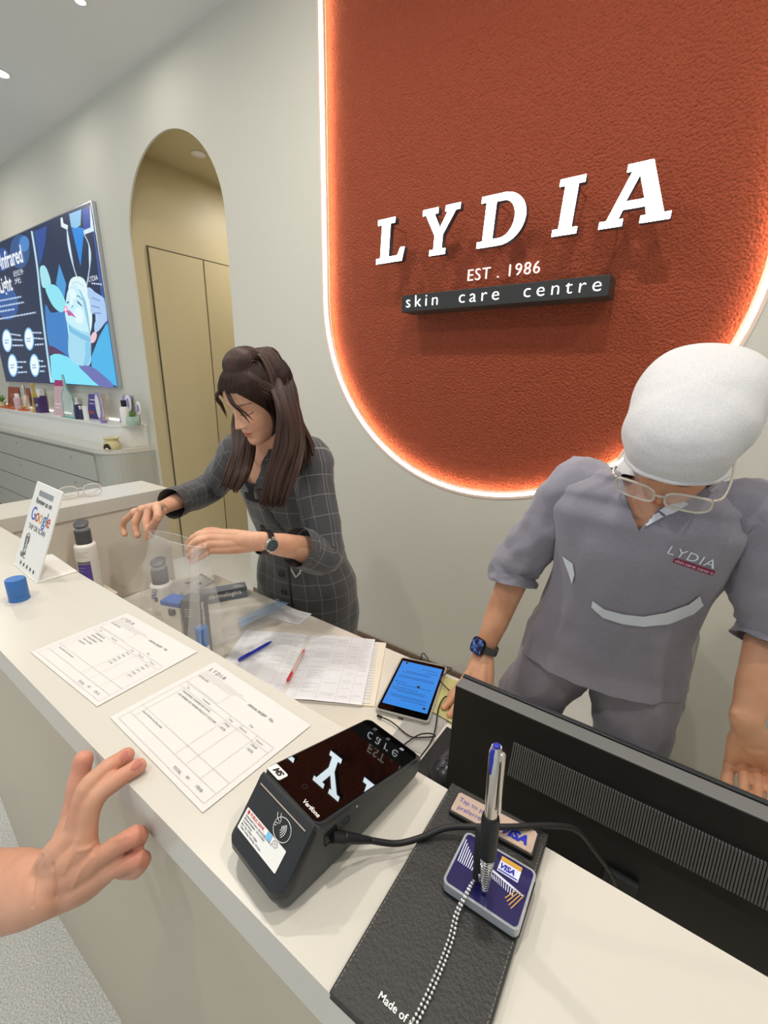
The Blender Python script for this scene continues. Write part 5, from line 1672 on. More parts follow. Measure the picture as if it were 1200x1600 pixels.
MB().lathe([(0.0045, -0.004), (0.0085, -0.003), (0.0095, 0), (0.0085, 0.003), (0.0045, 0.004)], 20, T=Matrix.Translation((0, -0.030, 0.0345)) @ Matrix.Rotation(pi / 2, 4, 'Y')).build('scroll_wheel', 'mouse_gloss', mouse, True)
m = MB(); m.tube([(0.006 * cos(a_), -0.029 + 0.0125 * sin(a_), 0.0408 - 0.004 * sin(a_) * -0.3) for a_ in [2 * pi * i / 20 for i in range(21)]], 0.0008, n=6); m.build('wheel_ring', 'mouse_gloss', mouse)

# ------------------------------------------------------------------ monitor seen from behind
ML = PY(711, 1079, 0.565); MRt = PY(1200, 1275, 0.565)
MX0 = ML.x; MZ = (ML.z + MRt.z) / 2
tilt = math.atan2(MRt.z - ML.z, MRt.x - ML.x)
mon = thing('monitor', 'black computer monitor seen from behind, with a band of vent slats', 'monitor', (MX0, 0.565, MZ))
MWD, MHT = 0.545, 0.285
Tm = Matrix.Rotation(radians(-3), 4, 'X')
MB().box((0, 0.0, -MHT), (MWD, 0.028, 0.0), Tm, bev=0.001).build('back_shell', 'monitor_back', mon)
MB().box((0.0, 0.0005, 0.0002), (MWD, 0.027, 0.0012), Tm, bev=0.0008).build('top_edge', 'band_grey', mon)
MB().box((-0.001, 0.028, -MHT - 0.001), (MWD + 0.001, 0.036, 0.0035), Tm, bev=0.001).build('front_bezel', 'black_plastic', mon)
MB().box((0.01, 0.0362, -MHT + 0.015), (MWD - 0.01, 0.0366, -0.012), Tm).build('display_glass', 'black_glass', mon)
# rear housing below the vent band
V0, V1 = -0.050, -0.100      # vent band heights
hs = [(0.0, V0 + 0.004), (-0.010, V1 + 0.004), (-0.012, V1 - 0.02), (-0.012, -MHT + 0.012), (0.0, -MHT + 0.004)]
MB().prism(hs, 0.035, MWD - 0.035, Tm @ frame((0, 0, 0), (0, 1, 0), (0, 0, 1))).build('rear_housing', 'monitor_back', mon)
fin = MB().box((-0.0011, -0.0045, -0.026), (0.0011, 0.0, 0.026), bev=0.0004)
fm = fin.build('vent_slat', 'vent_grey', mon)
slope = Matrix.Rotation(radians(-11), 4, 'X')
nf = 118
for k in range(nf):
    o = fm if k == 0 else bpy.data.objects.new('vent_slat', fm.data)
    if k: C.objects.link(o); o.parent = mon
    o.matrix_local = Tm @ Matrix.Translation((0.105 + k * 0.0033, -0.0052, -0.075)) @ slope
MB().box((0.2, -0.05, -MHT - 0.03), (0.34, 0.13, -MHT - 0.022)).build('stand_foot', 'black_plastic', mon)
MB().box((0.25, -0.03, -MHT - 0.022), (0.29, -0.012, -0.16)).build('stand_neck', 'black_plastic', mon)
for o in mon.children:
    pass
# stand foot rests on the mat / desk: set heights from the real gap
gap = MZ - MHT - (DT + 0.0035)
for o in mon.children:
    if o.name.startswith('stand_foot'):
        for v in o.data.vertices:
            v.co.z = -(MZ - (DT + 0.0035)) + (0.008 if v.co.z > -MHT - 0.026 else 0.0)
    if o.name.startswith('stand_neck'):
        for v in o.data.vertices:
            if v.co.z < -0.2: v.co.z = -(MZ - (DT + 0.0035)) + 0.007

# ------------------------------------------------------------------ white chair behind the person in scrubs
chair = thing('white_chair', 'white moulded chair standing behind the person in grey scrubs', 'chair', (-0.10, 1.50, 0), radians(-6))
sh_ = []
for k in range(13):
    v = k / 12
    if v < 0.5:
        y = -0.20 + 0.38 * (v / 0.5); z_ = 0.455 - 0.03 * sin(pi * v / 0.5)
    else:
        f_ = (v - 0.5) / 0.5
        y = 0.18 + 0.06 * f_ + 0.02 * sin(f_ * pi / 2); z_ = 0.455 + 0.45 * f_
    w_ = 0.215 - 0.02 * abs(v - 0.4)
    if v > 0.85: w_ -= 0.10 * ((v - 0.85) / 0.15) ** 2
    if v < 0.12: w_ -= 0.06 * ((0.12 - v) / 0.12) ** 2
    sh_.append([Vector((w_ * (i / 6 - 1), y - (0.05 * abs(i / 6 - 1) ** 2 if v > 0.5 else 0), z_ + (0.04 * abs(i / 6 - 1) ** 3 if v <= 0.5 else 0))) for i in range(13)])
mb = MB(); mb.loft(sh_, closed=False, cap=False); bmesh.ops.solidify(mb.bm, geom=mb.bm.faces[:], thickness=0.012)
mb.build('shell', 'white_plastic', chair, True)
for sx in (-1, 1):
    for sy in (-1, 1):
        MB().tube([(0.14 * sx, 0.02 + 0.12 * sy, 0.43), (0.22 * sx, 0.02 + 0.22 * sy, 0.0)], [0.014, 0.010], n=10).build('leg', 'white_plastic', chair, True)
MB().tube([(-0.14, -0.1, 0.43), (0.14, -0.1, 0.43)], 0.008).tube([(-0.14, 0.14, 0.43), (0.14, 0.14, 0.43)], 0.008).build('seat_frame', 'steel', chair, True)

# ------------------------------------------------------------------ PEOPLE
from mathutils.bvhtree import BVHTree


def skin_mat(name, col, bump=0.15):
    m = mat(name, col, 0.48, sss=0.12)
    nt = m.node_tree
    b = nt.nodes['Principled BSDF']
    at = nt.nodes.new('ShaderNodeAttribute'); at.attribute_name = 'tint'
    tc = nt.nodes.new('ShaderNodeTexCoord')
    n1 = nt.nodes.new('ShaderNodeTexNoise'); n1.inputs['Scale'].default_value = 20; n1.inputs['Detail'].default_value = 3
    rp = nt.nodes.new('ShaderNodeValToRGB')
    c = lin(col)
    rp.color_ramp.elements[0].position = 0.3; rp.color_ramp.elements[0].color = (c[0] * 0.90, c[1] * 0.80, c[2] * 0.76, 1)
    rp.color_ramp.elements[1].position = 0.7; rp.color_ramp.elements[1].color = (min(1, c[0] * 1.05), c[1] * 1.05, c[2] * 1.05, 1)
    mx = nt.nodes.new('ShaderNodeMixRGB'); mx.blend_type = 'MULTIPLY'; mx.inputs[0].default_value = 1
    nt.links.new(tc.outputs['Object'], n1.inputs[0]); nt.links.new(n1.outputs[0], rp.inputs[0])
    nt.links.new(rp.outputs[0], mx.inputs[1]); nt.links.new(at.outputs['Color'], mx.inputs[2])
    nt.links.new(mx.outputs[0], b.inputs['Base Color'])
    n2 = nt.nodes.new('ShaderNodeTexNoise'); n2.inputs['Scale'].default_value = 160; n2.inputs['Detail'].default_value = 4
    bp = nt.nodes.new('ShaderNodeBump'); bp.inputs['Strength'].default_value = bump; bp.inputs['Distance'].default_value = 0.001
    nt.links.new(tc.outputs['Object'], n2.inputs[0]); nt.links.new(n2.outputs[0], bp.inputs['Height']); nt.links.new(bp.outputs[0], b.inputs['Normal'])
    return m


skin_mat('skin_fair', '#e3b294')
skin_mat('skin_tan', '#d8a482')
skin_mat('skin_hand', '#d2a084', 0.3)
mat('nail', '#f2ab9b', 0.6)
mat('brow_dark', '#33241f', 0.8)
mat('lip_rose', '#b4635c', 0.4)
mat('eye_white', '#ded8d0', 0.2)


def remeshed(mb, voxel, smooth=6):
    """one continuous surface out of overlapping closed shapes -> mesh datablock"""
    me = bpy.data.meshes.new('tmp')
    bmesh.ops.recalc_face_normals(mb.bm, faces=mb.bm.faces[:])
    mb.bm.to_mesh(me); mb.bm.free()
    o = bpy.data.objects.new('tmp', me); C.objects.link(o)
    r = o.modifiers.new('r', 'REMESH'); r.mode = 'VOXEL'; r.voxel_size = voxel; r.use_smooth_shade = True
    s_ = o.modifiers.new('s', 'SMOOTH'); s_.factor = 0.5; s_.iterations = smooth
    out = bpy.data.meshes.new_from_object(o.evaluated_get(bpy.context.evaluated_depsgraph_get()))
    bpy.data.objects.remove(o); bpy.data.meshes.remove(me)
    return out


def interp(tab, z):
    if z <= tab[0][0]: return tab[0][1:]
    for a_, b_ in zip(tab, tab[1:]):
        if z <= b_[0]:
            t_ = (z - a_[0]) / (b_[0] - a_[0])
            return tuple(u + (v - u) * t_ for u, v in zip(a_[1:], b_[1:]))
    return tab[-1][1:]


HEAD_TAB = [(0.0, 0.066, 0.034, 0.010), (0.005, 0.078, 0.018, 0.024), (0.02, 0.084, -0.005, 0.037), (0.04, 0.084, -0.035, 0.048), (0.06, 0.086, -0.065, 0.057),
            (0.08, 0.087, -0.085, 0.063), (0.10, 0.086, -0.093, 0.0675), (0.12, 0.088, -0.098, 0.0715), (0.14, 0.092, -0.102, 0.074), (0.16, 0.091, -0.102, 0.0735),
            (0.18, 0.083, -0.096, 0.067), (0.198, 0.064, -0.080, 0.053), (0.211, 0.040, -0.056, 0.034), (0.2185, 0.016, -0.028, 0.015), (0.2200, 0.0, -0.010, 0.004)]


def sm(z):
    # smoothed table
    w = (0.25, 0.5, 0.25)
    v = [interp(HEAD_TAB, z + d) for d in (-0.004, 0, 0.004)]
    if z < 0.004 or z > 0.212: return v[1]
    return tuple(sum(wi * vi[k] for wi, vi in zip(w, v)) for k in range(3))


def G(d, s_): return exp(-(d / s_) ** 2)


def head_point(a, z, grow=0.0, feat=True):
    yF, yB, W = sm(z)
    cy = (yF + yB) / 2; hd = (yF - yB) / 2
    e = 2 / 2.25
    sx = math.copysign(abs(sin(a)) ** e, sin(a)); cxx = math.copysign(abs(cos(a)) ** e, cos(a))
    x = (W + grow) * sx; y = cy + (hd + grow) * cxx
    zz_ = z
    if feat and cos(a) > 0:
        ax_ = abs(x); d = 0.0
        if 0.060 < z < 0.118:
            if z >= 0.073: amt = 0.022 - 0.020 * (z - 0.073) / 0.045; sg = 0.0100 - 0.003 * (z - 0.073) / 0.045
            else:
                t_ = (z - 0.060) / 0.013; amt = 0.022 * t_ * t_ * (3 - 2 * t_); sg = 0.0105
            d += amt * G(x, sg)
        d += 0.007 * G(ax_ - 0.0125, 0.0055) * G(z - 0.0705, 0.0055)
        d -= 0.010 * G(ax_ - 0.031, 0.017) * G(z - 0.111, 0.010)
        d += 0.0062 * G(ax_ - 0.031, 0.0125) * G(z - 0.106, 0.0070)
        d += 0.0030 * G(ax_ - 0.030, 0.022) * G(z - 0.130, 0.008)
        d += 0.0052 * G(x, 0.018) * G(z - 0.0500, 0.0042)
        d += 0.0058 * G(x, 0.015) * G(z - 0.0405, 0.0042)
        d -= 0.0036 * G(x, 0.021) * G(z - 0.0455, 0.0016)
        d -= 0.0040 * G(x, 0.020) * G(z - 0.0290, 0.006)
        d += 0.0035 * G(x, 0.016) * G(z - 0.012, 0.010)
        d += 0.0035 * G(ax_ - 0.040, 0.018) * G(z - 0.078, 0.018)
        d -= 0.0012 * G(ax_ - 0.006, 0.004) * G(z - 0.058, 0.004)
        y += d * max(0, cos(a)) ** 0.3
    return Vector((x, y, zz_))


def head_tint(p):
    x, y, z = p
    ax_ = abs(x)
    if y < 0.02: return (1, 1, 1)
    r = [1.0, 1.0, 1.0]
    def mixc(c, k):
        for i in range(3): r[i] = r[i] * (1 - k) + c[i] * k
    mixc((1.0, 0.80, 0.78), 0.45 * G(ax_ - 0.042, 0.018) * G(z - 0.072, 0.018))
    # lips
    hw = 0.0245
    if ax_ < hw:
        u = 1 - (ax_ / hw) ** 2
        top = 0.0455 + 0.0080 * u ** 0.7 - 0.0012 * G(x, 0.004); bot = 0.0450 - 0.0085 * u ** 0.8
        k = min(1, max(0, (top - z) / 0.0015)) * min(1, max(0, (z - bot) / 0.0015))
        mixc((0.78, 0.36, 0.38), 0.9 * k)
        mixc((0.40, 0.18, 0.18), 0.8 * G(z - 0.0455, 0.0013) * (1 if ax_ < 0.022 else 0))
    # eyebrows
    if 0.011 < ax_ < 0.056:
        u = (ax_ - 0.011) / 0.045
        zc_ = 0.1265 + 0.0065 * sin(u * pi * 0.75) - 0.001 * u
        th = 0.0034 * (1 - 0.55 * u)
        mixc((0.12, 0.08, 0.07), 0.92 * G(z - zc_, th))
    # lashes / lid line
    if 0.013 < ax_ < 0.049:
        u = (ax_ - 0.031) / 0.018
        zl_ = 0.1008 + 0.0042 * u * u
        mixc((0.07, 0.05, 0.05), 0.95 * G(z - zl_, 0.0017))
        mixc((0.55, 0.40, 0.38), 0.5 * G(z - (zl_ + 0.0095 - 0.004 * u * u), 0.0012))
    mixc((0.35, 0.18, 0.16), 0.8 * G(ax_ - 0.0075, 0.0035) * G(z - 0.0635, 0.0022))
    return tuple(r)


def head_mesh(Th):
    """returns list of (verts world), faces, tints"""
    nu, nv = 150, 120
    zs = []
    for j in range(nv + 1):
        t_ = j / nv
        zs.append(0.2200 * (t_ if t_ < 1 else 1))
    V_, F_, Tn = [], [], []
    for j, z in enumerate(zs):
        for i in range(nu):
            s_ = -1 + 2 * i / nu
            a = pi * math.copysign(abs(s_) ** 1.25, s_)
            p = head_point(a, z)
            V_.append(Th @ p); Tn.append(head_tint(p))
    for j in range(nv):
        for i in range(nu):
            k = (i + 1) % nu
            F_.append((j * nu + i, j * nu + k, (j + 1) * nu + k, (j + 1) * nu + i))
    F_.append(tuple(range(nu))[::-1]); F_.append(tuple(nv * nu + i for i in range(nu)))
    return V_, F_, Tn


def body_object(meshes, head, matn, parent, name='body', nails=None):
    V_, F_, Tn = [], [], []
    for me in meshes:
        o0 = len(V_)
        V_ += [v.co.copy() for v in me.vertices]
        F_ += [tuple(o0 + i for i in p.vertices) for p in me.polygons]
        Tn += [(1, 1, 1)] * len(me.vertices)
    if head:
        o0 = len(V_)
        hv, hf, ht = head
        V_ += hv; F_ += [tuple(o0 + i for i in f) for f in hf]; Tn += ht
    inv = parent.matrix_world.inverted() if parent else Matrix()
    inv = Matrix.Translation(-Vector(parent.location)) if parent else Matrix()
    me = bpy.data.meshes.new(name)
    me.from_pydata([inv @ v for v in V_], [], F_)
    at = me.attributes.new('tint', 'FLOAT_COLOR', 'POINT')
    flat = []
    for t_ in Tn: flat += [t_[0], t_[1], t_[2], 1.0]
    at.data.foreach_set('color', flat)
    for p in me.polygons: p.use_smooth = True
    me.materials.append(MATS[matn])
    me.validate()
    o = bpy.data.objects.new(name, me); C.objects.link(o); o.parent = parent
    return o


def finger(mb, pts, r0, r1):
    pts = [Vector(p) for p in pts]
    n = len(pts)
    rr = [r0 + (r1 - r0) * i / (n - 1) for i in range(n)]
    P_, R_ = catmull(pts, rr, 4)
    # knuckle swell
    for k in range(len(P_)):
        q = (k % 4) / 4
        R_[k] *= 1.0 + 0.05 * cos(2 * pi * q)
    mb.tube(P_, R_, n=14, round_caps=True)


def hand(wr, mcps, fingers, thumb, nrm, r=0.0085, palm_t=0.0125, fore=None):
    """wr wrist centre, mcps 4 points, fingers 4 lists after the mcp, thumb list; nrm = back of hand normal"""
    mb = MB()
    wr = Vector(wr); nrm = Vector(nrm).normalized()
    mcps = [Vector(p) for p in mcps]
    across = (mcps[3] - mcps[0]).normalized()
    cen = sum(mcps, Vector()) / 4
    ln = (cen - wr)
    for i, m_ in enumerate(mcps):
        w0 = wr + across * (i - 1.5) * 0.0088
        mid = w0.lerp(m_, 0.55) + nrm * 0.002
        mb.tube([w0 - ln * 0.1, w0, mid, m_], [0.0105, 0.0115, palm_t, r * 1.22], n=14, round_caps=True, smooth=3)
        if i < 3:
            m2 = mcps[i + 1]
            a_ = w0.lerp(m_, 0.5).lerp(wr + across * (i - 0.5) * 0.0105, 0.5); 
            mb.tube([w0.lerp(m2, 0.3), w0.lerp(m2, 0.6), m_.lerp(m2, 0.5).lerp(wr, 0.08)], [palm_t, palm_t, r * 1.05], n=12, round_caps=True)
    if fore is not None:
        fore = Vector(fore)
        mb.tube([fore, fore.lerp(wr, 0.5), fore.lerp(wr, 0.86), wr, wr.lerp(cen, 0.30), wr.lerp(cen, 0.55)], [0.0385, 0.0335, 0.0275, 0.0265, 0.0255, 0.020], n=24, flat=0.80, up=nrm, smooth=5, round_caps=True)
    # palm pads
    pc_ = wr.lerp(cen, 0.45) - nrm * 0.008
    mb.ball(pc_, (0.024, 0.024, 0.018))
    for m_, f_, sc_ in zip(mcps, fingers, (1.0, 1.03, 0.98, 0.88)):
        finger(mb, [m_.lerp(wr, 0.1)] + [m_] + list(f_), r * 1.10 * sc_, r * 0.80 * sc_)
    if thumb:
        t0 = Vector(thumb[0])
        mb.tube([wr.lerp(t0, 0.3), t0, Vector(thumb[1])], [0.009, 0.0148, 0.0115], n=14, round_caps=True, smooth=3)
        mb.tube([wr.lerp(cen, 0.35), t0.lerp(Vector(thumb[1]), 0.5), mcps[0].lerp(wr, 0.35)], [0.011, 0.010, 0.010], n=12, round_caps=True)
        finger(mb, [Vector(p) for p in thumb[1:]], r * 1.25, r * 0.98)
    return mb


def limb(mb, pts, rad, up=(0, 0, 1), flat=1.0, n=20, sm_=5):
    mb.tube(pts, rad, n=n, flat=flat, up=up, smooth=sm_, round_caps=True)


def garment(rings, n=72, steps=8, fold=0.004, seed=1.0, cut=None, vcut=None, lean=(0, 0, 0), uvs=True, exp_=2.3):
    """rings: (centre, half width, half depth). facing -Y. returns MB plus the point function"""
    cs = [Vector(r_[0]) for r_ in rings]
    P_, _ = catmull(cs, [1] * len(cs), steps)
    _, HW = catmull(cs, [r_[1] for r_ in rings], steps)
    _, HD = catmull(cs, [r_[2] for r_ in rings], steps)
    mb = MB()
    lay = mb.bm.loops.layers.uv.verify()
    g = []
    for k, c in enumerate(P_):
        row = []
        for i in range(n):
            a = 2 * pi * i / n
            e = 2 / exp_
            sx = math.copysign(abs(sin(a)) ** e, sin(a)); cy = math.copysign(abs(cos(a)) ** e, cos(a))
            d = fold * (noise.noise(Vector((sin(a) * 2.5, cos(a) * 2.5, c.z * 5 + seed))) + 0.6 * noise.noise(Vector((sin(a) * 7, cos(a) * 7, c.z * 9 + seed))))
            x = (HW[k] + d * 1.6) * sx; y = -(HD[k] + d * 1.6) * cy
            row.append(mb.bm.verts.new((c.x + x, c.y + y, c.z + lean[2] * y)))
        g.append(row)
    for k in range(len(g) - 1):
        for i in range(n):
            j = (i + 1) % n
            c = P_[k]
            mid = (g[k][i].co + g[k + 1][j].co) / 2
            if cut and cut(mid, P_[k]): continue
            f = mb.bm.faces.new((g[k][i], g[k][j], g[k + 1][j], g[k + 1][i]))
            for lp, (uu, vv) in zip(f.loops, ((i, k), (i + 1, k), (i + 1, k + 1), (i, k + 1))):
                vz = g[min(vv, len(g) - 1)][0].co.z
                lp[lay].uv = (uu / n * 1.02, vz)
    if vcut:
        x0, z0, k_, yl = vcut
        for sg in (-1, 1):
            geo = mb.bm.faces[:] + mb.bm.edges[:] + mb.bm.verts[:]
            bmesh.ops.bisect_plane(mb.bm, geom=geo, plane_co=(x0, 0, z0), plane_no=(sg, 0, -k_), dist=1e-6)
        dead = [f for f in mb.bm.faces if (lambda c: c.y < yl and c.z > z0 and abs(c.x - x0) < (c.z - z0) * k_)(f.calc_center_median())]
        bmesh.ops.delete(mb.bm, geom=dead, context='FACES')
    loose = [v for v in mb.bm.verts if not v.link_faces]
    bmesh.ops.delete(mb.bm, geom=loose, context='VERTS')
    return mb


def sleeve(pts, rad, n=36, fold=0.0035, seed=1.0, smooth=8):
    pts = [Vector(p) for p in pts]
    P_, R_ = catmull(pts, rad, smooth)
    mb = MB(); rings = []
    prev = None
    for i, p in enumerate(P_):
        t_ = (P_[min(i + 1, len(P_) - 1)] - P_[max(i - 1, 0)]).normalized()
        if prev is None: prev = Vector((0, 0, 1)) if abs(t_.z) < 0.8 else Vector((1, 0, 0))
        u = (prev - t_ * prev.dot(t_)).normalized(); prev = u; w = t_.cross(u)
        rg = []
        for k in range(n):
            a = 2 * pi * k / n
            d = fold * (noise.noise(Vector((cos(a) * 1.8 + seed, sin(a) * 1.8, i * 0.35))) + 0.7 * noise.noise(Vector((cos(a) * 4 + seed, sin(a) * 4, i * 0.8))))
            rg.append(p + u * ((R_[i] + d * 1.5) * cos(a)) + w * ((R_[i] + d * 1.5) * sin(a)))
        rings.append(rg)
    mb.loft(rings, cap=False)
    return mb


def fabric(name, base, line=None, period=0.052, lw=0.045, uvmul=1.0, rough=0.85):
    m = mat(name, base, rough, sheen=0.25)
    nt = m.node_tree
    b = nt.nodes['Principled BSDF']
    tc = nt.nodes.new('ShaderNodeTexCoord')
    nz = nt.nodes.new('ShaderNodeTexNoise'); nz.inputs['Scale'].default_value = 9; nz.inputs['Detail'].default_value = 5
    nt.links.new(tc.outputs['Object'], nz.inputs[0])
    bp = nt.nodes.new('ShaderNodeBump'); bp.inputs['Strength'].default_value = 0.55; bp.inputs['Distance'].default_value = 0.012
    nt.links.new(nz.outputs[0], bp.inputs['Height']); nt.links.new(bp.outputs[0], b.inputs['Normal'])
    c = lin(base)
    n2 = nt.nodes.new('ShaderNodeTexNoise'); n2.inputs['Scale'].default_value = 420
    nt.links.new(tc.outputs['Object'], n2.inputs[0])
    mx = nt.nodes.new('ShaderNodeMixRGB'); mx.inputs[1].default_value = (c[0] * 0.8, c[1] * 0.8, c[2] * 0.8, 1); mx.inputs[2].default_value = (c[0] * 1.2, c[1] * 1.2, c[2] * 1.2, 1)
    nt.links.new(n2.outputs[0], mx.inputs[0])
    out = mx.outputs[0]
    if line:
        sp = nt.nodes.new('ShaderNodeSeparateXYZ'); nt.links.new(tc.outputs['UV'], sp.inputs[0])
        ors = []
        for ax_, per in ((0, period), (1, period * 1.15)):
            dv = nt.nodes.new('ShaderNodeMath'); dv.operation = 'DIVIDE'; dv.inputs[1].default_value = per
            fr = nt.nodes.new('ShaderNodeMath'); fr.operation = 'FRACT'
            lt = nt.nodes.new('ShaderNodeMath'); lt.operation = 'LESS_THAN'; lt.inputs[1].default_value = lw
            nt.links.new(sp.outputs[ax_], dv.inputs[0]); nt.links.new(dv.outputs[0], fr.inputs[0]); nt.links.new(fr.outputs[0], lt.inputs[0])
            ors.append(lt)
        mxx = nt.nodes.new('ShaderNodeMath'); mxx.operation = 'MAXIMUM'
        nt.links.new(ors[0].outputs[0], mxx.inputs[0]); nt.links.new(ors[1].outputs[0], mxx.inputs[1])
        ml = nt.nodes.new('ShaderNodeMath'); ml.operation = 'MULTIPLY'; ml.inputs[1].default_value = 0.42
        nt.links.new(mxx.outputs[0], ml.inputs[0])
        m2 = nt.nodes.new('ShaderNodeMixRGB'); m2.inputs[2].default_value = lin(line)
        nt.links.new(ml.outputs[0], m2.inputs[0]); nt.links.new(out, m2.inputs[1])
        out = m2.outputs[0]
    nt.links.new(out, b.inputs['Base Color'])
    return m


fabric('check_wool', '#48484b', '#b9b7b2', lw=0.030)
fabric('scrub_grey', '#8f8c98')
fabric('scarf_white', '#d6d5d6')
mat('trim_white', '#dfe6ee', 0.7)
mat('burgundy', '#8e1f45', 0.6)
mat('camisole', '#121214', 0.7)
mat('button_dark', '#26262a', 0.35)


def hair_mat():
    m = mat('hair_brown', '#3d2a23', 0.42)
    nt = m.node_tree
    b = nt.nodes['Principled BSDF']
    tc = nt.nodes.new('ShaderNodeTexCoord'); mp = nt.nodes.new('ShaderNodeMapping'); mp.inputs['Scale'].default_value = (900, 14, 1)
    nz = nt.nodes.new('ShaderNodeTexNoise'); nz.inputs['Scale'].default_value = 1.0; nz.inputs['Detail'].default_value = 3
    rp = nt.nodes.new('ShaderNodeValToRGB')
    rp.color_ramp.elements[0].position = 0.35; rp.color_ramp.elements[0].color = lin('#1a100c')
    rp.color_ramp.elements[1].position = 0.70; rp.color_ramp.elements[1].color = lin('#57372a')
    bp = nt.nodes.new('ShaderNodeBump'); bp.inputs['Strength'].default_value = 0.5; bp.inputs['Distance'].default_value = 0.002
    nt.links.new(tc.outputs['UV'], mp.inputs[0]); nt.links.new(mp.outputs[0], nz.inputs[0]); nt.links.new(nz.outputs[0], rp.inputs[0])
    nt.links.new(rp.outputs[0], b.inputs['Base Color']); nt.links.new(nz.outputs[0], bp.inputs['Height']); nt.links.new(bp.outputs[0], b.inputs['Normal'])
hair_mat()


def head_T(eye, f, roll=0.0):
    f = Vector(f).normalized()
    x = f.cross(Vector((0, 0, 1))).normalized()
    u = x.cross(f)
    if roll:
        q = Matrix.Rotation(roll, 3, f); x = q @ x; u = q @ u
    T = Matrix((x, f, u)).transposed().to_4x4()
    T.translation = Vector(eye) - f * 0.085 - u * 0.108
    return T


def bvh(o):
    me = o.data
    off = o.parent.matrix_world.translation if o.parent else Vector()
    off = Vector(o.parent.location) if o.parent else Vector()
    return BVHTree.FromPolygons([v.co + off for v in me.vertices], [p.vertices[:] for p in me.polygons])


CAMP = Vector((0, 0, CAMZ))


def hit(tree, x, y, lift=0.0015):
    d = ray(x, y).normalized()
    loc, nrm, idx, dist = tree.ray_cast(CAMP, d)
    if loc is None: return None, None
    if nrm.dot(d) > 0: nrm = -nrm
    return loc + nrm * lift, nrm


def band_on(tree, pts_px, w0, name, matn, parent, lift=0.002):
    """a sewn strip following the cloth; pts_px pairs (upper, lower) edges"""
    mb = MB(); prev = None; inv = Matrix.Translation(-Vector(parent.location))
    rows = []
    for (xa, ya, xb, yb) in pts_px:
        row = []
        for q in range(5):
            t_ = q / 4
            p, n_2 = hit(tree, xa + (xb - xa) * t_, ya + (yb - ya) * t_, lift)
            if p is None: row = None; break
            row.append(p)
        if row: rows.append(row)
    for a_, b_ in zip(rows, rows[1:]):
        if (a_[0] - b_[0]).length > 0.05: continue
        for q in range(4):
            mb.poly([a_[q], b_[q], b_[q + 1], a_[q + 1]])
    bmesh.ops.remove_doubles(mb.bm, verts=mb.bm.verts[:], dist=1e-5)
    return mb.build(name, matn, parent, True, T=inv)


def lerp_px(keys, n):
    out = []
    for a_, b_ in zip(keys, keys[1:]):
        for q in range(n):
            out.append(tuple(u + (v - u) * q / n for u, v in zip(a_, b_)))
    out.append(keys[-1])
    return out


# ================================================== PERSON A: grey check jacket dress, behind the bag
pA = thing('person', 'person with long brown hair in a grey checked suit, holding open a clear bag', 'person', (-1.20, 1.15, 0))
A_eye = PY(370, 646, 0.775)
TA = head_T(A_eye, (-0.10, -0.90, -0.40), roll=0.0)
headA = head_mesh(TA)
inA = Matrix.Translation(-Vector(pA.location))
lsh = Vector((-0.975, 0.985, 1.305)); lel = Vector((-0.871, 0.92, 1.055)); lwr = PY(407, 846, 0.70)
rsh = Vector((-1.285, 0.965, 1.305)); rel = Vector((-1.490, 0.96, 1.150)); rwr = PY(252, 794, 0.72)
neckb = Vector((-1.125, 0.965, 1.34)); jaw = TA @ Vector((0, -0.02, 0.03))
tb = MB()
limb(tb, [neckb - Vector((0, -0.02, 0.06)), neckb, jaw, TA @ Vector((0, -0.03, 0.08))], [0.062, 0.052, 0.050, 0.05])
TOR_A = [((-1.20, 1.16, 0.78), 0.175, 0.125), ((-1.185, 1.13, 0.92), 0.155, 0.120), ((-1.17, 1.09, 1.02), 0.130, 0.105), ((-1.15, 1.05, 1.12), 0.143, 0.108), ((-1.135, 1.012, 1.22), 0.155, 0.108), ((-1.13, 0.985, 1.30), 0.155, 0.082), ((-1.125, 0.97, 1.345), 0.12, 0.058)]
tr = []
for (c, hw, hd) in TOR_A:
    tr.append([Vector((c[0] + hw * sin(2 * pi * i / 40), c[1] - hd * cos(2 * pi * i / 40), c[2])) for i in range(40)])
tb.loft(tr, uv=False)
limb(tb, [Vector((-1.13, 0.98, 1.30)), lsh], [0.05, 0.048]); limb(tb, [Vector((-1.13, 0.98, 1.30)), rsh], [0.05, 0.048])
limb(tb, [lsh, lel, lel.lerp(lwr, 0.55)], [0.046, 0.036, 0.0270]); limb(tb, [rsh, rel, rel.lerp(rwr, 0.55)], [0.046, 0.036, 0.0270])
for sx in (-0.09, 0.09):
    limb(tb, [Vector((-1.20 + sx, 1.16, 0.80)), Vector((-1.20 + sx, 1.15, 0.46)), Vector((-1.20 + sx, 1.17, 0.08))], [0.085, 0.055, 0.038])
    limb(tb, [Vector((-1.20 + sx, 1.19, 0.05)), Vector((-1.20 + sx, 1.05, 0.035))], [0.032, 0.028])
bodyA = remeshed(tb, 0.0045, 8)


def Zc(x, y):  # pixel of crop 1 (scale 3.333, offset 0,720)
    return x / 3.3333, 720 + y / 3.3333


def hp(x, y, Y): return PY(*Zc(x, y), Y)


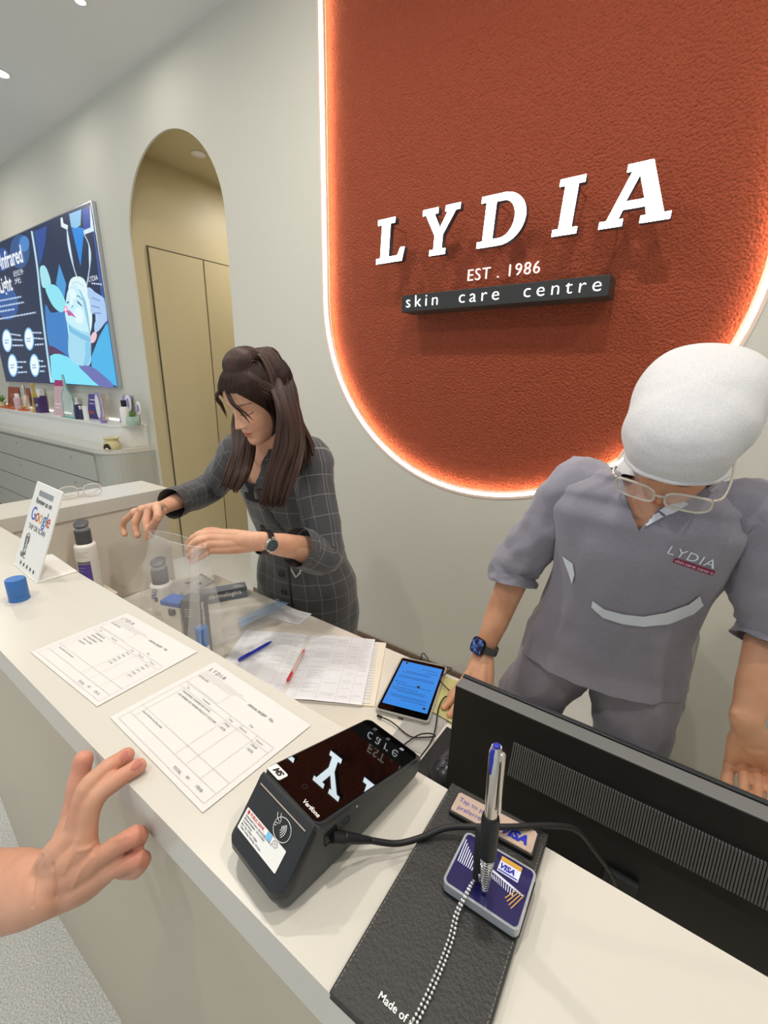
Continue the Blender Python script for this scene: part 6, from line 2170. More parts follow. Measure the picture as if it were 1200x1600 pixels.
# her left hand (on the right in the picture), fingers to the left, closing on the bag
mc = [hp(1105, 378, 0.664), hp(1098, 402, 0.655), hp(1100, 432, 0.650), hp(1112, 462, 0.652)]
fg = [[hp(1045, 385, 0.640), hp(1005, 402, 0.628), hp(980, 432, 0.622)],
      [hp(1035, 415, 0.628), hp(1000, 440, 0.618), hp(980, 465, 0.614)],
      [hp(1042, 452, 0.626), hp(1008, 478, 0.616), hp(985, 496, 0.613)],
      [hp(1062, 490, 0.635), hp(1025, 513, 0.622), hp(1000, 526, 0.616)]]
th = [hp(1120, 372, 0.690), hp(1075, 372, 0.680), hp(1030, 390, 0.660), hp(1000, 425, 0.645)]
hL = remeshed(hand(lwr, mc, fg, th, Vector((0.25, -0.9, 0.35)), r=0.0106, palm_t=0.0155, fore=lel.lerp(lwr, 0.2)), 0.0020, 5)
# her right hand, drooping fingers pinching the far corner of the bag
mc = [hp(815, 238, 0.668), hp(778, 246, 0.662), hp(738, 256, 0.662), hp(702, 270, 0.668)]
fg = [[hp(822, 290, 0.650), hp(800, 330, 0.642), hp(775, 362, 0.636)],
      [hp(762, 318, 0.640), hp(768, 360, 0.634), hp(768, 396, 0.632)],
      [hp(708, 312, 0.642), hp(706, 355, 0.636), hp(716, 388, 0.634)],
      [hp(655, 306, 0.652), hp(640, 345, 0.646), hp(650, 382, 0.642)]]
th = [hp(845, 262, 0.690), hp(812, 300, 0.680), hp(790, 350, 0.662), hp(778, 388, 0.650)]
hR = remeshed(hand(rwr, mc, fg, th, Vector((0.3, -0.55, 0.75)), r=0.0128, palm_t=0.0175, fore=rel.lerp(rwr, 0.3)), 0.0020, 5)
bA = body_object([bodyA, hL, hR], headA, 'skin_fair', pA)

# the suit: skirt and bodice in one surface with a V neck, two sleeves
RG_A = [((-1.225, 1.205, 0.47), 0.205, 0.165), ((-1.220, 1.195, 0.62), 0.222, 0.172), ((-1.20, 1.170, 0.78), 0.214, 0.165), ((-1.185, 1.14, 0.91), 0.178, 0.142), ((-1.17, 1.10, 1.01), 0.148, 0.122),
        ((-1.15, 1.055, 1.11), 0.160, 0.126), ((-1.135, 1.015, 1.21), 0.172, 0.130), ((-1.13, 0.988, 1.29), 0.172, 0.102), ((-1.125, 0.973, 1.340), 0.140, 0.075), ((-1.125, 0.970, 1.372), 0.092, 0.058)]
AX = -1.135


dress = garment(RG_A, vcut=(-1.147, 1.175, 0.46, 0.962), seed=2.0, fold=0.0045).build('suit_bodice_and_skirt', 'check_wool', pA, True, T=inA)
slv = sleeve([lsh + Vector((-0.05, 0.005, 0.0)), lsh + Vector((0.0, 0, 0.012)), lsh.lerp(lel, 0.35) + Vector((0.008, 0, 0)), lel + Vector((0.006, 0.006, -0.006)), lel.lerp(lwr, 0.34)], [0.060, 0.068, 0.060, 0.057, 0.056], seed=3).build('sleeve', 'check_wool', pA, True, T=inA)
slv2 = sleeve([rsh + Vector((0.05, 0.005, 0.0)), rsh + Vector((-0.0, 0, 0.012)), rsh.lerp(rel, 0.4), rel + Vector((-0.006, 0.006, -0.004)), rel.lerp(rwr, 0.72)], [0.060, 0.066, 0.058, 0.055, 0.050], seed=9).build('sleeve', 'check_wool', pA, True, T=inA)
for (e_, w_, r_, t0) in ((lel, lwr, 0.058, 0.30), (rel, rwr, 0.052, 0.66)):
    sleeve([e_.lerp(w_, t0), e_.lerp(w_, t0 + 0.16)], [r_, r_ + 0.001], seed=5, fold=0.002).build('turned_cuff', 'check_wool', pA, True, T=inA)
cam_r = [((-1.140, 1.02, 1.165), 0.150, 0.117), ((-1.135, 1.00, 1.215), 0.150, 0.114), ((-1.134, 0.995, 1.232), 0.150, 0.106)]
garment(cam_r, fold=0.0).build('camisole', 'camisole', pA, True, T=inA)
tree = bvh(dress)
# lapel edges, front placket, buttons, pocket flap
band_on(tree, lerp_px([(393, 742, 397, 739), (399, 765, 403, 763), (409, 790, 414, 788), (424, 812, 430, 812), (438, 828, 444, 830)], 4), 0, 'lapel_edge', 'button_dark', pA, 0.0022)
band_on(tree, lerp_px([(446, 845, 449, 845), (449, 880, 452, 880), (452, 915, 455, 915), (456, 950, 459, 952)], 4), 0, 'front_placket', 'button_dark', pA, 0.0018)
for (bx, by) in ((411, 824), (440, 896), (444, 924), (448, 944)):
    p, n_2 = hit(tree, bx, by, 0.003)
    if p is None: continue
    z_ = n_2; x_ = z_.orthogonal().normalized(); y_ = z_.cross(x_)
    T = Matrix((x_, y_, z_)).transposed().to_4x4(); T.translation = p
    b_ = MB().lathe([(0, -0.002), (0.0105, -0.002), (0.012, 0.001), (0.0105, 0.003), (0.008, 0.0015), (0, 0.001)], 22, T=T).build('button', 'button_dark', pA, True, T=inA, angle=50)
    for q in (-1, 1): MB().ball(T @ Vector((0.002 * q, 0, 0.0018)), 0.0009, None, 6, 4).build('thread', 'ink_faint', b_)
band_on(tree, lerp_px([(454, 878, 456, 880), (455, 892, 457, 890), (462, 903, 463, 900), (470, 896, 468, 893), (472, 884, 470, 883)], 4), 0, 'pocket_flap_edge', 'ink_faint', pA, 0.0022)
p, n_2 = hit(tree, 429, 765, 0.004)
if p is not None: MB().tube([p + Vector((-0.006, 0, -0.006)), p + Vector((0.004, 0, 0.006))], 0.0028, n=8, round_caps=True).build('brooch', 'steel', pA, True, T=inA)
# necklace
treeB = bvh(bA)
nk = []
for q in (( (394, 700), (397, 715), (404, 728), (412, 722), (418, 708))):
    p, n_2 = hit(treeB, q[0], q[1], 0.0012)
    if p is not None: nk.append(p)
mat('gold_chain', '#d9b06a', 0.25, metal=1.0)
if len(nk) > 2:
    MB().tube(nk, 0.0010, n=6, smooth=4).build('necklace', 'gold_chain', pA, True, T=inA)
p, n_2 = hit(treeB, 410, 726, 0.003)
if p is not None: MB().ball(p, (0.006, 0.003, 0.007), None, 14, 8).build('pendant', 'gold_chain', pA, True, T=inA)

# wrist watch
def watch(parent, at, along_, nrm, r_, face_r, square, m_face, m_case, m_strap, inv):
    z_ = Vector(nrm).normalized(); al = Vector(along_).normalized(); z_ = (z_ - al * al.dot(z_)).normalized(); x_ = al.cross(z_)
    T = Matrix((x_, al, z_)).transposed().to_4x4(); T.translation = at
    ring = [T @ Vector((r_ * 1.10 * cos(a), 0, r_ * 0.92 * sin(a))) for a in [2 * pi * i / 40 for i in range(40)]]
    mb = MB()
    rg = []
    for i in range(41):
        a = 2 * pi * i / 40
        o_ = Vector((cos(a) * 1.10, 0, sin(a) * 0.92))
        rg.append([T @ (o_ * r_ + Vector((0, -0.0095, 0))), T @ (o_ * (r_ + 0.0025) + Vector((0, -0.0095, 0))), T @ (o_ * (r_ + 0.0025) + Vector((0, 0.0095, 0))), T @ (o_ * r_ + Vector((0, 0.0095, 0)))])
    mb.loft(rg, cap=False)
    w = mb.build('watch_strap', m_strap, parent, True, T=inv, angle=40)
    Tf_ = T @ Matrix.Translation((0, 0, r_ * 0.92))
    if square:
        mb = MB(); mb.prism(rrect(face_r * 2, face_r * 2.25, face_r * 0.55, 6), 0, 0.0095, Tf_); mb.build('watch_case', m_case, w, True, T=inv * 1 if False else inv, angle=40)
        mb = MB(); mb.prism(rrect(face_r * 1.88, face_r * 2.12, face_r * 0.5, 6), 0.0096, 0.0102, Tf_); mb.build('watch_face', m_face, w, T=inv)
        MB().tube([Tf_ @ Vector((face_r, 0.004, 0.005)), Tf_ @ Vector((face_r + 0.002, 0.004, 0.005))], 0.0028, n=12).build('crown', 'steel', w, True, T=inv)
    else:
        MB().lathe([(0, 0), (face_r, 0), (face_r * 1.06, 0.004), (face_r, 0.0085), (face_r * 0.86, 0.0095), (face_r * 0.86, 0.008), (0, 0.008)], 36, T=Tf_).build('watch_case', m_case, w, True, T=inv, angle=40)
        MB().lathe([(0, 0.0086), (face_r * 0.84, 0.0086)], 30, T=Tf_, cap=False).build('watch_face', m_face, w, T=inv)
        m = MB()
        for k in range(12):
            a = 2 * pi * k / 12
            m.box((face_r * 0.64, -0.0005, 0.0087), (face_r * 0.8, 0.0005, 0.0092), Tf_ @ Matrix.Rotation(a, 4, 'Z'))
        m.box((0, -0.0005, 0.0088), (face_r * 0.45, 0.0005, 0.0094), Tf_ @ Matrix.Rotation(0.7, 4, 'Z')); m.box((0, -0.0004, 0.0088), (face_r * 0.62, 0.0004, 0.0094), Tf_ @ Matrix.Rotation(2.4, 4, 'Z'))
        m.build('hands_and_marks', 'silver_frame', w, T=inv)['kind'] = 'stuff'
        for q in (-0.004, 0, 0.004): MB().tube([Tf_ @ Vector((face_r, q, 0.004)), Tf_ @ Vector((face_r + 0.003, q, 0.004))], 0.0012, n=8).build('crown', 'steel', w, True, T=inv)
    return w


mat('watch_dark_face', '#4b555c', 0.2, coat=0.5)
mw_ = mat('watch_blue_face', '#0b1030', 0.08, emis=0.6, ecol='#2c3cc0', coat=0.3)
_n = mw_.node_tree.nodes.new('ShaderNodeTexNoise'); _n.inputs['Scale'].default_value = 130
_r = mw_.node_tree.nodes.new('ShaderNodeValToRGB'); _r.color_ramp.elements[0].position = 0.45; _r.color_ramp.elements[0].color = lin('#0a0d30'); _r.color_ramp.elements[1].position = 0.68; _r.color_ramp.elements[1].color = lin('#6f9af0')
_c = mw_.node_tree.nodes.new('ShaderNodeTexCoord')
mw_.node_tree.links.new(_c.outputs['Object'], _n.inputs[0]); mw_.node_tree.links.new(_n.outputs[0], _r.inputs[0]); mw_.node_tree.links.new(_r.outputs[0], mw_.node_tree.nodes['Principled BSDF'].inputs['Emission Color'])
wc = lwr + (lwr - lel).normalized() * (-0.012)
watch(pA, wc, lwr - lel, Vector((0.55, -0.78, 0.30)), 0.0285, 0.0185, False, 'watch_dark_face', 'steel', 'rubber', inA)
# ring on the left hand
rp_ = hp(1043, 420, 0.628)
q = (fg[0][0] - mc[0]).normalized()
d_ = (hp(1035, 415, 0.628) - hp(1098, 402, 0.655)).normalized()
pr = hp(1098, 402, 0.655).lerp(hp(1035, 415, 0.628), 0.72)
x_ = d_.orthogonal().normalized(); y_ = d_.cross(x_)
MB().tube([pr + x_ * 0.0098 * cos(a) + y_ * 0.0098 * sin(a) for a in [2 * pi * i / 24 for i in range(25)]], 0.0011, n=6).build('finger_ring', 'gold_chain', pA, True, T=inA)


# hair: a cap following the skull plus long locks
def hair_cap(TH, grow, zmin, m_, parent, inv, name='hair_cap'):
    nu, nv = 140, 80
    mb = MB(); lay = mb.bm.loops.layers.uv.verify()
    g = {}
    for j in range(nv + 1):
        for i in range(nu):
            a = -pi + 2 * pi * i / nu
            z0 = zmin(a); z = z0 + (0.2195 - z0) * j / nv
            gr = grow * (1 + 0.22 * noise.noise(Vector((sin(a) * 9, cos(a) * 9, z * 6)))) * min(1, 0.35 + j / 7)
            p = head_point(a, z, gr, False)
            if z > 0.17: p.z += gr * ((z - 0.17) / 0.05)
            g[(i, j)] = mb.bm.verts.new(TH @ p)
    for j in range(nv):
        for i in range(nu):
            k = (i + 1) % nu
            f = mb.bm.faces.new((g[(i, j)], g[(k, j)], g[(k, j + 1)], g[(i, j + 1)]))
            for lp, (u, v) in zip(f.loops, ((i, j), (i + 1, j), (i + 1, j + 1), (i, j + 1))):
                lp[lay].uv = (u / nu * 0.6, v / nv * 0.2)
    mb.bm.faces.new([g[(i, nv)] for i in range(nu)])
    bmesh.ops.solidify(mb.bm, geom=mb.bm.faces[:], thickness=0.004)
    return mb.build(name, m_, parent, True, T=inv)


def hairlineA(a):
    aa = abs(a)
    if aa < 0.5: return 0.170 + 0.004 * cos(aa * 6)
    if aa < 1.25: return 0.168 - ((aa - 0.5) / 0.75) ** 1.3 * 0.080
    if aa < 1.65: return 0.088 - (aa - 1.25) / 0.4 * 0.074
    return 0.014


hc = hair_cap(TA, 0.011, hairlineA, 'hair_brown', pA, inA)
random.seed(21)


def locks(mb, ga, gb, n, r, jit=0.004, flat=0.45, tip=0.25):
    ga = [Vector(p) for p in ga]; gb = [Vector(p) for p in gb]
    for k in range(n):
        t_ = (k + random.uniform(-0.4, 0.4)) / max(1, n - 1); t_ = min(1, max(0, t_))
        e_ = random.uniform(-0.06, 0.03)
        pts = []
        ph = Vector((random.uniform(-1, 1), random.uniform(-1, 1), 0)) * jit
        m_ = len(ga)
        for i in range(m_):
            p = ga[i].lerp(gb[i], t_) + ph * (0.4 + i / m_) + Vector((random.uniform(-1, 1), random.uniform(-1, 1), random.uniform(-1, 1))) * jit * 0.4
            pts.append(p)
        pts[-1] = pts[-1] + (pts[-1] - pts[-2]) * e_ * 3
        rr = [r * (0.75 + 0.35 * sin(pi * i / (m_ - 1))) for i in range(m_)]
        rr[-1] = r * tip; rr[0] = r * 0.35
        mb.tube(pts, rr, n=7, flat=flat, smooth=5)


hm = MB()
near1 = [PD(*p) for p in ((388, 560, 1.27), (421, 600, 1.185), (437, 645, 1.165), (433, 695, 1.185), (418, 745, 1.20), (408, 785, 1.21))]
near2 = [PD(*p) for p in ((405, 553, 1.30), (446, 580, 1.245), (462, 630, 1.23), (474, 680, 1.23), (466, 730, 1.215), (444, 790, 1.205))]
locks(hm, near1, near2, 40, 0.0085)
near3 = [PD(*p) for p in ((400, 560, 1.25), (434, 590, 1.190), (450, 640, 1.18), (456, 695, 1.19), (440, 745, 1.195), (428, 792, 1.20))]
locks(hm, near1, near3, 24, 0.0080)
back1 = [PD(*p) for p in ((430, 560, 1.30), (455, 600, 1.30), (463, 650, 1.30), (472, 690, 1.30), (468, 740, 1.30))]
back2 = [PD(*p) for p in ((420, 556, 1.26), (456, 596, 1.25), (468, 650, 1.25), (488, 690, 1.27), (492, 712, 1.27))]
locks(hm, back1, back2, 18, 0.009)
far1 = [PD(*p) for p in ((378, 600, 1.345), (366, 660, 1.36), (368, 700, 1.30), (358, 735, 1.26), (346, 762, 1.25))]
far2 = [PD(*p) for p in ((390, 600, 1.36), (392, 660, 1.36), (396, 700, 1.30), (388, 738, 1.255), (372, 770, 1.245))]
locks(hm, far1, far2, 26, 0.0080)
# swept front: from the parting over the temples
fr1 = [TA @ Vector(p) for p in ((-0.010, 0.066, 0.196), (-0.045, 0.070, 0.180), (-0.074, 0.035, 0.140), (-0.084, 0.0, 0.105))]
fr2 = [TA @ Vector(p) for p in ((-0.005, 0.030, 0.225), (-0.055, 0.030, 0.200), (-0.086, 0.000, 0.150), (-0.090, -0.035, 0.100))]
locks(hm, fr1, fr2, 18, 0.0075, 0.002)
TV = lambda *p: TA @ Vector(p)
locks(hm, [TV(-0.020, -0.020, 0.234), TV(-0.064, -0.018, 0.212), PD(432, 625, 1.185), PD(436, 690, 1.185), PD(418, 745, 1.200), PD(410, 782, 1.21)],
      [TV(-0.010, -0.045, 0.236), TV(-0.055, -0.068, 0.213), PD(459, 628, 1.240), PD(472, 685, 1.240), PD(460, 740, 1.225), PD(446, 785, 1.215)], 36, 0.0082, 0.003, tip=0.4)
locks(hm, [TV(-0.010, -0.045, 0.236), TV(-0.050, -0.075, 0.213), PD(457, 620, 1.255), PD(474, 690, 1.255), PD(476, 722, 1.26)],
      [TV(0.030, -0.045, 0.234), TV(0.020, -0.098, 0.205), PD(458, 612, 1.300), PD(478, 690, 1.290), PD(470, 735, 1.29)], 30, 0.0085, 0.003, tip=0.4)
locks(hm, [TA @ Vector((-p[0], p[1], p[2])) for p in ((-0.010, 0.066, 0.196), (-0.045, 0.070, 0.180), (-0.074, 0.035, 0.140), (-0.086, 0.0, 0.095), (-0.080, 0.01, 0.03))],
      [TA @ Vector((-p[0], p[1], p[2])) for p in ((-0.005, 0.030, 0.225), (-0.055, 0.030, 0.200), (-0.086, 0.000, 0.150), (-0.092, -0.035, 0.095), (-0.085, -0.03, 0.03))], 16, 0.0075, 0.002)
# thin face framing strands
for pts in ((TA @ Vector((-0.012, 0.092, 0.178)), TA @ Vector((-0.030, 0.102, 0.150)), TA @ Vector((-0.045, 0.095, 0.118)), TA @ Vector((-0.052, 0.088, 0.085))),
            (TA @ Vector((-0.016, 0.090, 0.178)), TA @ Vector((-0.036, 0.098, 0.145)), TA @ Vector((-0.050, 0.088, 0.115)), TA @ Vector((-0.060, 0.080, 0.090))),
            (TA @ Vector((0.012, 0.092, 0.178)), TA @ Vector((0.045, 0.098, 0.155)), TA @ Vector((0.066, 0.085, 0.125)), TA @ Vector((0.062, 0.088, 0.090))),
            (TA @ Vector((0.016, 0.090, 0.180)), TA @ Vector((0.050, 0.092, 0.160)), TA @ Vector((0.072, 0.078, 0.130)), TA @ Vector((0.070, 0.080, 0.095)))):
    hm.tube(list(pts), [0.0035, 0.0045, 0.0035, 0.0008], n=6, flat=0.5, smooth=5)
hair = hm.build('hair', 'hair_brown', pA, True, T=inA)
# rolled knot of hair on the crown
km = MB()
kc = TA @ Vector((0, 0.004, 0.212))
for k in range(30):
    a = pi * (k + 0.5) / 30 - pi / 2
    w_ = cos(a)
    off = TA.to_3x3() @ Vector((0.044 * sin(a), 0, 0))
    arc = []
    for q in range(9):
        b_ = -0.35 + (pi + 0.7) * q / 8
        arc.append(kc + off + TA.to_3x3() @ Vector((0, 0.050 * w_ ** 0.5 * cos(b_), 0.042 * w_ ** 0.5 * sin(b_))))
    km.tube(arc, 0.0068, n=7, flat=0.7, smooth=2)
km.ball(kc, 0.036)
km.build('hair_knot', 'hair_brown', pA, True, T=inA)
MB().ball(TA @ Vector((-0.0755, -0.002, 0.078)), 0.0038, None, 8, 6).build('earring', 'steel', pA, True, T=inA)
# shoes
for sx in (-0.09, 0.09):
    mb = MB(); mb.loft([[Vector((-1.20 + sx + w_ * cos(a), y, 0.003 + max(0, h_ * (0.5 + 0.5 * sin(a))))) for a in [2 * pi * i / 16 for i in range(16)]] for y, w_, h_ in ((1.225, 0.02, 0.05), (1.21, 0.033, 0.085), (1.15, 0.037, 0.08), (1.08, 0.042, 0.055), (1.02, 0.036, 0.04), (0.995, 0.015, 0.02))])
    mb.build('shoe', 'black', pA, True, T=inA)

# ================================================== PERSON B: grey scrubs and white head scarf
pB = thing('person', 'person in grey scrubs, white head scarf and clear glasses, looking down over the desk', 'person', (-0.10, 1.13, 0))
inB = Matrix.Translation(-Vector(pB.location))
B_eye = (PY(955, 735, 0.885) + PY(1135, 780, 0.865)) / 2
TB = head_T(B_eye + Vector((0.0, 0.012, 0.002)), (-0.14, -0.75, -0.67), roll=radians(-9))
headB = head_mesh(TB)
lshB = Vector((-0.205, 1.035, 1.330)); lelB = Vector((-0.315, 1.05, 1.110)); lwrB = PY(757, 1014, 0.975)
rshB = Vector((0.115, 1.02, 1.330)); relB = Vector((0.185, 1.06, 1.105)); rwrB = PY(1166, 1125, 0.965)
neckB = Vector((-0.045, 1.005, 1.36)); jawB = TB @ Vector((0, -0.03, 0.04))
tb = MB()
limb(tb, [neckB - Vector((0, -0.02, 0.06)), neckB, jawB, TB @ Vector((0, -0.04, 0.09))], [0.064, 0.054, 0.050, 0.05])
TOR_B = [((-0.105, 1.13, 0.92), 0.155, 0.110), ((-0.095, 1.105, 1.02), 0.135, 0.10), ((-0.08, 1.08, 1.12), 0.132, 0.10), ((-0.065, 1.055, 1.22), 0.150, 0.100), ((-0.055, 1.03, 1.30), 0.155, 0.090), ((-0.05, 1.01, 1.35), 0.13, 0.062)]
tr = []
for (c, hw, hd) in TOR_B:
    tr.append([Vector((c[0] + hw * sin(2 * pi * i / 40), c[1] - hd * cos(2 * pi * i / 40), c[2])) for i in range(40)])
tb.loft(tr, uv=False)
limb(tb, [Vector((-0.055, 1.03, 1.32)), lshB], [0.05, 0.048]); limb(tb, [Vector((-0.055, 1.03, 1.32)), rshB], [0.05, 0.048])
limb(tb, [lshB, lelB, lelB.lerp(lwrB, 0.4)], [0.046, 0.036, 0.0270]); limb(tb, [rshB, relB, relB.lerp(rwrB, 0.4)], [0.046, 0.036, 0.0270])
legsB = (((-0.185, 1.13, 0.90), (-0.335, 1.09, 0.48), (-0.365, 1.17, 0.08)), ((-0.020, 1.13, 0.90), (0.015, 1.10, 0.48), (0.04, 1.20, 0.08)))
for lg in legsB:
    limb(tb, [Vector(p) for p in lg], [0.085, 0.055, 0.038])
    limb(tb, [Vector(lg[2]) + Vector((0, 0.02, -0.03)), Vector(lg[2]) + Vector((0, -0.13, -0.045))], [0.032, 0.028])
bodyB = remeshed(tb, 0.0045, 8)


def q3(x, y, z=None, Y=None):   # pixel in the crop [700,960,800,1110] scale 10.67
    px, py = 700 + x / 10.67, 960 + y / 10.67
    return PZ(px, py, z) if z is not None else PY(px, py, Y)


# left-of-picture hand resting behind the monitor
mc = [q3(330, 1180, z=0.812), q3(440, 1260, z=0.818), q3(560, 1310, z=0.818), q3(660, 1330, z=0.812)]
kn = (sum(mc, Vector()) / 4 - lwrB).normalized()
dn = Vector((-0.35, -0.75, -0.10)).normalized()
fg = [[m_ + dn * 0.036 + Vector((0, 0, -0.006)), m_ + dn * 0.058 + Vector((0, 0, -0.022)), Vector((m_.x + dn.x * 0.074, m_.y + dn.y * 0.074, DT + 0.0125))] for m_ in mc]
t0 = q3(300, 1150, z=0.822)
th = [t0.lerp(lwrB, 0.45), q3(180, 1240, z=0.808), q3(60, 1360, z=0.790), PZ(705, 1097, 0.778)]
hLB = remeshed(hand(lwrB, mc, fg, th, Vector((0.1, -0.55, 0.8)), r=0.0098, palm_t=0.015, fore=lelB.lerp(lwrB, 0.15)), 0.0022, 5)
# right-of-picture hand, palm down on the desk
cR = PZ(1190, 1200, 0.835)
aR = (cR - rwrB).normalized()
wv = Vector((0.96, 0.10, 0.05)).normalized()
mc = [cR + wv * k for k in (-0.032, -0.011, 0.010, 0.030)]
dn = Vector((0.10, -0.80, -0.25)).normalized()
fg = [[m_ + dn * 0.036, m_ + dn * 0.060 + Vector((0, 0, -0.014)), Vector((m_.x + dn.x * 0.078, m_.y + dn.y * 0.078, DT + 0.010))] for m_ in mc]
th = [rwrB.lerp(mc[0], 0.45) + Vector((-0.012, -0.006, 0)), mc[0] + Vector((-0.016, -0.006, -0.006)), mc[0] + Vector((-0.018, -0.034, -0.030)), mc[0] + Vector((-0.006, -0.055, -0.055))]
hRB = remeshed(hand(rwrB, mc, fg, th, Vector((0.0, -0.5, 0.85)), r=0.0098, palm_t=0.015, fore=relB.lerp(rwrB, 0.15)), 0.0022, 5)
bB = body_object([bodyB, hLB, hRB], headB, 'skin_tan', pB)

RG_B = [((-0.108, 1.137, 0.880), 0.192, 0.150), ((-0.106, 1.133, 0.94), 0.184, 0.142), ((-0.095, 1.108, 1.02), 0.164, 0.128), ((-0.08, 1.083, 1.12), 0.160, 0.126), ((-0.065, 1.058, 1.21), 0.172, 0.126),
        ((-0.055, 1.035, 1.29), 0.182, 0.115), ((-0.05, 1.018, 1.340), 0.166, 0.088), ((-0.045, 1.010, 1.380), 0.112, 0.068), ((-0.045, 1.010, 1.395), 0.085, 0.062)]


top = garment(RG_B, vcut=(-0.060, 1.295, 0.52, 1.0), seed=6.0, fold=0.006).build('scrub_top', 'scrub_grey', pB, True, T=inB)
sleeve([lshB + Vector((0.06, 0.0, 0.0)), lshB + Vector((0.0, 0, 0.008)), lshB.lerp(lelB, 0.45), lelB + Vector((-0.004, 0, 0.01)), lelB.lerp(lwrB, 0.20)], [0.054, 0.060, 0.060, 0.060, 0.060], seed=3, fold=0.006).build('sleeve', 'scrub_grey', pB, True, T=inB)
sleeve([rshB + Vector((-0.06, 0.0, 0.0)), rshB + Vector((0.0, 0, 0.008)), rshB.lerp(relB, 0.45), relB + Vector((0.004, 0, 0.01)), relB.lerp(rwrB, 0.20)], [0.054, 0.060, 0.060, 0.060, 0.060], seed=13, fold=0.006).build('sleeve', 'scrub_grey', pB, True, T=inB)
for k, lg in enumerate(legsB):
    a_, b_, c_ = [Vector(p) for p in lg]
    sleeve([a_ + Vector((0.02 if k == 0 else -0.02, 0, 0.10)), a_ + Vector((0, 0, 0.0)), a_.lerp(b_, 0.5), b_, c_], [0.098, 0.100, 0.086, 0.076, 0.072], n=40, seed=20 + k * 7, fold=0.008).build('trouser_leg', 'scrub_grey', pB, True, T=inB)
    mb = MB(); mb.loft([[Vector((c_.x + w_ * cos(a), c_.y + dy, 0.003 + max(0, h_ * (0.5 + 0.5 * sin(a))))) for a in [2 * pi * i / 16 for i in range(16)]] for dy, w_, h_ in ((0.055, 0.02, 0.05), (0.04, 0.035, 0.085), (-0.02, 0.039, 0.08), (-0.09, 0.044, 0.06), (-0.15, 0.038, 0.045), (-0.175, 0.015, 0.02))])
    mb.build('shoe', 'white_plastic', pB, True, T=inB)
garment([((-0.105, 1.135, 0.845), 0.10, 0.085), ((-0.106, 1.135, 0.880), 0.158, 0.120), ((-0.106, 1.133, 0.93), 0.168, 0.128), ((-0.100, 1.120, 0.985), 0.150, 0.115)], fold=0.003, seed=31).build('trouser_seat', 'scrub_grey', pB, True, T=inB)
treeT = bvh(top)
band_on(treeT, lerp_px([(927, 938, 925, 948), (945, 951, 942, 964), (975, 959, 973, 974), (1005, 962, 1005, 978), (1040, 956, 1044, 974), (1075, 943, 1082, 958), (1092, 930, 1098, 944)], 4), 0, 'pocket_trim', 'trim_white', pB, 0.003)
band_on(treeT, lerp_px([(880, 868, 896, 880), (884, 880, 898, 890), (889, 893, 899, 897), (894, 908, 895, 911)], 3), 0, 'side_trim', 'trim_white', pB, 0.003)
band_on(treeT, lerp_px([(1000, 812, 1006, 824), (1014, 804, 1024, 815), (1030, 796, 1042, 806), (1046, 788, 1060, 797), (1060, 780, 1076, 788)], 4), 0, 'collar_trim', 'trim_white', pB, 0.004)
band_on(treeT, lerp_px([(980, 770, 976, 772), (986, 788, 982, 791), (993, 805, 989, 808), (1001, 822, 998, 826)], 4), 0, 'collar_seam', 'ink_grey', pB, 0.003)
# embroidered name and burgundy tab on the chest
pl0, nl0 = hit(treeT, 1040, 862, 0.003); pl1, nl1 = hit(treeT, 1112, 886, 0.003)
if pl0 is not None and pl1 is not None:
    x_ = (pl1 - pl0).normalized(); nn = (nl0 + nl1).normalized(); nn = (nn - x_ * x_.dot(nn)).normalized(); y_ = nn.cross(x_)
    T = Matrix((x_, y_, nn)).transposed().to_4x4(); T.translation = pl0
    w_ = (pl1 - pl0).length
    m = MB(); text(m, 'LYDIA', 0, 0, 0.026, space=1.15)
    xs = [v.co.x for v in m.bm.verts]; k_ = w_ / (max(xs) - min(xs))
    for v in m.bm.verts: v.co.x *= k_
    def drape(m, zoff):
        for v in m.bm.verts:
            p = T @ Vector((v.co.x, v.co.y, 0))
            d = (p - CAMP).normalized()
            loc, nr, _, _ = treeT.ray_cast(CAMP, d)
            if loc is not None and (loc - p).length < 0.05:
                if nr.dot(d) > 0: nr = -nr
                v.co = loc + nr * zoff
            else: v.co = p
    drape(m, 0.0022); m.build('embroidered_name', 'trim_white', pB, T=inB)['kind'] = 'stuff'
    m = MB(); bmesh.ops.create_grid(m.bm, x_segments=14, y_segments=4, size=0.5)
    for v in m.bm.verts: v.co = Vector((w_ * 0.66 + v.co.x * w_ * 0.86, -0.0085 + v.co.y * 0.0105, 0))
    drape(m, 0.0018); m.build('burgundy_tab', 'burgundy', pB, T=inB)
    m = MB(); text(m, 'skin care centre', w_ * 0.255, -0.0110, 0.0085)
    xs = [v.co.x for v in m.bm.verts]; x0_ = min(xs); k_ = w_ * 0.80 / (max(xs) - x0_)
    for v in m.bm.verts: v.co.x = x0_ + (v.co.x - x0_) * k_
    drape(m, 0.0028); m.build('embroidered_line', 'trim_white', pB, T=inB)['kind'] = 'stuff'
wc = lwrB + (lwrB - lelB).normalized() * (-0.008)
watch(pB, wc, lwrB - lelB, Vector((-0.35, -0.93, 0.15)), 0.0295, 0.0185, True, 'watch_blue_face', 'black', 'grey_plastic', inB)

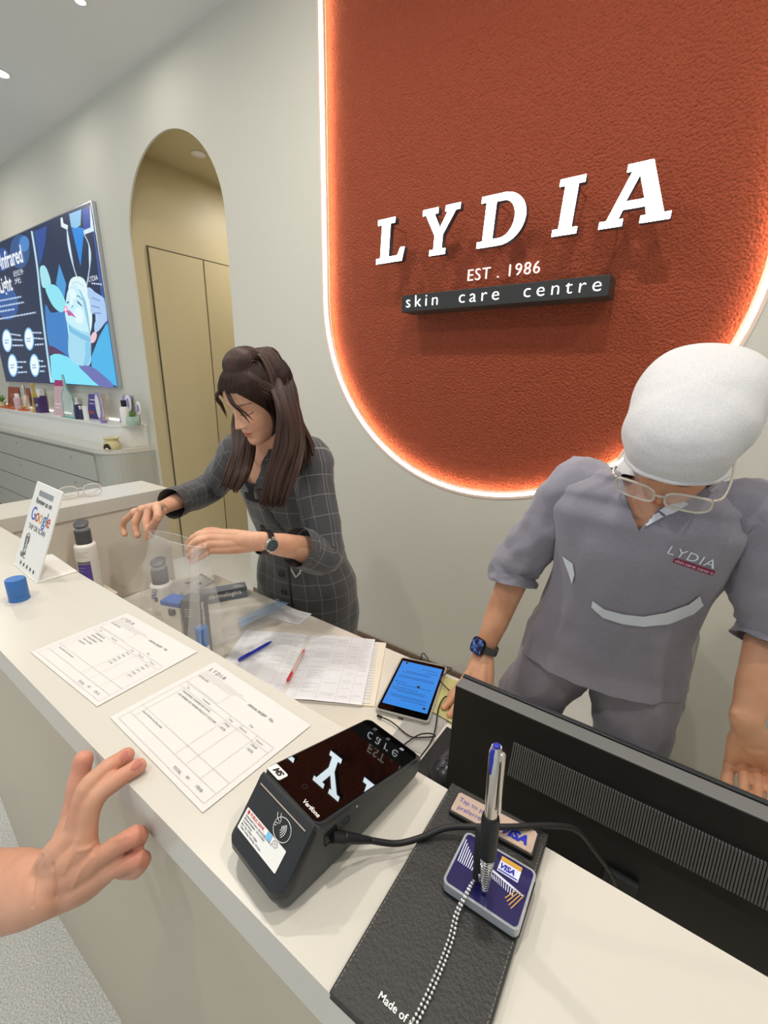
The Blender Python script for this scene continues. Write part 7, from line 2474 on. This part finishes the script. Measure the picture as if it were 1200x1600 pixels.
# head scarf: cap, gathered bulge at the back, rolled brim and neck drape
sm_b = MB()
nu, nv = 120, 90
lay = sm_b.bm.loops.layers.uv.verify()
g = {}
def scarf_pt(a, z):
    aa = abs(a)
    gr = 0.013
    back = max(0, -cos(a))
    topk = max(0, min(1, (z - 0.07) / 0.14)); topk = topk * topk * (3 - 2 * topk)
    gr += 0.030 * back * topk + 0.008 * back + 0.014 * topk - 0.004 * G(abs(a) - 1.4, 0.6) * (1 - topk)
    # gathered folds at the temples
    fold_ = 0.0042 * sin(34 * z + 9 * aa + 5 * sin(a)) * G(aa - 1.35, 0.45) * (1 if z > 0.09 else 0.6)
    fold_ += 0.0030 * noise.noise(Vector((sin(a) * 3, cos(a) * 3, z * 14)))
    p = head_point(a, z, gr + fold_, False)
    t_ = max(0, (z - 0.12) / 0.10)
    p.z += 0.020 * t_ * t_ * (3 - 2 * t_)
    return p
def brim(a):
    aa = abs(a)
    if aa < 1.0: return 0.141 - 0.015 * (aa / 1.0) ** 2
    if aa < 1.6: return 0.126 - (aa - 1.0) / 0.6 * 0.118
    return 0.008
for j in range(nv + 1):
    for i in range(nu):
        a = -pi + 2 * pi * i / nu
        z0 = brim(a); z = z0 + (0.2195 - z0) * j / nv
        g[(i, j)] = sm_b.bm.verts.new(TB @ scarf_pt(a, z))
for j in range(nv):
    for i in range(nu):
        k = (i + 1) % nu
        f = sm_b.bm.faces.new((g[(i, j)], g[(k, j)], g[(k, j + 1)], g[(i, j + 1)]))
_c = sum((g[(i, nv)].co for i in range(nu)), Vector()) / nu
_up = (TB.to_3x3() @ Vector((0, 0, 1))).normalized()
_prev = [g[(i, nv)] for i in range(nu)]
for q in range(1, 7):
    f_ = q / 7
    _cur = [sm_b.bm.verts.new(g[(i, nv)].co.lerp(_c, f_) + _up * 0.008 * (1 - (1 - f_) ** 2)) for i in range(nu)]
    for i in range(nu):
        k = (i + 1) % nu
        sm_b.bm.faces.new((_prev[i], _prev[k], _cur[k], _cur[i]))
    _prev = _cur
_ct = sm_b.bm.verts.new(_c + _up * 0.008)
for i in range(nu): sm_b.bm.faces.new((_prev[i], _prev[(i + 1) % nu], _ct))
scarf = sm_b.build('head_scarf', 'scarf_white', pB, True, T=inB)
_s = scarf.modifiers.new('soften', 'SMOOTH'); _s.factor = 0.6; _s.iterations = 45
_s = scarf.modifiers.new('cloth_thickness', 'SOLIDIFY'); _s.thickness = 0.003
rim = [TB @ (scarf_pt(a, brim(a) + 0.002)) for a in [-pi + 2 * pi * i / 80 for i in range(81)]]
MB().tube(rim, 0.0042, n=8).build('scarf_hem', 'scarf_white', scarf, True, T=inB)
# cloth behind the jaw, down to the collar
nk_r = []
for k in range(7):
    t_ = k / 6
    c = (TB @ Vector((0, -0.045, 0.055))).lerp(Vector((-0.045, 1.02, 1.385)), t_)
    rr = 0.074 + 0.012 * t_
    nk_r.append([c + Vector((rr * 1.05 * cos(a), rr * 0.80 * sin(a) + 0.012, 0.004 * sin(5 * a))) for a in [2 * pi * i / 30 for i in range(30)]])
MB().loft(nk_r, cap=False).build('scarf_neck', 'scarf_white', scarf, True, T=inB)
# her clear glasses, low on the nose
gB = thing('eyeglasses', 'clear framed eyeglasses worn by the person in the white head scarf', 'glasses', TB @ Vector((0, 0.1, 0.1)))
ginv = Matrix.Translation(-(TB @ Vector((0, 0.1, 0.1))))
mat('clear_rim', '#e9e1d2', 0.12, alpha=0.8, coat=0.8)
for s_ in (-1, 1):
    ol = []
    for i in range(24):
        a_ = 2 * pi * i / 24
        e = 2 / 3.2
        ol.append(TB @ Vector((s_ * 0.041 + 0.033 * math.copysign(abs(cos(a_)) ** e, cos(a_)), 0.108 - 0.010 * ((s_ * 0.036 + 0.029 * cos(a_)) / 0.065) ** 2, 0.090 + 0.022 * math.copysign(abs(sin(a_)) ** e, sin(a_)))))
    rim_ = MB().tube(ol + [ol[0], ol[1]], 0.0022, n=8).build('rim', 'clear_rim', gB, True, T=ginv)
    l = MB(); l.poly(ol); bmesh.ops.triangulate(l.bm, faces=l.bm.faces[:]); bmesh.ops.solidify(l.bm, geom=l.bm.faces[:], thickness=0.0008)
    l.build('lens', 'lens_clear', rim_, T=ginv)
    MB().tube([TB @ Vector(p) for p in ((s_ * 0.073, 0.100, 0.107), (s_ * 0.084, 0.088, 0.107), (s_ * 0.085, 0.045, 0.106), (s_ * 0.078, 0.0, 0.104))], 0.0022, n=8, smooth=4).build('temple', 'clear_rim', gB, True, T=ginv)
    MB().ball(TB @ Vector((s_ * 0.080, 0.095, 0.107)), (0.004, 0.004, 0.003), None, 8, 6).build('hinge', 'champagne', gB, True, T=ginv)
MB().tube([TB @ Vector(p) for p in ((-0.009, 0.110, 0.098), (0, 0.114, 0.102), (0.009, 0.110, 0.098))], 0.0020, n=8).build('bridge', 'clear_rim', gB, True, T=ginv)

# ================================================== PERSON C: the customer's hand on the counter edge
def z7(x, y): return x / 3.477, 1140 + y / 3.477


def c7(x, y, d): return PD(*z7(x, y), d)


pC = thing('person', 'bare right forearm and hand of a person, two fingertips resting on the ledge', 'person', c7(240, 850, 0.452))
inC = Matrix.Translation(-Vector(pC.location))
dl = lambda P_: None
wr = c7(255, 850, 0.447)
mc = [c7(400, 575, 0.452), c7(462, 640, 0.448), c7(505, 715, 0.446), c7(520, 800, 0.448)]
it = PZ(*z7(688, 140), LT + 0.0085); mt = PZ(*z7(750, 200), LT + 0.0085)
fg = [[c7(468, 325, 0.462), (c7(468, 325, 0.462)).lerp(it, 0.55) + Vector((0, 0, 0.004)), it],
      [c7(500, 405, 0.458), (c7(500, 405, 0.458)).lerp(mt, 0.52) + Vector((0, 0, 0.004)), mt],
      [c7(742, 572, 0.449), c7(720, 640, 0.470), c7(640, 660, 0.478)],
      [c7(762, 700, 0.447), c7(735, 765, 0.465), c7(660, 770, 0.474)]]
th = [c7(345, 640, 0.470), c7(405, 450, 0.492), c7(425, 300, 0.500), c7(452, 165, 0.506)]
nrmC = (CAMP - wr).normalized()
hmb = hand(wr, mc, fg, th, nrmC, r=0.0103, palm_t=0.0158)
# fleshy edge of the palm, below the little finger, and the wrist
hmb.tube([wr + Vector((0.004, 0, -0.012)), c7(440, 850, 0.452), c7(560, 790, 0.452)], [0.018, 0.0165, 0.011], n=14, round_caps=True, smooth=4)
el = PD(-190, 1400, 0.485); fa1 = PD(0, 1392, 0.462); fa0 = PD(40, 1390, 0.452)
hmb.tube([el + (el - fa1) * 0.5, el, fa1, fa0, wr, wr.lerp(mc[1], 0.25)], [0.045, 0.044, 0.0365, 0.0335, 0.0285, 0.022], n=28, flat=0.82, up=nrmC, round_caps=True, smooth=5)
hC = remeshed(hmb, 0.0014, 16)
# wrist creases pressed into the surface, veins raised
cre = [[c7(232, 680, 0.44), c7(190, 780, 0.44), c7(178, 960, 0.44)], [c7(290, 720, 0.44), c7(296, 800, 0.44), c7(300, 900, 0.44)]]
def pxof(p):
    c = ROT.transposed() @ (p - CAMP)
    return (600 + F_PX * c.x / -c.z, 800 - F_PX * c.y / -c.z)
crp = [[(x / 3.477, 1140 + y / 3.477) for x, y in l_] for l_ in (((228, 685), (195, 765), (182, 860), (176, 960)), ((286, 730), (294, 790), (302, 850), (304, 905)))]
vnp = [[(x / 3.477, 1140 + y / 3.477) for x, y in l_] for l_ in (((420, 600), (390, 690), (350, 780)), ((500, 690), (440, 760), (400, 850)), ((600, 600), (650, 595), (690, 575)), ((430, 660), (480, 650), (520, 620)))]
knp = [(475, 325), (498, 408), (742, 560), (762, 690), (610, 180), (640, 270)]
def segd(p, a_, b_):
    ax_, ay_ = a_; bx_, by_ = b_; px_, py_ = p
    dx, dy = bx_ - ax_, by_ - ay_; t_ = max(0, min(1, ((px_ - ax_) * dx + (py_ - ay_) * dy) / (dx * dx + dy * dy)))
    return sqrt((px_ - ax_ - dx * t_) ** 2 + (py_ - ay_ - dy * t_) ** 2)
hn = [v.normal.copy() for v in hC.vertices]
for v, vn in zip(hC.vertices, hn):
    if vn.dot(CAMP - v.co) < 0: continue
    p = pxof(v.co); d = 0
    for l_ in crp:
        for a_, b_ in zip(l_, l_[1:]): d = min(d, -0.0015 * G(segd(p, a_, b_), 2.2))
    for l_ in vnp:
        dd = min(segd(p, a_, b_) for a_, b_ in zip(l_, l_[1:])); d += 0.0009 * G(dd, 3.5)
    v.co = v.co + vn * d
bC = body_object([hC], None, 'skin_hand', pC, name='forearm_and_hand')
tips = [it, mt, fg[2][0], fg[3][0], th[3]]
at_ = bC.data.attributes['tint'].data
for v in bC.data.vertices:
    p = v.co + Vector(pC.location)
    k = max(G((p - t_).length, 0.020) for t_ in tips)
    if k > 0.02: at_[v.index].color = (1 + 0.04 * k, 1 - 0.17 * k, 1 - 0.12 * k, 1)
# nails on the two resting fingers and the thumb
treeC = bvh(bC)
for (tx, ty, dx, dy, ln_, wd_) in ((672, 138, 0.74, -0.67, 0.0125, 0.0098), (738, 195, 0.80, -0.60, 0.0130, 0.0102)):
    px_, py_ = z7(tx, ty)
    p, nr = hit(treeC, px_, py_, 0.0)
    if p is None: continue
    p2, _n = hit(treeC, px_ - dx * 5, py_ - dy * 5, 0.0)
    if p2 is None: continue
    y_ = (p - p2).normalized(); nr = (nr - y_ * y_.dot(nr)).normalized(); x_ = y_.cross(nr)
    T = Matrix((x_, y_, nr)).transposed().to_4x4(); T.translation = p
    mb = MB(); rows = []
    for j in range(9):
        v_ = -0.5 + j / 8
        hwid = wd_ / 2 * (1 - 0.25 * max(0, -v_ * 2) ** 3) * (sqrt(max(0.05, 1 - max(0, (v_ - 0.25) / 0.30) ** 2)))
        rows.append([T @ Vector((hwid * (-1 + i / 4), v_ * ln_, 0.0006 - 0.0026 * abs(-1 + i / 4) ** 2 - 0.0012 * (v_ * 2) ** 2 * 0.6)) for i in range(9)])
    mb.loft(rows, closed=False, cap=False)
    bmesh.ops.solidify(mb.bm, geom=mb.bm.faces[:], thickness=0.0006)
    mb.build('fingernail', 'nail', pC, True, T=inC)
